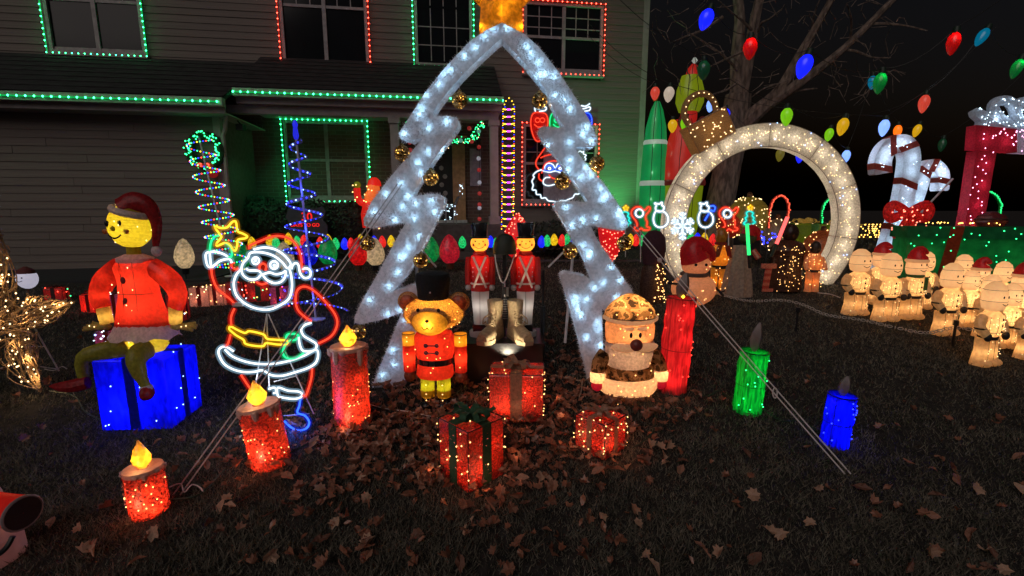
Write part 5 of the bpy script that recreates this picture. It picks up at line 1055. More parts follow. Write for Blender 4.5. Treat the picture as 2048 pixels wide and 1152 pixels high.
# ---- countdown sign
cl = Vector((P(612, 440, 8.3).x, 8.3, gz(8.3))); cd = thing('countdown_sign', 'dark countdown sign with red figures behind the blue spiral tree', 'sign', cl); cc = P(612, 440, 8.3) - cl
part('board', MB().slab([cc + Vector((x, 0, z)) for x, z in [(-.34, -.30), (.36, -.30), (.37, -.1), (.30, .0), (.36, .16), (.30, .24), (.2, .2), (-.28, .22), (-.36, .05), (-.30, -.05)]], (0, .03, 0)), plain('board_navy', (.035, .04, .06), .6), cd, False); part('post', MB().tube([(0, .05, 0), cc + Vector((0, .05, 0))], .015, 6), BLACK, cd)
def text3(parent, s, loc, size, mat):
    cu = bpy.data.curves.new('lettering', 'FONT'); cu.body = s; cu.size = size; cu.extrude = .004; cu.align_x = 'CENTER'; cu.align_y = 'CENTER'; cu.offset = size * .012
    o = bpy.data.objects.new('lettering', cu); COL.objects.link(o); o.location = loc; o.rotation_euler = (R(90), 0, 0); cu.materials.append(mat); bpy.context.view_layer.update(); me = bpy.data.meshes.new_from_object(o.evaluated_get(bpy.context.evaluated_depsgraph_get())); n = link('lettering', me, mat, parent, 'stuff'); n.location = loc; n.rotation_euler = (R(90), 0, 0); bpy.data.objects.remove(o); return n
SIGNR = glow('sign_red', (1, .02, .02), 1.1); text3(cd, '30', cc + Vector((.02, -.008, .05)), .20, SIGNR); text3(cd, 'DAYS TO GO', cc + Vector((-.02, -.008, -.09)), .085, SIGNR)

# ---- door garland, bead string, LED ladder, small lit reindeer
g0 = HW(FU(940, 262, .6)[0], .6, FU(940, 262, .6)[1]); gar = thing('door_garland', 'green lit garland with red and white balls swagged over the front door', 'garland', g0, PHI)
def gpt(px, py): 
    u, w = FU(px, py, .6); return HE * (u) + Vector((0, 0, w)) + HO + HN * .6 - g0
def loc_h(v): return Matrix.Rotation(-PHI, 3, 'Z') @ v
gp = cr([loc_h(gpt(x, y)) for x, y in [(812, 240), (830, 262), (862, 280), (900, 284), (935, 280), (955, 265), (968, 240)]], 6)
part('vine', MB().tube(gp, .05, 7), MATS['pine_green'], gar); bulbs(gar, [p + Vector((random.gauss(0, .04), -.06, random.gauss(0, .05))) for p in gp for _ in range(4)], GREENB, .011); bulbs(gar, [p + Vector((random.gauss(0, .04), -.06, random.gauss(0, .05))) for p in gp[::2]], WARMW, .011, 'warm_bulb_string')
for k, (x, y, cn) in enumerate([(918, 258, 'cy'), (938, 258, 'r'), (957, 264, 'cy'), (921, 282, 'cy'), (943, 284, 'r'), (899, 282, 'r'), (820, 286, 'r'), (829, 286, 'w'), (821, 301, 'r')]):
    part('garland_ball', MB().ell(loc_h(gpt(x, y)) + Vector((0, -.08, 0)), .042, n=9, m=7), cloth('ball_' + cn, {'cy': (.25, .5, .5), 'r': (.6, .05, .05), 'w': (.6, .6, .7)}[cn], .3, .25, .1, 20, .1, .08), gar)
b0 = HW(FU(959, 290, .5)[0], .5, FU(959, 290, .5)[1]); bs = thing('bead_string', 'hanging string of red and white balls right of the front door', 'bead string', b0, PHI)
for x, y, cn in [(958, 294, 'r'), (957, 317, 'w'), (958, 340, 'r'), (959, 365, 'w'), (959, 387, 'r'), (959, 409, 'r'), (959, 416, 'w'), (959, 438, 'r')]:
    u, w = FU(x, y, .5); part('bead', MB().ell(loc_h(HO + HE * u + HN * .5 + Vector((0, 0, w)) - b0), .042, n=9, m=7), cloth('ball_' + cn, (.6, .05, .05), .3, .25), bs)
part('cord', MB().tube([(0, 0, 0), loc_h(HO + HE * FU(959, 440, .5)[0] + HN * .5 + Vector((0, 0, FU(959, 440, .5)[1])) - b0)], .004, 4), WIRE, bs)
l0 = HW(FU(1017, 460, 1.5)[0], 1.5, FU(1017, 460, 1.5)[1]); lad = thing('light_ladder', 'tall pointed ladder of purple and yellow lights at the porch end', 'light ladder', l0, PHI)
def lp(px, py): u, w = FU(px, py, 1.5); return loc_h(HO + HE * u + HN * 1.5 + Vector((0, 0, w)) - l0)
le, ri = [], []
for y in np.arange(214, 458, 4.6): le.append(lp(1006 - (y - 214) * .012 + (0 if y > 222 else 4), y)); ri.append(lp(1029 - (y - 214) * .012, y))
apx = [lp(1009, 209), lp(1012, 202), lp(1018, 196), lp(1024, 202), lp(1027, 209)]
part('side_wire', MB().tube(le, .006, 4), WIRE, lad); part('side_wire', MB().tube(ri, .006, 4), WIRE, lad)
bulbs(lad, le[::3] + ri[::3], BLUEB, .012); bulbs(lad, le[1::3] + ri[1::3], REDB, .011); bulbs(lad, le[2::3] + ri[2::3] + apx, YELB, .011); yb, pb = [], []
for y in np.arange(217, 452, 14.6):
    part('rung', MB().tube([lp(1006, y), lp(1028, y)], .005, 4), WIRE, lad)
    yb += [lp(x, y + (1 if abs(x - 1017) > 8 else 2)) for x in (1006.5, 1009, 1011.5, 1023, 1025.5, 1028)]; pb += [lp(x, y + 2) for x in (1015, 1017.5, 1020)]
bulbs(lad, yb, YELB, .013); bulbs(lad, pb, PURB, .016)
dl = HW(FU(903, 440, .5)[0], .5, WPF); de = thing('wire_reindeer', 'small wire reindeer with tiny white lights beside the front door', 'reindeer', dl, PHI); WS = plain('silver_wire', (.4, .4, .45), .3, metal=1)
part('body', MB().tube([(-.14, 0, .34), (.08, 0, .36)], .045, 6), WS, de); part('neck', MB().tube([(.08, 0, .37), (.14, 0, .52), (.20, 0, .54)], [.03, .025, .02], 6), WS, de)
for x in (-.12, -.10, .05, .08): part('leg', MB().tube([(x, 0, .34), (x + random.uniform(-.02, .02), 0, .0)], .009, 5), WS, de)
part('antler', MB().tube([(.15, 0, .56), (.18, 0, .72), (.26, 0, .80)], .006, 5).tube([(.18, 0, .72), (.14, 0, .82)], .006, 5), WS, de); bulbs(de, [(random.uniform(-.15, .12), -.05, random.uniform(.05, .42)) for _ in range(22)] + [(.15 + .12 * random.random(), -.03, .5 + .3 * random.random()) for _ in range(8)], COOL, .009)
# lit santa on the porch, behind the arch
sp_ = Vector((P(750, 455, 8.7).x, 8.7, gz(8.7) + .25)); ps = thing('porch_santa', 'red and orange lit santa figure behind the left arm of the arch', 'santa figure', sp_); sm = MPP(750, 420, 8.7)
LR = cloth('lit_red_cloth', (.8, .03, .02), .5, .35, .2, 50, .4, .04); LO = cloth('lit_orange_cloth', (.85, .25, .05), .5, .4, .2, 50, .4, .04)
def pz_(py): return P(750, py, 8.7).z - sp_.z
part('body', MB().lathe([(24 * sm, pz_(455)), (26 * sm, pz_(430)), (20 * sm, pz_(400)), (12 * sm, pz_(388))], 14), LR, ps); part('beard', MB().ell((0, -.12, pz_(395)), 14 * sm, 10 * sm, 16 * sm, 12, 8), LO, ps); part('face', MB().ell((2 * sm, -.04, pz_(378)), 13 * sm, 12 * sm, 12 * sm, 12, 8), LO, ps); part('hat', MB().lathe([(14 * sm, pz_(372)), (12 * sm, pz_(362)), (5 * sm, pz_(355))], 12, (3 * sm, 0, 0)), LR, ps)
part('arm', MB().tube(cr([(-16 * sm, 0, pz_(408)), (-30 * sm, 0, pz_(400)), (-32 * sm, 0, pz_(376))], 3), 7 * sm, 8), LR, ps); part('mitten', MB().ell((-31 * sm, 0, pz_(370)), 7 * sm, n=9, m=7), cloth('lit_olive', (.3, .35, .02), .5, .2), ps)
bulbs(ps, [((x - 750) * sm, -.22, pz_(y)) for x, y in [(718, 372), (724, 371), (717, 385), (725, 395), (721, 400), (738, 402), (742, 404), (748, 380), (754, 382), (740, 390), (745, 374), (755, 455), (765, 456)]], WARM, .014)

# ---- neon bulb signs and neon face at the red-lit window
WO = .45
def wneon(name, label, strokes, r, group=None):
    a0 = HW(FU(*strokes[0][1][0], WO)[0], WO, FU(*strokes[0][1][0], WO)[1]); root = thing(name, label, 'neon sign', a0, PHI, group)
    for mat, pts, closed in strokes:
        pp = cr([loc_h(HW(FU(x, y, WO)[0], WO, FU(x, y, WO)[1]) - a0) for x, y in pts], 4, closed); nt_ = part('neon_tube', MB().tube(pp, r * .8, 5, closed), mat, root); part('halo_shell', MB().tube(pp, r * 2.2, 8, closed), sleeve(mat), nt_)
    return root
def s9(p): return C(p, 1000, 180, 3.84)
DOTR = REDB
def nb_sign(label, ox, mat, bmat, clip):
    o = lambda pts: [(x + ox, y) for x, y in pts]
    st = [(mat, o(s9([(265, 175), (240, 215), (238, 280), (255, 350), (280, 390), (310, 388), (345, 340), (365, 270), (365, 215), (340, 178)])), True), (NW, o(s9([(272, 165), (268, 135), (300, 145), (350, 130), (350, 155), (300, 165)])), False), (NW, o(s9([(285, 120), (320, 125), (352, 105)])), False), (mat, o(s9(circ(288, 232, 17))), True), (mat, o(s9(circ(326, 232, 17))), True), (mat, o(s9([(262, 262), (285, 282), (305, 285), (330, 280)])), False)]
    r = wneon('neon_bulb_sign', label, st, .013, 'neon bulb signs above the window'); return r
for lab, ox, mt, cn in (('red neon bulb sign with round eyes above the red-lit window', 0, NR, 'red'), ('green neon bulb sign half behind the arch, above the window', 38, NG, 'green'), ('blue neon bulb sign mostly hidden by the right arm of the arch', 88, NB, 'blue')):
    r_ = nb_sign(lab, ox, mt, None, None); gx = FU(1078.5 + ox, 253, .38); a0 = r_.location
    part('backing', MB().slab([loc_h(HW(FU(x + ox, y, .40)[0], .40, FU(x + ox, y, .40)[1]) - a0) for x, y in s9([(262, 175), (236, 215), (234, 280), (252, 352), (280, 394), (312, 391), (349, 342), (369, 270), (369, 215), (342, 175)])], (0, .015, 0)), plain('sign_back_' + cn, BC[cn], .5), r_, False)
wneon('neon_window_santa', 'neon santa face with red hat and white beard in the window', [(NR, s9([(355, 430), (320, 480), (280, 540), (278, 580), (300, 612)]), False), (NR, s9([(310, 522), (350, 505), (400, 495), (440, 505)]), False), (NR, s9([(320, 640), (345, 570), (400, 545), (450, 548)]), False),
    (NW, s9([(320, 612), (280, 628), (255, 655), (262, 670), (246, 700), (255, 730), (248, 765), (275, 770), (280, 800), (310, 805), (318, 830), (350, 828), (370, 850), (410, 855), (440, 862), (470, 848), (500, 850), (530, 838), (560, 825), (575, 800), (605, 798), (612, 770), (590, 740)]), False), (NB, s9([(340, 615), (360, 585), (395, 580), (410, 605), (385, 620), (350, 622)]), True), (NB, s9([(425, 605), (445, 585), (475, 585), (490, 605), (465, 620), (435, 620)]), True), (NW, s9([(345, 610), (345, 585), (370, 562), (405, 572), (425, 600), (440, 570), (460, 560)]), False), (NW, s9(circ(380, 603, 9, 6)), True), (NW, s9(circ(462, 603, 9, 6)), True), (NW, s9([(320, 618), (380, 632), (425, 622), (470, 635), (510, 625)]), False),
    (NR, s9([(300, 640), (300, 680), (325, 700)]), False), (NR, s9([(375, 650), (395, 672), (425, 682), (450, 672)]), False), (NW, s9([(420, 725), (370, 735), (335, 720), (335, 690), (355, 672), (385, 672)]), False), (NR, s9([(520, 690), (535, 675), (550, 690), (535, 702)]), True)], .012)
wneon('neon_snowflake', 'small white neon zigzag showing between the arch points by the window', [(NW, s9([(600, 480), (615, 468), (630, 478), (645, 470), (640, 490), (662, 500), (650, 515), (660, 528), (652, 540)]), False)], .010)
pn = MB().box(0, 1, 0, 1, 0, 1); u0, u1, w0_, w1_ = WB['W6']; o = part('window_panel', MB().box(u0 + .32, u1 - .28, -.36, -.34, w0_ - .02, w1_ - .12), plain('mauve_panel', (.20, .16, .18), .7), house, False)
# two red lit forms by the bed
def redform(label, px, prof, Y, name):
    loc = Vector((P(px, 500, Y).x, Y, gz(Y))); root = thing(name, label, 'light decoration', loc); m = MPP(px, 480, Y); pf = [(max(.001, r * m), P(px, y, Y).z - loc.z) for r, y in prof]
    part('cloth_skin', MB().lathe(pf, 18, sy=.8), cloth('lit_red_skin', (.78, .02, .025), .5, .30, .15, 40, .4, .04), root); pts = []
    for _ in range(60):
        k = random.randrange(len(pf) - 1); t = random.random(); r = pf[k][0] + (pf[k + 1][0] - pf[k][0]) * t; z = pf[k][1] + (pf[k + 1][1] - pf[k][1]) * t; a = random.uniform(3.3, 6.1); pts.append((r * math.cos(a), r * .8 * math.sin(a) - .015, z))
    bulbs(root, pts, glow('red_spark', (1, .2, .12), 4), .012); lamp(root, (0, -.45, (pf[0][1] + pf[-1][1]) / 2), (1, .06, .04), 1.2, .05, 'skin_lamp')
    part('stake', MB().tube([(0, 0, 0), (0, 0, max(.02, min(p[1] for p in pf)))], .012, 5), BLACK, root)
redform('red lit cone-topped bulb shape behind the toy soldiers', 1035, [(8, 518), (24, 505), (28, 480), (24, 458), (14, 440), (2, 426)], 7.7, 'red_bulb_shape'); redform('red lit sack-like shape below the right arm of the arch', 1222, [(3, 524), (14, 508), (24, 480), (28, 455), (18, 444)], 7.7, 'red_sack_shape')

# ================================================================== neon stake signs in a row
def s6(p): return C(p, 1230, 370, 4.266)
NY6 = 6.4; GN = 'small neon stake signs in a row'
def stake(x, y0): return [([(x, y0), (x, y0 + 62)], .007)]
def ntree(ox, oy): return [(NT, [(x + ox, y + oy) for x, y in s6([(1150, 222), (1122, 238), (1128, 268), (1112, 280), (1120, 305), (1098, 325), (1115, 338), (1140, 335), (1165, 345), (1180, 328), (1196, 318), (1178, 298), (1186, 280), (1170, 262), (1178, 240)])], True), (NY, [(x + ox, y + oy) for x, y in s6([(1155, 172), (1162, 186), (1176, 188), (1165, 198), (1168, 213), (1155, 205), (1142, 213), (1145, 198), (1134, 188), (1148, 186)])], True)]
def nsanta(ox, oy): return [(NR, [(x + ox, y + oy) for x, y in s6([(140, 240), (145, 215), (175, 190), (215, 190), (240, 215), (262, 210), (280, 190), (298, 195), (290, 225), (265, 255), (262, 285), (275, 320), (270, 352), (295, 365), (288, 382), (250, 385), (220, 370), (200, 388), (165, 384), (170, 362), (190, 345), (180, 310), (165, 290), (145, 262)])], True), (NW, [(x + ox, y + oy) for x, y in s6(circ(208, 240, 33))], True)]
def nsnow(ox, oy, bl=True):
    s = [(NW, [(x + ox, y + oy) for x, y in s6([(740, 220), (722, 240), (712, 280), (716, 320), (735, 350), (770, 362), (808, 350), (834, 318), (836, 275), (820, 245), (800, 228), (770, 225)])], True), (NW, [(x + ox, y + oy) for x, y in s6([(735, 218), (730, 190), (738, 175), (722, 155), (745, 160), (765, 160), (785, 148), (785, 175), (800, 185), (795, 215), (765, 228)])], True)]
    return s + ([(NB, [(x + ox, y + oy) for x, y in s6([(815, 180), (840, 178), (855, 195), (840, 225), (820, 215), (800, 245), (765, 305)])], False)] if bl else [])
def nflake():
    c = s6([(576, 350)])[0]; out = []
    for k in range(6):
        a = R(90 + 60 * k); d = (math.cos(a), -math.sin(a)); L = 28 if k % 3 == 0 else 24
        out.append((NW, [c, (c[0] + d[0] * L, c[1] + d[1] * L)], False))
        for f in (.45, .72):
            for sgn in (-1, 1):
                a2 = a + sgn * R(52); q = (c[0] + d[0] * L * f, c[1] + d[1] * L * f); out.append((NW, [q, (q[0] + math.cos(a2) * 8, q[1] - math.sin(a2) * 8)], False))
    return out
for lab, st, bx_, by_ in (('teal neon tree sign at the right point of the arch', ntree(-249, 1), 1251, 452), ('red neon santa stake sign left of the ornament arch', nsanta(0, 0), 1281, 462), ('white neon snowman sign glowing before the ornament arch foot', nsnow(-90, 0, False), 1322, 455),
                          ('white neon snowflake sign above the red hat of the snowman', nflake(), 1365, 478), ('white neon snowman sign with a blue neon broom', nsnow(0, 0), 1411, 455), ('red neon santa stake sign inside the ornament arch', nsanta(176, 1), 1457, 462), ('teal neon tree sign inside the ornament arch, beside the green light tube', ntree(0, 0), 1500, 450)):
    neon('neon_stake_sign', lab, 'neon sign', st, NY6, .012 if 'snowflake' not in lab else .016, (bx_, by_), stake(bx_, by_), GN)
# ================================================================== giant ornament arch
OY = 6.75; oc = (1518, 450); ol = Vector((P(1518, 560, OY).x, OY, gz(OY))); om = MPP(1518, 450, OY)
orn = thing('ornament_arch', 'giant ornament-shaped ring arch covered in warm white lights', 'arch', ol)
MESHW = cloth('ivory_mesh', (.70, .64, .56), .55, 0, .2, 60, .5, .03); MESHT = cloth('tan_mesh', (.50, .30, .13), .5, .03, .2, 60, .5, .03); OC = P(*oc, OY) - ol
def ringseg(a0, a1, ri, ro, d, k):
    mb = MB()
    for i in range(k + 1):
        a = R(a0 + (a1 - a0) * i / k); c_, s_ = math.cos(a), math.sin(a)
        mb.v += [(OC.x + ri * c_, -d / 2, OC.z + ri * s_), (OC.x + ro * c_, -d / 2, OC.z + ro * s_), (OC.x + ro * c_, d / 2, OC.z + ro * s_), (OC.x + ri * c_, d / 2, OC.z + ri * s_)]
    for i in range(k):
        for j in range(4): mb.f.append((i * 4 + j, i * 4 + (j + 1) % 4, (i + 1) * 4 + (j + 1) % 4, (i + 1) * 4 + j))
    mb.f += [(3, 2, 1, 0), tuple(k * 4 + j for j in range(4))]; return mb
ri_, ro_ = 150 * om, 194 * om; bp, bb = [], []
for i in range(8):
    a0 = -41 + i * 32.75; part('ring_section', ringseg(a0 + .25, a0 + 32.5, ri_, ro_, .15, 8), MESHW, orn, False, ang=30)
    sm_ = MB()
    for (r_, y_) in ((ri_, -.077), (ro_, -.077)): sm_.tube([(OC.x + r_ * math.cos(R(a)), y_, OC.z + r_ * math.sin(R(a))) for a in np.linspace(a0, a0 + 32.75, 9)], .004, 4)
    sm_.tube([(OC.x + ri_ * math.cos(R(a0)), -.079, OC.z + ri_ * math.sin(R(a0))), (OC.x + ro_ * math.cos(R(a0)), -.079, OC.z + ro_ * math.sin(R(a0)))], .003, 4); part('frame_wire', sm_, plain('taupe_wire', (.16, .12, .09), .5, bump=0), orn)
    for t in (.15, .5, .85):
        a = R(a0 + 32.75 * t); lamp(orn, (OC.x + (ri_ + ro_) / 2 * math.cos(a), .02, OC.z + (ri_ + ro_) / 2 * math.sin(a)), (1, .88, .68), .75, .02)
    for _ in range(38):
        a = R(a0 + 32 * random.random()); r_ = random.uniform(ri_ + .02, ro_ - .02); bp.append((OC.x + r_ * math.cos(a), -.082, OC.z + r_ * math.sin(a)))
    for _ in range(4):
        a = R(a0 + 32 * random.random()); r_ = random.uniform(ri_, ro_); bb.append((OC.x + r_ * math.cos(a), -.082, OC.z + r_ * math.sin(a)))
bulbs(orn, bp, WARMW, .0072); bulbs(orn, bb, LBLU, .0085, 'blue_bulb_string')
cp = [P(x, y, OY) - ol for x, y in [(1366, 258), (1441, 217), (1462, 266), (1391, 309)]]; part('cap', MB().slab([p + Vector((0, -.15, 0)) for p in cp], (0, .3, 0)), MESHT, orn, False)
part('cap_edge', MB().tube([p + Vector((0, -.155, 0)) for p in cp], .008, 4, True), plain('tan_wire', (.4, .3, .25), .5), orn); bulbs(orn, [cp[0].lerp(cp[1], u).lerp(cp[3].lerp(cp[2], u), v) + Vector((0, -.157, 0)) for u, v in [(random.random(), random.random()) for _ in range(34)]], WARMW, .009)
lamp(orn, (cp[0] + cp[2]) / 2 + Vector((0, .03, 0)), (1, .7, .35), .8, .02)
hk = [P(x, y, OY) - ol for x, y in [(1378, 250), (1368, 228), (1375, 203), (1395, 188), (1415, 190), (1428, 205), (1432, 222)]]; part('hanging_loop', MB().tube(cr(hk, 4), .045, 9), MESHT, orn); bulbs(orn, [p + Vector((0, -.05, 0)) for p in cr(hk, 2)], WARMW, .009)
part('support_pole', MB().tube([P(1680, 470, OY + .2) - ol, P(1622, 560, OY + .5) - ol], .012, 6), WHITEM, orn)
lamp(orn, P(1640, 545, OY - .25) - ol, (1, .75, .45), .9, .05, 'ring_lamp')

# ================================================================== candy canes with a bow
CY = 7.0
def cane(label, path, wpx, stripes, group, CY=CY):
    mid = P(*path[len(path) // 2], CY); loc = Vector((P(*path[-1], CY).x, CY, gz(CY))); root = thing('candy_cane', label, 'candy cane', loc, 0, group); pts = cr([P(x, y, CY) - loc for x, y in path], 6); m = MPP(*path[2], CY); r = wpx * m / 2
    CW = cloth('candy_white_mesh', (.58, .62, .68), .55, 0, .12, 50, .5, .03); CS = cloth('candy_stripe_red', (.30, .05, .035), .4, .03, .15, 50, .4, .03)
    body = MB(); n = len(pts); prev = None
    for i, p in enumerate(pts):
        t = (pts[min(n - 1, i + 1)] - pts[max(0, i - 1)]); t.normalize(); nn = Vector((-t.z, 0, t.x)); rr = r * (.8 if i in (0,) else 1)
        body.v += [tuple(p + nn * rr + Vector((0, y, 0))) for y in (-.07, .07)] + [tuple(p - nn * rr + Vector((0, y, 0))) for y in (.07, -.07)]
    for i in range(n - 1):
        for j in range(4): body.f.append((i * 4 + j, i * 4 + (j + 1) % 4, (i + 1) * 4 + (j + 1) % 4, (i + 1) * 4 + j))
    body.f += [(3, 2, 1, 0), tuple((n - 1) * 4 + j for j in range(4))]; part('cane_body', body, CW, root, False)
    for s in stripes:
        i = min(n - 2, int(s * (n - 1))); p = pts[i]; t = (pts[i + 1] - pts[i]).normalized(); nn = Vector((-t.z, 0, t.x)); sk = t * r * .35
        part('stripe', MB().slab([p + nn * r * 1.02 - t * .045 + sk + Vector((0, -.074, 0)), p + nn * r * 1.02 + t * .045 + sk + Vector((0, -.074, 0)), p - nn * r * 1.02 + t * .045 - sk + Vector((0, -.074, 0)), p - nn * r * 1.02 - t * .045 - sk + Vector((0, -.074, 0))], (0, .148, 0)), CS, root, False)
    for i in range(2, n - 1, 4): lamp(root, pts[i] + Vector((0, .02, 0)), (.62, .82, 1), .9, .02)
    bulbs(root, [pts[random.randrange(n)] + Vector((random.uniform(-.6, .6) * r, -.078, random.uniform(-.05, .05))) for _ in range(30)], COOL, .0075); return root
cane('large leaning candy cane with white lights, hook to the left', [(1760, 348), (1760, 322), (1770, 300), (1790, 288), (1808, 292), (1817, 315), (1812, 360), (1802, 410), (1786, 460), (1768, 520), (1762, 560)], 34, (.06, .26, .42, .62, .80, .93), 'pair of candy canes')
cane('smaller candy cane crossing behind the large one, hook to the right', [(1878, 382), (1880, 352), (1870, 336), (1856, 332), (1844, 345), (1838, 370), (1824, 410), (1806, 450), (1796, 520)], 24, (.10, .34, .52), 'pair of candy canes', CY + .26)
bl_ = P(1817, 425, CY - .18); rbw = thing('red_bow', 'large red lit bow tied across the candy canes', 'bow', bl_); RBC = cloth('lit_red_bow', (.62, .02, .02), .5, .12, .4, 40, .6, .04); bm2 = MPP(1817, 425, CY)
for sx in (-1, 1):
    part('bow_loop', MB().tube(cr([(sx * 3 * bm2, 0, 0), (sx * 16 * bm2, 0, 9 * bm2), (sx * 33 * bm2, 0, 15 * bm2), (sx * 40 * bm2, 0, 2 * bm2), (sx * 33 * bm2, 0, -12 * bm2), (sx * 16 * bm2, 0, -6 * bm2), (sx * 3 * bm2, 0, 0)], 4), 8.5 * bm2, 8), RBC, rbw); part('bow_tail', MB().slab([(sx * 4 * bm2, -.03, 0), (sx * 26 * bm2, -.03, -48 * bm2), (sx * 12 * bm2, -.03, -56 * bm2), (sx * 2 * bm2, -.03, -60 * bm2), (-sx * 4 * bm2, -.03, -6 * bm2)], (0, .03, 0)), RBC, rbw, False)
part('bow_knot', MB().ell((0, -.05, 0), 9 * bm2, 8 * bm2, 9 * bm2, 10, 7), RBC, rbw); bulbs(rbw, [(random.gauss(0, 20) * bm2, -.10, random.uniform(-40, 18) * bm2) for _ in range(34)], glow('red_spark', (1, .2, .12), 4), .012); lamp(rbw, (0, -.3, 0), (1, .1, .08), .5, .04, 'bow_lamp')

# ================================================================== gift-shaped arch at the right edge
GY = 6.9; gl_ = Vector((P(1950, 520, GY).x, GY, gz(GY))); ga = thing('gift_arch', 'red and white gift-shaped arch with a white bow at the right edge', 'arch', gl_)
def gp_(x, y, dy=0): return P(x, y, GY) - gl_ + Vector((0, dy, 0))
CRM = cloth('crimson_mesh', (.46, .03, .06), .55, .035, .25, 50, .5, .04); WHM = cloth('white_mesh', (.55, .60, .68), .55, .04, .15, 50, .5, .03)
part('lid', MB().slab([gp_(1942, 252, -.08), (gp_(2022, 260, -.08)), gp_(2022, 306, -.08), gp_(1938, 300, -.08)], (0, .15, 0)), CRM, ga, False); part('lid_ribbon', MB().slab([gp_(2023, 258, -.085), gp_(2078, 262, -.085), gp_(2078, 309, -.085), gp_(2023, 306, -.085)], (0, .16, 0)), WHM, ga, False); part('lid', MB().slab([gp_(2079, 262, -.08), gp_(2200, 270, -.08), gp_(2200, 318, -.08), gp_(2079, 309, -.08)], (0, .15, 0)), CRM, ga, False)
part('upright', MB().slab([gp_(1942, 303, -.08), gp_(1982, 304, -.08), gp_(1960, 430, -.08), gp_(1948, 560, -.08), gp_(1898, 560, -.08), gp_(1925, 420, -.08)], (0, .15, 0)), CRM, ga, False)
bwp = [cr([gp_(x, y) for x, y in q], 4) for q in ([(2030, 258), (2000, 238), (1985, 215), (1998, 202), (2020, 205), (2032, 230), (2040, 258)], [(2035, 255), (2030, 225), (2040, 205), (2060, 208), (2060, 235), (2045, 256)], [(2030, 258), (1995, 248), (1968, 232), (1948, 226), (1962, 240), (1960, 252)])]
for b_ in bwp: part('bow_loop', MB().tube(b_, .07, 7, flat=.9), WHM, ga)
bulbs(ga, [gp_(random.uniform(1945, 2048), random.uniform(258, 304), -.085) for _ in range(30)] + [gp_(1960 - (y - 303) * .17 + random.uniform(-16, 16), y, -.085) for y in np.arange(306, 460, 7)], glow('pink_bulb', (1, .45, .75), 6), .009); bulbs(ga, [p + Vector((random.gauss(0, .03), -.08, random.gauss(0, .03))) for b_ in bwp for p in b_[::1]], COOL, .0085)
for x, y in ((1960, 280), (2000, 284), (2050, 285), (1962, 330), (1955, 370), (1945, 410), (1938, 450)): lamp(ga, gp_(x, y), (1, .35, .5), .42, .02)
for x, y in ((2010, 230), (2040, 230), (1985, 240)): lamp(ga, gp_(x, y, -.08), (.6, .8, 1), .5, .02)
part('support_pole', MB().tube([gp_(1932, 355, .2), gp_(1885, 455, .6)], .014, 6), WHITEM, ga)

# ================================================================== huge green gift
GG = 6.1; ggl = Vector((P(1945, 600, GG).x + .30, GG + .30, gz(GG + .2))); gm = MPP(1945, 550, GG)
GRNC = cloth('green_gift_cloth', (.012, .13, .05), .5, .02, .3, 8, .4, .03, ecol=(.02, .5, .14)); RSTR = cloth('rust_ribbon', (.32, .05, .02), .45, .02, .2, 30, .4, .03)
ggb = thing('giant_gift_box', 'huge dark green gift box with red ribbons behind the lit white figures', 'gift box', ggl, R(-16)); W_, D_, H_ = 1.9, .42, P(1945, 455, GG).z - ggl.z
part('box_body', MB().box(-W_ / 2, W_ / 2, -D_ / 2, D_ / 2, -.05, H_ - .16), GRNC, ggb, False); part('lid', MB().box(-W_ / 2 - .03, W_ / 2 + .03, -D_ / 2 - .03, D_ / 2 + .03, H_ - .158, H_), GRNC, ggb, False)
for x in (-.42, .55): part('ribbon', MB().slab([(x - .075, -D_ / 2 - .036, H_ + .002), (x + .075, -D_ / 2 - .036, H_ + .002), (x - .03 + .0, -D_ / 2 - .036, -.05), (x - .18, -D_ / 2 - .036, -.05)], (0, .005, 0)), RSTR, ggb, False)
bulbs(ggb, [(random.uniform(-.5, .5) * W_, -D_ / 2 - .036, random.uniform(.05, H_)) for _ in range(70)], GREENB, .0095)
for x in (-.7, -.25, .25, .7): lamp(ggb, (x, -.02, H_ * .55), (.1, 1, .3), 1.6, .03)
for i, (x, y) in enumerate(((-.55, .0), (-.2, .05), (.0, -.05), (.75, .05))): bulbs(ggb, [(x + random.gauss(0, .09), y - .05 + random.gauss(0, .04), H_ + .03 + random.random() * .03) for _ in range(9)], GOLDB, .010, 'gold_bulb_string')
rbx = thing('dark_red_bundle', 'dim dark red bundle lying on the huge green gift', 'bundle', ggl + Vector((.05, -.02, H_ + .002))); part('wrap', MB().lathe([(.16, 0), (.2, .06), (.17, .14), (.08, .19), (.02, .2)], 12, sy=.6, wob=.06), cloth('dim_rose_cloth', (.16, .03, .035), .4, .01), rbx); part('tie', MB().ring((0, 0, .1), .19, .012, 14, 5, Matrix.Diagonal((1, .6, 1))), BLKB, rbx)

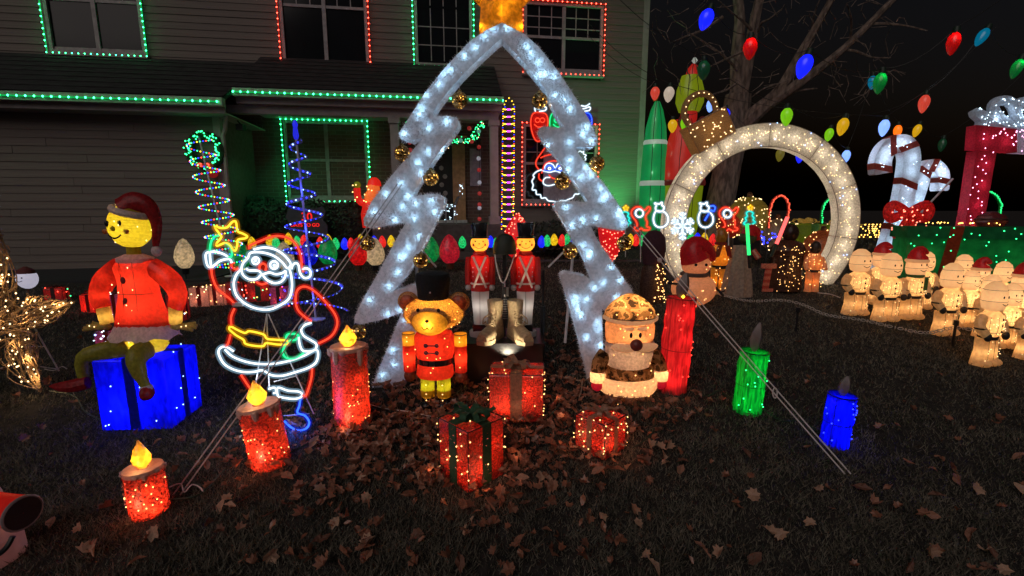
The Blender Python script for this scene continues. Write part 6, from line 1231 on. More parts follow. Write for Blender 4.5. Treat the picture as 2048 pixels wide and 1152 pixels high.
# ================================================================== lit white lawn figures (plain, faceless)
IVO = cloth('lit_ivory_cloth', (.90, .64, .36), .55, .08, .16, 26, .4, .03, ecol=(1, .54, .19)); IVH = cloth('lit_ivory_head', (.88, .68, .46), .5, .15, .06, 40, .2, .03, ecol=(1, .60, .29)); RHAT = cloth('santa_hat_red', (.52, .02, .025), .45, .05, .15, 40, .4, .03); GSC = plain('green_scarf', (.02, .09, .03), .8, scale=60); SBELT = plain('dark_belt', (.02, .018, .018), .6)
def lit_proto(hat, scarf):
    f = thing('lit_figure', 'x', 'lit figure')
    part('torso', MB().lathe([(.10, .29), (.15, .33), (.168, .42), (.155, .50), (.08, .55)], 16, sy=.75), IVO, f); part('waist', MB().lathe([(.115, .265), (.12, .30)], 14, sy=.8, cap=False), SBELT, f)
    part('head', MB().lathe([(.06, .55), (.115, .575), (.135, .64), (.132, .72), (.105, .80), (.05, .84), (.001, .848)], 18, sy=.9), IVH, f)
    for sx in (-1, 1):
        part('leg', MB().lathe([(.10, 0), (.094, .04), (.074, .15), (.08, .28)], 12, (sx * .088, 0, 0), sy=.9), IVO, f); part('arm', MB().tube(cr([(sx * .14, 0, .50), (sx * .20, -.01, .41), (sx * .165, -.08, .32)], 3), [.05, .057, .057, .055, .052, .047, .042], 9), IVO, f)
        part('arm_band', MB().ring((sx * .195, -.02, .385), .056, .009, 12, 5), SBELT, f); part('mitten', MB().ell((sx * .16, -.09, .305), .04, .04, .044, 9, 7), SBELT, f); part('eye', MB().ell((sx * .042, -.117, .70), .010, .006, .014, 8, 6), SBL, f); part('boot', MB().ell((sx * .088, -.03, .03), .085, .11, .048, 12, 7), IVO, f)
    wr = MB()
    for a in (-1.9, -1.57, -1.2, -.7, -2.5): wr.tube([(.152 * math.cos(a), .114 * math.sin(a), .33), (.171 * math.cos(a), .128 * math.sin(a), .42), (.157 * math.cos(a), .118 * math.sin(a), .50)], .0024, 4)
    for sx in (-1, 1):
        wr.tube([(sx * .088, -.09, .02), (sx * .088, -.072, .27)], .0024, 4); wr.tube([(sx * .05 + .088, -.075, .02), (sx * .04 + .088, -.06, .27)], .002, 4)
    wr.ring((0, 0, .345), .156, .0024, 16, 4, Matrix.Diagonal((1, .76, 1))); wr.ring((0, 0, .655), .137, .002, 18, 4, Matrix.Diagonal((1, .91, 1))); wr.ring((0, 0, .765), .122, .002, 18, 4, Matrix.Diagonal((1, .91, 1))); part('wire_frame', wr, WIRE, f, kind='stuff')
    part('smile', MB().tube(cr([(-.045, -.117, .635), (0, -.126, .618), (.045, -.117, .635)], 4), .004, 5), SBL, f)
    for z in (.36, .42, .48): part('button', MB().ell((0, -.128, z), .012, .006, .012, 8, 6), SBL, f)
    if hat:
        part('hat_band', MB().ring((0, 0, .745), .128, .022, 18, 6), IVH, f); part('hat', MB().tube(cr([(0, 0, .75), (.01, 0, .83), (.05, -.01, .87), (.12, -.04, .84)], 3), [.128, .126, .12, .105, .09, .075, .06, .045, .03, .015], 12), RHAT, f)
    if scarf: part('scarf', MB().ring((0, 0, .555), .09, .024, 16, 6), GSC, f); part('scarf_tail', MB().box(.03, .075, -.145, -.125, .38, .55), GSC, f, False)
    lamp(f, (0, 0, .42), (1, .67, .35), .85, .02); lamp(f, (-.088, 0, .13), (1, .67, .35), .13, .02); lamp(f, (.088, 0, .13), (1, .67, .35), .13, .02); lamp(f, (0, 0, .68), (1, .68, .38), .36, .02)
    pts = [(x, -math.sqrt(max(0, 1 - (x / .175) ** 2)) * .125 - .006, z) for x, z in [(random.uniform(-.14, .14), random.uniform(.33, .52)) for _ in range(18)]] + [(sx * .088 + random.uniform(-.05, .05), -.09, random.uniform(.03, .27)) for sx in (-1, 1) for _ in range(6)]
    bulbs(f, pts, WARMW, .0052); return f
protos = {}
LF = [(1708, 628, 497, 0, 0, 'leftmost plain warm white lit figure, nearest the ornament arch', 25), (1752, 606, 490, 1, 0, 'warm white lit figure with red hat, half hidden in the left group', 10), (1768, 640, 505, 0, 0, 'middle warm white lit figure at the front of the left group', 20), (1818, 636, 500, 1, 1, 'warm white lit figure with red hat and green scarf, beside the green gift', 25),
      (1886, 668, 525, 0, 0, 'plain lit figure at the left front of the right group', 25), (1912, 625, 508, 0, 0, 'hindmost plain lit figure against the green gift, left of the dim hat', 20), (1946, 636, 520, 1, 1, 'lit figure with dim red hat and green scarf at the back', -15), (1990, 640, 522, 0, 0, 'plain lit figure at the back, against the second red ribbon', 20),
      (1838, 616, 502, 0, 0, 'plain lit figure half hidden behind the left red-hatted one in scarf', 15), (1928, 652, 540, 0, 0, 'plain lit figure squeezed between the dim hat and the left front one', 20), (2006, 694, 566, 0, 0, 'plain lit figure just right of the largest one', 15), (2048, 640, 515, 1, 0, 'hindmost red-hatted lit figure cut by the right edge', 10),
      (1966, 672, 548, 0, 0, 'plain lit figure in the middle row, right behind the largest one', 20), (1966, 728, 562, 0, 0, 'largest plain lit figure, foremost, right behind the chain', 35), (2026, 668, 530, 1, 1, 'lit figure with bright red hat and green scarf near the right edge', 10), (2052, 716, 585, 0, 0, 'lit figure cut by the right edge, its feet lowest there', 10)]
for px, pb, pt, hat, scf, lab, rz in LF:
    if (hat, scf) not in protos: f = protos[(hat, scf)] = lit_proto(hat, scf)
    else: f = copy_tree(protos[(hat, scf)])
    p = G(px, pb); s = (P(px, pt, p.y).z - p.z) / (.85 if not hat else .88); f.location = p; k_ = CO(px) * 1.12; f.scale = (s * k_, s * k_, s); f.rotation_euler = (0, 0, R(rz) - .35); f['label'] = lab; f['group'] = 'warm white lit lawn figures'
cb = thing('green_box', 'small dark green box at the feet of the left front lit figure', 'box', G(1870, 648) + Vector((0, -.12, .05))); part('box_body', MB().lathe([(.06, .0), (.095, .05), (.095, .11), (.06, .16)], 8), plain('dark_green_box', (.015, .07, .03), .6), cb, False); part('box_lid', MB().lathe([(.06, .162), (.02, .175)], 8), plain('dark_green_box', (.015, .07, .03), .6), cb, False)
# ================================================================== row of figures before the ornament arch
BRNC = cloth('dark_brown_plush', (.10, .05, .035), .3, 0, .4, 60, .8, .02)
def fz2(px, pb, py, Y): return P(px, py, Y).z - gz(Y)
p = G(1302, 604); m = MPP(1302, 550, p.y); bf = thing('brown_figure', 'tall dark brown plush figure with warm lights down its side', 'figure', p)
def zz(py): return P(1302, py, p.y).z - p.z
part('body', MB().lathe([(22 * m, 0), (24 * m, zz(570)), (22 * m, zz(540)), (14 * m, zz(522))], 14, sy=.8), BRNC, bf); part('hood', MB().lathe([(20 * m, zz(528)), (24 * m, zz(500)), (22 * m, zz(475)), (12 * m, zz(463)), (2 * m, zz(460))], 14, sy=.85), plain('plum_knit', (.06, .02, .03), .9, scale=60), bf); part('pom_pom', MB().ell((6 * m, -22 * m, zz(518)), 5 * m, n=8, m=6), TRIMW, bf)
part('arm', MB().tube(cr([(18 * m, -.02, zz(540)), (32 * m, -.06, zz(556)), (40 * m, -.08, zz(560))], 3), 6 * m, 7), BLACK, bf); bulbs(bf, [(random.uniform(-2, 24) * m, -24 * m, zz(random.uniform(525, 600))) for _ in range(60)], WARM, .007); lamp(bf, (8 * m, -40 * m, zz(565)), (1, .55, .2), .12, .02, 'bulb_spill_lamp')
p = G(1385, 612); m = MPP(1385, 560, p.y); snm = thing('lit_snowman', 'lit snowman with red hat and dark twig arms behind the tall red candle', 'snowman', p); SNB = cloth('lit_peach_cloth', (.86, .50, .32), .5, .10, .1, 40, .4, .03, ecol=(1, .42, .18))
def zz(py): return P(1385, py, p.y).z - p.z
part('body', MB().ell((0, 0, zz(578)), 44 * m, 36 * m, 34 * m, 18, 11), SNB, snm); part('head', MB().ell((2 * m, 0, zz(530)), 28 * m, 25 * m, 22 * m, 16, 10), SNB, snm); part('collar', MB().ring((0, 0, zz(548)), 24 * m, 4 * m, 18, 6), plain('grey_collar', (.10, .07, .06), .8), snm)
part('hat', MB().tube(cr([(0, 0, zz(520)), (-6 * m, 0, zz(500)), (6 * m, 0, zz(492)), (26 * m, -.02, zz(505)), (32 * m, -.03, zz(522))], 3), list(np.interp(np.linspace(0, 1, 13), [0, .4, 1], [29 * m, 22 * m, 5 * m])), 12), RHAT, snm)
for sx in (-1, 1): part('eye', MB().ell((2 * m + sx * 10 * m, -24 * m, zz(527)), 3 * m, n=7, m=5), SBL, snm)
part('twig_arm', MB().tube([(-38 * m, -.1, zz(566)), (-60 * m, -.12, zz(562))], .014, 6), BLACK, snm); part('twig_arm', MB().tube([(36 * m, -.1, zz(572)), (52 * m, -.12, zz(588))], .014, 6).tube([(46 * m, -.11, zz(582)), (54 * m, -.12, zz(578))], .008, 5), BLACK, snm)
bulbs(snm, ellpts(16, (0, 0, zz(578)), 44 * m, 36 * m, 34 * m, 1.02, True) + ellpts(8, (2 * m, 0, zz(530)), 28 * m, 25 * m, 22 * m, 1.02, True), WARM, .0065); lamp(snm, (0, 0, zz(580)), (1, .6, .3), .5, .02); lamp(snm, (0, 0, zz(530)), (1, .6, .3), .25, .02)
def lantern(label, px, pb, pt, skin, hd, wpx, name='lit_figure', glowc=(1, .5, .12), lw=.35):
    p = G(px, pb); m = MPP(px, (pb + pt) / 2, p.y); H = P(px, pt, p.y).z - p.z; f = thing(name, label, 'figure', p); r = wpx * m / 2 * CO(px)
    part('torso', MB().lathe([(r * .7, H * .42), (r, H * .48), (r, H * .66), (r * .5, H * .76)], 14, sy=.75), skin, f); part('head', MB().ell((0, 0, H * .87), r * .62, r * .6, H * .13, 14, 10), hd, f); part('belt', MB().lathe([(r * .78, H * .39), (r * .8, H * .44)], 14, sy=.76, cap=False), SBELT, f)
    for sx in (-1, 1): part('leg', MB().lathe([(r * .46, 0), (r * .38, H * .05), (r * .36, H * .22), (r * .42, H * .41)], 10, (sx * r * .46, 0, 0)), skin, f); part('arm', MB().tube(cr([(sx * r * .85, 0, H * .68), (sx * r * 1.15, -.02, H * .55), (sx * r * 1.1, -.06, H * .45)], 3), r * .28, 8), skin, f)
    for z, w in ((.58, lw), (.2, lw * .4)): lamp(f, (0 if z > .3 else r * .46, 0, H * z), glowc, w, .02)
    lamp(f, (-r * .46, 0, H * .2), glowc, lw * .4, .02); bulbs(f, [(random.uniform(-1, 1) * r * .9, -r * .8, random.uniform(.05, .75) * H) for _ in range(22)], WARM, .007); return f, p, m, H, r
f, p, m, H, r = lantern('golden amber lit figure with dark red scarf right of the snowman', 1434, 588, 455, cloth('amber_cloth', (.80, .36, .04), .55, .10, .1, 40, .3, .03), cloth('amber_head', (.34, .13, .015), .5, .06, .2, 40, .3, .05), 40)
part('scarf', MB().ring((0, 0, H * .765), r * .5, r * .16, 14, 6), DRED, f)
for sx in (-1, 1): part('scarf_tail', MB().slab([(sx * 2 * m, -r * .8, H * .75), (sx * 12 * m, -r * .82, H * .74), (sx * 17 * m, -r * .9, H * .56), (sx * 8 * m, -r * .9, H * .58)], (0, .01, 0)), DRED, f, False)
f, p, m, H, r = lantern('small peach lit figure with dark cap before the ornament arch foot', 1622, 583, 482, cloth('peach_lit_cloth', (.78, .36, .16), .5, .07, .1, 40, .3, .03), plain('dark_cap', (.025, .015, .012), .5), 38, lw=.25)
# caped figure, dark figure and two light tubes
p = G(1476, 590); m = MPP(1476, 540, p.y); kf = thing('caped_figure', 'figure in a pale grey cape with red hat beside the green light tube', 'figure', p)
def zz(py): return P(1476, py, p.y).z - p.z
CAPE = plain('pale_cape', (.30, .23, .19), .9, scale=30, bump=.3); cpm = MB(); n = 16
for i, (r_, y_) in enumerate([(30, 592), (27, 560), (20, 520), (12, 490)]):
    for k in range(n + 1):
        a = math.pi * (.78 + 1.1 * k / n); rr = r_ * m * (1 + (.10 * math.sin(k * 2.4) if i < 3 else 0)); cpm.v.append((rr * math.cos(a) - 4 * m, rr * .7 * math.sin(a), zz(y_)))
for i in range(3):
    for k in range(n): cpm.f.append((i * (n + 1) + k, i * (n + 1) + k + 1, (i + 1) * (n + 1) + k + 1, (i + 1) * (n + 1) + k))
part('cape', cpm, CAPE, kf); part('robe', MB().lathe([(20 * m, 0), (17 * m, zz(540)), (12 * m, zz(490))], 14, (6 * m, .02, 0), sy=.7), plain('dark_green_robe', (.02, .035, .02), .9), kf); part('head', MB().ell((10 * m, 0, zz(476)), 17 * m, 14 * m, 13 * m, 14, 9), plain('moss_cloth', (.06, .075, .03), .8), kf)
part('hat', MB().tube(cr([(10 * m, 0, zz(470)), (14 * m, 0, zz(460)), (26 * m, 0, zz(463)), (31 * m, 0, zz(480))], 3), list(np.interp(np.linspace(0, 1, 10), [0, .4, 1], [15 * m, 11 * m, 4 * m])), 10), RHAT, kf); part('arm', MB().tube([(18 * m, -.06, zz(500)), (26 * m, -.12, zz(515))], 6 * m, 8), cloth('coral_sleeve', (.5, .10, .06), .4, .03), kf)
def ltube(label, a, b, Y, col, gm, lw):
    pa, pb = P(*a, Y), P(*b, Y); t = thing('light_tube', label, 'light tube', pa, 0, 'glowing light tubes'); part('tube', MB().tube([(0, 0, 0), pb - pa], .020, 10), gm, t); part('handle', MB().tube([(pa - pb).normalized() * .16, (0, 0, 0)], .02, 8), BLACK, t); lamp(t, (pb - pa) * .5 + Vector((0, -.05, 0)), col, lw, .05, 'tube_spill_lamp')
ltube('green glowing light tube standing upright below the teal neon tree', (1498, 510), (1494, 448), 5.6, (.05, 1, .25), glow('green_tube', (.04, 1, .22), 1.3), .25); ltube('red glowing light tube slanting in front of the red-lit hoop', (1553, 488), (1575, 434), 5.6, (1, .05, .05), glow('red_tube', (1, .10, .09), 2.4), .35)
p = G(1568, 580); m = MPP(1568, 530, p.y); df = thing('dark_lit_figure', 'dark bell-shaped figure dotted with warm lights by the red tube', 'figure', p); DKC = cloth('black_gauze', (.06, .03, .024), .5, 0, .3, 40, .5, .03)
def zz(py): return P(1568, py, p.y).z - p.z
part('robe', MB().lathe([(32 * m, 0), (30 * m, zz(540)), (30 * m, zz(512))], 16, sy=.75), DKC, df); part('shoulders', MB().lathe([(30 * m, zz(511)), (34 * m, zz(500)), (26 * m, zz(486)), (12 * m, zz(480))], 16, sy=.75), DKC, df); part('head', MB().ell((2 * m, 0, zz(466)), 15 * m, 14 * m, 18 * m, 14, 9), DKC, df)
lamp(df, (0, 0, zz(545)), (1, .5, .2), .6, .03); lamp(df, (0, 0, zz(500)), (1, .4, .2), .4, .03); bulbs(df, [(random.uniform(-30, 30) * m, -26 * m, zz(random.uniform(490, 578))) for _ in range(80)], WARM, .006); lamp(df, (0, -45 * m, zz(530)), (1, .5, .2), .12, .03, 'bulb_spill_lamp')
p = G(1524, 580); m = MPP(1524, 560, p.y); stk = thing('striped_stocking', 'small red and white striped stocking cutout between the figures', 'cutout', p)
def zz(py): return P(1524, py, p.y).z - p.z
for i in range(7): part('stripe', MB().slab([((-7 + .5 * i) * m, -.1, zz(575 - i * 6)), ((5 + .5 * i) * m, -.1, zz(575 - i * 6)), ((5.5 + .5 * i) * m, -.1, zz(569.2 - i * 6)), ((-6.5 + .5 * i) * m, -.1, zz(569.2 - i * 6))], (0, .02, 0)), cloth('pink_stripe_%d' % (i % 2), (.55, .16, .11) if i % 2 else (.42, .04, .03), .3, .04), stk, False)
part('toe', MB().slab([(-7 * m, -.1, zz(581)), (14 * m, -.1, zz(581)), (14 * m, -.1, zz(575)), (5 * m, -.1, zz(575.3)), (-7 * m, -.1, zz(575.3))], (0, .02, 0)), MATS['pink_stripe_1'], stk, False); part('top_band', MB().slab([(-12 * m, -.11, zz(535)), (16 * m, -.11, zz(535)), (16 * m, -.11, zz(526)), (-12 * m, -.11, zz(526))], (0, .04, 0)), MATS['pink_stripe_1'], stk, False)

# ================================================================== background ornaments on the right
def bgball(label, px, py, rpx, Y, skin, bm, nb, sq=1., name='lit_ball', gc=(1, .6, .2), lw=.4):
    c_ = P(px, py, Y); m = MPP(px, py, Y); loc = Vector((c_.x, Y, gz(Y))); t = thing(name, label, 'lit ornament', loc, 0, 'lit ornaments behind the figures'); z = c_.z - loc.z
    part('skin', MB().ell((0, 0, z), rpx * m, rpx * m * .9, rpx * m * sq, 18, 12), skin, t); part('cap', MB().lathe([(5 * m, z + rpx * m * sq * .98), (5 * m, z + rpx * m * sq + 6 * m), (2 * m, z + rpx * m * sq + 9 * m)], 10), BROWN, t); part('stand', MB().tube([(0, 0, 0), (0, 0, z - rpx * m * sq * .9)], .02, 6), BLACK, t)
    bulbs(t, ellpts(nb, (0, 0, z), rpx * m, rpx * m * .9, rpx * m * sq, 1.02, True), bm, .010); lamp(t, (0, -.1, z), gc, lw, .03)
bgball('olive-gold lit ball ornament behind the teal neon tree', 1496, 434, 40, 7.9, cloth('olive_mesh', (.34, .30, .06), .55, .05, .2, 40, .4, .03), WARMW, 90); bgball('dim grey lit ball ornament behind the red light tube', 1553, 470, 32, 7.8, cloth('grey_mesh', (.22, .18, .14), .5, .02, .2, 40, .4, .03), WARMW, 40); bgball('orange-brown lit ball ornament beside the ornament arch foot', 1643, 500, 36, 7.5, cloth('rust_mesh', (.42, .12, .04), .5, .03, .3, 40, .5, .05), WARM, 50, 1.1); bgball('red lit ball ornament behind the golden figure', 1458, 452, 24, 7.8, cloth('dark_red_mesh', (.3, .03, .02), .5, .04, .2, 40, .4, .03), WARM, 30)
p = Vector((P(1603, 500, 8.2).x, 8.2, gz(8.2))); m = MPP(1603, 470, 8.2); hgt = P(1603, 448, 8.2).z - p.z
gift('lime green lit gift with a pale gold bow behind the dark figure', p, R(8), 68 * m, .5, hgt, cloth('lime_gift_cloth', (.18, .26, .02), .5, .05, .2, 40, .4, .03), BLR if False else cloth('lime_ribbon', (.10, .28, .02), .4, .02), cloth('pale_gold_bow', (.55, .36, .08), .5, .16, .1, 30, .3, .03), WARMW, 40, (1, .8, .3), .25, 'lit gifts far right', False, .34, .12, edges=False, br=.010)
p2 = P(1690, 452, 7.6); pb_ = thing('gold_bow', 'pale gold bow showing behind the right side of the ornament arch', 'bow', p2); bow(pb_, (0, 0, 0), .22, MATS['pale_gold_bow'], 'ribbon_loop', 3); part('knot', MB().ell((0, 0, .04), .05, n=8, m=6), MATS['pale_gold_bow'], pb_)
def hoop(label, pts, Y, gm, lc):
    q = [P(x, y, Y) for x, y in pts]; loc = Vector((q[0].x, Y, gz(Y))); t = thing('light_hoop', label, 'light hoop', loc, 0, 'hoops of rope light'); pp = cr([v - loc for v in q], 8); part('rope_tube', MB().tube(pp, .022, 6), plain('hoop_' + lc, {'r': (.35, .03, .02), 'g': (.01, .25, .06)}[lc], .4), t)
    bulbs(t, [v + Vector((random.uniform(-.012, .012), -.03, 0)) for v in pp], gm, .015); part('stake', MB().tube([pp[0], (pp[0].x, 0, 0)], .012, 5), BLACK, t)
hoop('red rope-light hoop behind the red light tube', [(1537, 455), (1538, 425), (1545, 402), (1560, 391), (1573, 400), (1577, 420), (1572, 440)], 7.7, glow('hoop_red', (1, .12, .06), 1.6), 'r'); hoop('green rope-light hoop seen through the ornament arch', [(1642, 445), (1645, 415), (1655, 400), (1672, 392), (1690, 390)], 8.0, glow('hoop_green', (.03, 1, .25), 1.6), 'g'); hoop('green rope-light hoop behind the red gift arch leg', [(1962, 386), (1978, 384), (1992, 394), (2000, 412), (1996, 432), (1992, 460)], 8.0, glow('hoop_green', (.03, 1, .25), 1.6), 'g')
nl = Vector((P(1742, 475, 8.6).x, 8.6, gz(8.6))); nb_ = thing('lit_bush', 'low bush netted with gold lights right of the ornament arch', 'bush', nl); nm_ = MPP(1742, 465, 8.6); lfm = MB()
for _ in range(500):
    v = Vector([random.gauss(0, 1) for _ in range(3)]).normalized() * random.uniform(.7, 1); c_ = Vector((v.x * .55, v.y * .3, .30 + v.z * .28)); a = Vector([random.gauss(0, 1) for _ in range(3)]).normalized() * .04; b2 = a.orthogonal() * .5; lfm.add([c_ - a, c_ + b2, c_ + a, c_ - b2], [(0, 1, 2, 3)])
part('foliage', lfm, LEAFG, nb_, False, 'stuff'); part('stem', MB().tube([(0, 0, 0), (0, 0, .3)], .03, 5), BARK, nb_)
bulbs(nb_, [(random.uniform(-.55, .45), -.32, max(.05, P(1742, y_, 8.6).z - nl.z)) for y_ in (448, 452, 456, 460, 464, 468, 472) for _ in range(16)], GOLDB, .013)
bcl = thing('blue_light_cluster', 'cluster of blue bulbs beside the olive-gold ball', 'light cluster', Vector((P(1522, 470, 7.4).x, 7.4, gz(7.4)))); part('stake', MB().tube([(0, 0, 0), (0, 0, .5)], .01, 5), BLACK, bcl); bulbs(bcl, [P(x + random.gauss(0, 3), y + random.gauss(0, 4), 7.4) - bcl.location for x, y in ((1520, 462), (1526, 476), (1530, 484), (1546, 472)) for _ in range(6)], BLUEB, .016)
# inflatables behind the corner
IY = 9.3
def infl(name, label, px, secs, skinsz=None):
    loc = Vector((P(px, 460, IY).x, IY, gz(IY))); t = thing(name, label, 'inflatable', loc, 0, 'tall inflatables at the house corner'); m = MPP(px, 300, IY)
    for nm, mat, pf, ox in secs: part(nm, MB().lathe([(max(.002, r * m), P(px, y, IY).z - loc.z) for r, y in pf], 20, (ox * m, 0, 0), sy=.8), mat, t)
    for nm, mat, pf, ox in secs:
        if len(pf) < 3 or 'band' in nm or nm in ('hem', 'tip', 'star'): continue
        for a in (-2.0, -1.25): part('seam', MB().tube([(ox * m + r * m * 1.004 * math.cos(a), r * m * .8 * 1.004 * math.sin(a), P(px, y, IY).z - loc.z) for r, y in pf], .006, 4), plain('seam_thread', (.03, .03, .02), .8), t)
    return t, loc, m
IG = cloth('green_nylon', (.01, .42, .12), .5, .24, .06, 4, .2, .06); IW = cloth('white_nylon', (.5, .55, .5), .5, .32, .05, 6, .2, .04); IR = cloth('red_nylon', (.62, .03, .02), .5, .28, .06, 4, .2, .05); IL = cloth('lime_nylon', (.28, .36, .01), .5, .32, .06, 4, .2, .05); IM = cloth('maroon_nylon', (.25, .03, .03), .5, .05, .06, 4, .2, .05)
t, loc, m = infl('inflatable_tree', 'tall green inflatable Christmas tree with white garlands beside the house corner', 1302, [('tier', IG, [(16, 470), (26, 440), (27, 372)], 0), ('garland_band', IW, [(27, 372), (28, 366), (26, 362)], 0), ('tier', IG, [(26, 362), (25, 330), (23, 290)], 0), ('garland_band', IW, [(23, 290), (24, 285), (22, 281)], 0), ('tier', IG, [(22, 281), (20, 255), (12, 220), (5, 203)], 0), ('star', MATS['gold_plush'], [(4, 202), (7, 190), (3, 176)], -4)])
for z in (230, 290, 345, 400): lamp(t, (-.12, -.30, P(1302, z, IY).z - loc.z), (.6, 1, .7), .35, .02, 'skin_lamp')
t, loc, m = infl('inflatable_figure', 'tall plain red inflatable with lime lower part, lime top and red cap', 1358, [('base', IL, [(34, 470), (38, 440), (42, 372)], 0), ('hem', IM, [(45, 372), (47, 367), (45, 361)], 0), ('coat', IR, [(44, 361), (43, 320), (34, 290), (26, 260), (20, 240)], 0), ('neck', IR, [(16, 240), (16, 222)], 6), ('top', IL, [(20, 224), (27, 205), (26, 180), (18, 152)], 6), ('cap', IR, [(15, 152), (12, 138), (4, 128)], 10), ('tip', IW, [(2, 127), (6, 121), (2, 115)], 11)])
part('sleeve', MB().ell((-14 * m, -.25, P(1358, 248, IY).z - loc.z), 10 * m, 8 * m, 12 * m, 10, 7), IM, t); part('sleeve', MB().ell((24 * m, -.25, P(1358, 250, IY).z - loc.z), 10 * m, 8 * m, 12 * m, 10, 7), IM, t)
fl = thing('floodlight', 'small green floodlight on the lawn at the house corner', 'floodlight', Vector((P(1235, 440, 9.7).x, 9.75, gz(9.7)))); part('housing', MB().box(-.07, .07, -.05, .05, .06, .16), BLACK, fl, False); part('spike', MB().tube([(0, 0, -.05), (0, 0, .06)], .012, 5), BLACK, fl)
l_ = bpy.data.lights.new('flood_lamp', 'SPOT'); l_.energy = 300; l_.color = (.08, 1, .25); l_.spot_size = R(85); l_.spot_blend = .9; l_.shadow_soft_size = .04; lo_ = bpy.data.objects.new('flood_lamp', l_); COL.objects.link(lo_); lo_.parent = fl; lo_.location = (0, 0, .2); lo_.rotation_euler = (R(180 - 20), 0, 0)
fl2 = thing('floodlight', 'small black floodlight under the gutter at the garage corner, shining green', 'floodlight', HW(UG + .30, 1.30, WGU - .34)); part('housing', MB().box(-.06, .06, -.05, .05, .0, .1), BLACK, fl2, False); part('bracket', MB().tube([(0, 0, .1), (-.05, 0, .16)], .012, 5), BLACK, fl2)
l_ = bpy.data.lights.new('flood_lamp', 'SPOT'); l_.energy = 26; l_.color = (.10, 1, .35); l_.spot_size = R(120); l_.spot_blend = .9; l_.shadow_soft_size = .04; lo_ = bpy.data.objects.new('flood_lamp', l_); COL.objects.link(lo_); lo_.parent = fl2; lo_.location = (0, 0, -.03); lo_.rotation_euler = (R(24), R(-28), PHI)

# ================================================================== bulbs hung in the tree
HB = [(1418, 42, 38, 'blue', .35, 'blue hanging bulb at the top, left of the bare trunk'), (1500, 99, 38, 'red', 0, 'red hanging bulb in front of the forked trunk'), (1614, 136, 44, 'blue', .3, 'large blue hanging bulb beside the slanting limb'), (1407, 142, 34, 'teal', 0, 'dim green hanging bulb just right of the inflatable cap'), (1310, 188, 22, 'coral', 0, 'small coral hanging bulb at the tip of the green inflatable tree'),
      (1339, 190, 28, 'ivory', .1, 'ivory hanging bulb beside the lime top of the red inflatable'), (1424, 212, 20, 'lblue', .2, 'small pale blue hanging bulb in the loop of the ornament arch'), (1451, 231, 20, 'blue', 0, 'small blue hanging bulb at the cap corner of the ornament arch'), (1345, 253, 24, 'yellow', 0, 'yellow hanging bulb against the red inflatable coat'), (1372, 248, 18, 'lime', .2, 'small green hanging bulb behind the ornament arch cap'),
      (1573, 235, 33, 'lime', 0, 'lime hanging bulb above the top of the ornament arch'), (1660, 271, 25, 'lime', .2, 'smaller lime hanging bulb at left of a yellow one'), (1688, 255, 33, 'yellow', .2, 'large yellow hanging bulb upper right of the ornament arch'), (1561, 311, 22, 'olive', .1, 'dim olive hanging bulb inside the top of the ornament arch'), (1601, 314, 16, 'blue', .1, 'small blue hanging bulb inside the ornament arch'),
      (1908, 89, 40, 'red', .1, 'red hanging bulb at the top right, left of a cyan one'), (1971, 78, 34, 'cyan', .5, 'cyan hanging bulb at the top right'), (2038, 140, 36, 'green', .3, 'green hanging bulb cut by the right edge'), (1761, 168, 38, 'green', .1, 'green hanging bulb in front of a small blue one'), (1744, 166, 24, 'cyan', 0, 'small dim blue hanging bulb half behind a green one'),
      (1849, 209, 33, 'coral', .1, 'coral red hanging bulb above the candy canes'), (1769, 257, 31, 'lblue', .1, 'pale blue hanging bulb left above the large candy cane'), (1795, 264, 18, 'orange', 0, 'orange hanging bulb peeking over the large candy cane'), (1837, 263, 22, 'yellow', .3, 'small yellow hanging bulb right above the large candy cane'), (1885, 291, 24, 'teal', .1, 'dim green hanging bulb above the small candy cane'), (1693, 314, 21, 'lblue', .1, 'small pale blue hanging bulb right of the ornament arch')]
EMI = {'blue': .9, 'red': .05, 'teal': .06, 'coral': .42, 'ivory': .35, 'lblue': .9, 'yellow': .45, 'lime': .5, 'olive': .35, 'cyan': .35, 'green': .06, 'orange': .8}
tops = []
for px, py, hp, cn, tl, lab in HB:
    Y = min(8.4, .22 * 930 / hp); c_ = P(px, py, Y); h = .22; t = thing('hanging_bulb', lab, 'light bulb', c_ + Vector((0, 0, h * .5)), 0, 'bulbs hung in the tree', (0, tl))
    skin = cloth('hung_%s' % cn, BC[cn], .55, EMI[cn], .05, 8, .05, .10); part('glass', MB().lathe([(r_, -z_) for r_, z_ in c9prof(h * .37 * CO(px), h)], 16, cap=False), skin, t); part('socket', MB().lathe([(h * .15, 0), (h * .16, .03), (h * .12, .06)], 10), plain('green_socket', (.012, .03, .018), .5), t)
    if cn in ('red', 'green', 'teal', 'blue') and hp > 30: lamp(t, (0, -.03, -h * .2), tuple(min(1, x * 1.2 + .02) for x in BC[cn]), .22 if cn != 'teal' else .06, .008)
    tops.append((Y, c_ + Vector((0, 0, h * .5 + .05))))
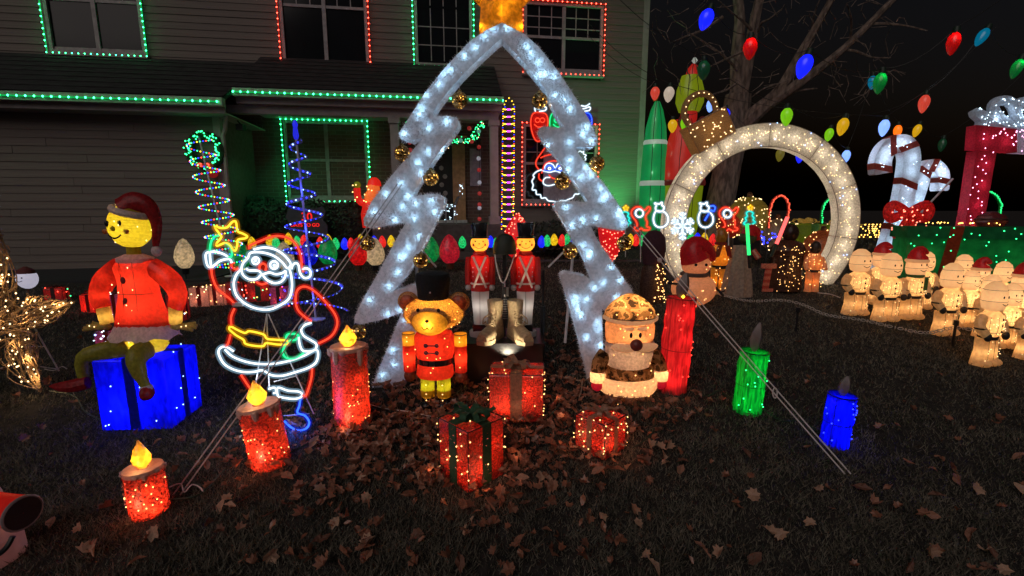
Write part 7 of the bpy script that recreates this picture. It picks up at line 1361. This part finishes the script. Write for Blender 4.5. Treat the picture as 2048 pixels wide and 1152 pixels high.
for k, (lo2, hi2) in enumerate(((4, 5.6), (5.6, 6.6), (6.6, 8.0), (8.0, 9))):
    q = sorted([v for Y, v in tops if lo2 <= Y < hi2], key=lambda v: v.x)
    if len(q) < 2: continue
    q = [q[0] + Vector((-1.2, .2, .9))] + q + [q[-1] + Vector((1.5, .2, 1.2))]; pp = []
    for a, b in zip(q, q[1:]):
        for s in np.linspace(0, 1, 7)[:-1]: pp.append(a.lerp(b, s) + Vector((0, 0, -.10 * 4 * s * (1 - s))))
    a0 = pp[0]; o = part('overhead_line', MB().tube([v - a0 for v in pp + [q[-1]]], .004, 4), WIRE, None); o.location = a0; o['kind'] = 'thing'; tag(o, ['thin dark cord carrying the largest hanging bulbs', 'thin dark cord carrying the mid-sized hanging bulbs', 'thin dark cord carrying the lime and pale blue hanging bulbs', 'thin dark cord carrying the smallest, farthest hanging bulbs'][k], 'cord')

# ================================================================== chain fence, cables, twigs, the molded figure at the front left
CHP = [(1412, 582), (1450, 592), (1500, 602), (1560, 606), (1605, 612), (1650, 630), (1720, 648), (1790, 662), (1850, 668), (1905, 664), (1960, 672)]
ch = thing('chain_fence', 'low chain on black stakes before the lit white figures', 'chain', G(1412, 590)); c0 = Vector(ch.location); lk = cr([G(x, y + 16) + Vector((0, 0, .11 + .02 * math.cos(i * 2))) for i, (x, y) in enumerate(CHP)], 24); LKM = MB().tube([(.012 * math.cos(a), .0, .022 * math.sin(a)) for a in np.linspace(0, 6.283, 9)[:-1]], .0045, 4, True); me_l = mesh_of(LKM, 'chain_link'); me_l.materials.append(plain('grey_chain', (.45, .41, .38), .4))
acc = 0; prev = lk[0]; nl_ = 0
for v in lk:
    if (v - prev).length >= .034 and nl_ < 240:
        o = link('chain_link', me_l, None, ch); o.location = v - c0; d = v - prev; o.rotation_euler = (R(90) if nl_ % 2 else 0, R(90), math.atan2(d.y, d.x)); prev = v; nl_ += 1
for x, y in ((1412, 600), (1592, 660), (1905, 690)):
    g_p = G(x, y); part('stake', MB().tube([g_p - c0 + Vector((0, 0, -.03)), g_p - c0 + Vector((0, 0, .22))], .012, 6).tube([g_p - c0 + Vector((0, 0, .19)), g_p - c0 + Vector((0, 0, .24))], .022, 6), BLACK, ch)
def ground_wire(label, px, r=.0035, mat=ROPE, nm='cable', cat='cable'):
    pts = [G(x, y) + Vector((0, 0, .03)) for x, y in px]; a = pts[0]; o = part(nm, MB().tube([v - a for v in cr(pts, 5)], r, 5), mat, None); o.location = a; o['kind'] = 'thing'; tag(o, label, cat)
ground_wire('short white cable curling on the grass beside the front candle', [(340, 985), (362, 978), (370, 995), (385, 980), (400, 985), (408, 995)]); ground_wire('thin white cable running from the tall candle behind the bear', [(735, 815), (770, 825), (820, 832), (880, 845)]); ground_wire('white cable on the lawn behind the vine star', [(90, 745), (110, 748), (125, 740), (135, 745)]); ground_wire('pale bare twig lying left of the camouflage santa', [(1110, 757), (1140, 765), (1170, 768), (1195, 750)], .005, plain('pale_twig', (.35, .25, .18), .8), 'twig', 'twig'); ground_wire('pale forked twig below the other, among the leaves', [(1165, 766), (1162, 790), (1158, 802)], .005, plain('pale_twig', (.35, .25, .18), .8), 'twig', 'twig')
ground_wire('pale cord lying on the grass beside the small lit figure', [(1635, 590), (1660, 593), (1680, 600)], .006)
DGC = plain('dark_green_cord', (.02, .045, .028), .5, bump=0)
for lab, pp in (('dark green cord looping between the two left candles', [(330, 1010), (400, 1000), (450, 950), (500, 930), (540, 925)]), ('dark green cord running from the leaning candle to the tall one', [(580, 915), (630, 890), (660, 870), (700, 850)]), ('dark green cord trailing behind the centre gifts to the pedestal', [(1100, 840), (1120, 810), (1095, 790), (1080, 775)]), ('dark green cord between the small gift and the camouflage santa', [(1265, 905), (1300, 880), (1310, 850), (1300, 810)]),
                ('dark green cord crossing the lawn to the green candle', [(1370, 780), (1410, 800), (1440, 790), (1470, 815)]), ('dark green cord lying between green and blue candle', [(1520, 820), (1560, 850), (1600, 850), (1645, 880)]), ('dark green cord leaving the blue box towards the vine star', [(205, 850), (170, 830), (150, 800), (100, 790)])):
    ground_wire(lab, pp, .004, DGC)
q = G(-40, 1290 - 60); fm = thing('molded_figure', 'white molded figure with a red sleeve, cut by the left edge', 'molded figure', Vector((P(-42, 1060, 1.75).x, 1.75, gz(1.75)))); fo = Vector(fm.location); m = MPP(0, 1030, 1.75)
def q_(x, y, dy=0): return P(x, y, 1.75 + dy) - fo
MW = cloth('molded_white', (.62, .50, .52), .4, .03, .1, 20, .1, .06, ecol=(1, .35, .3)); part('body', MB().lathe([(.10, 0), (.125, .10), (.128, q_(0, 1120).z), (.115, q_(0, 1085).z), (.10, q_(0, 1050).z), (.085, q_(0, 1000).z), (.07, q_(0, 975).z), (.04, q_(0, 955).z), (.02, q_(0, 935).z)], 18), MW, fm)
part('sleeve', MB().tube([q_(-40, 1005, -.08), q_(5, 1018, -.14), q_(45, 1026, -.16)], [.045, .056, .062], 16), cloth('molded_red', (.75, .03, .02), .5, .10, .1, 20, .1, .06), fm); ax = (q_(45, 1026, -.16) - q_(5, 1018, -.14)).normalized(); M_ = ax.to_track_quat('Z', 'Y').to_matrix(); cc_ = q_(45, 1026, -.16)
part('sleeve_rim', MB().ring(cc_, .061, .006, 22, 6, M_), plain('grey_rim', (.30, .24, .25), .5), fm); part('sleeve_opening', MB().lathe([(.001, .004), (.058, .005)], 22, cc_, M=M_, cap=False), plain('dark_opening', (.03, .025, .035), .5), fm)
part('strap', MB().tube(cr([q_(26, 1072, -.12), q_(12, 1096, -.14), q_(-10, 1112, -.14), q_(-40, 1120, -.14)], 4), .010, 6), BLACK, fm); lamp(fm, q_(-10, 1012, -.09), (1, .12, .08), .12, .01)
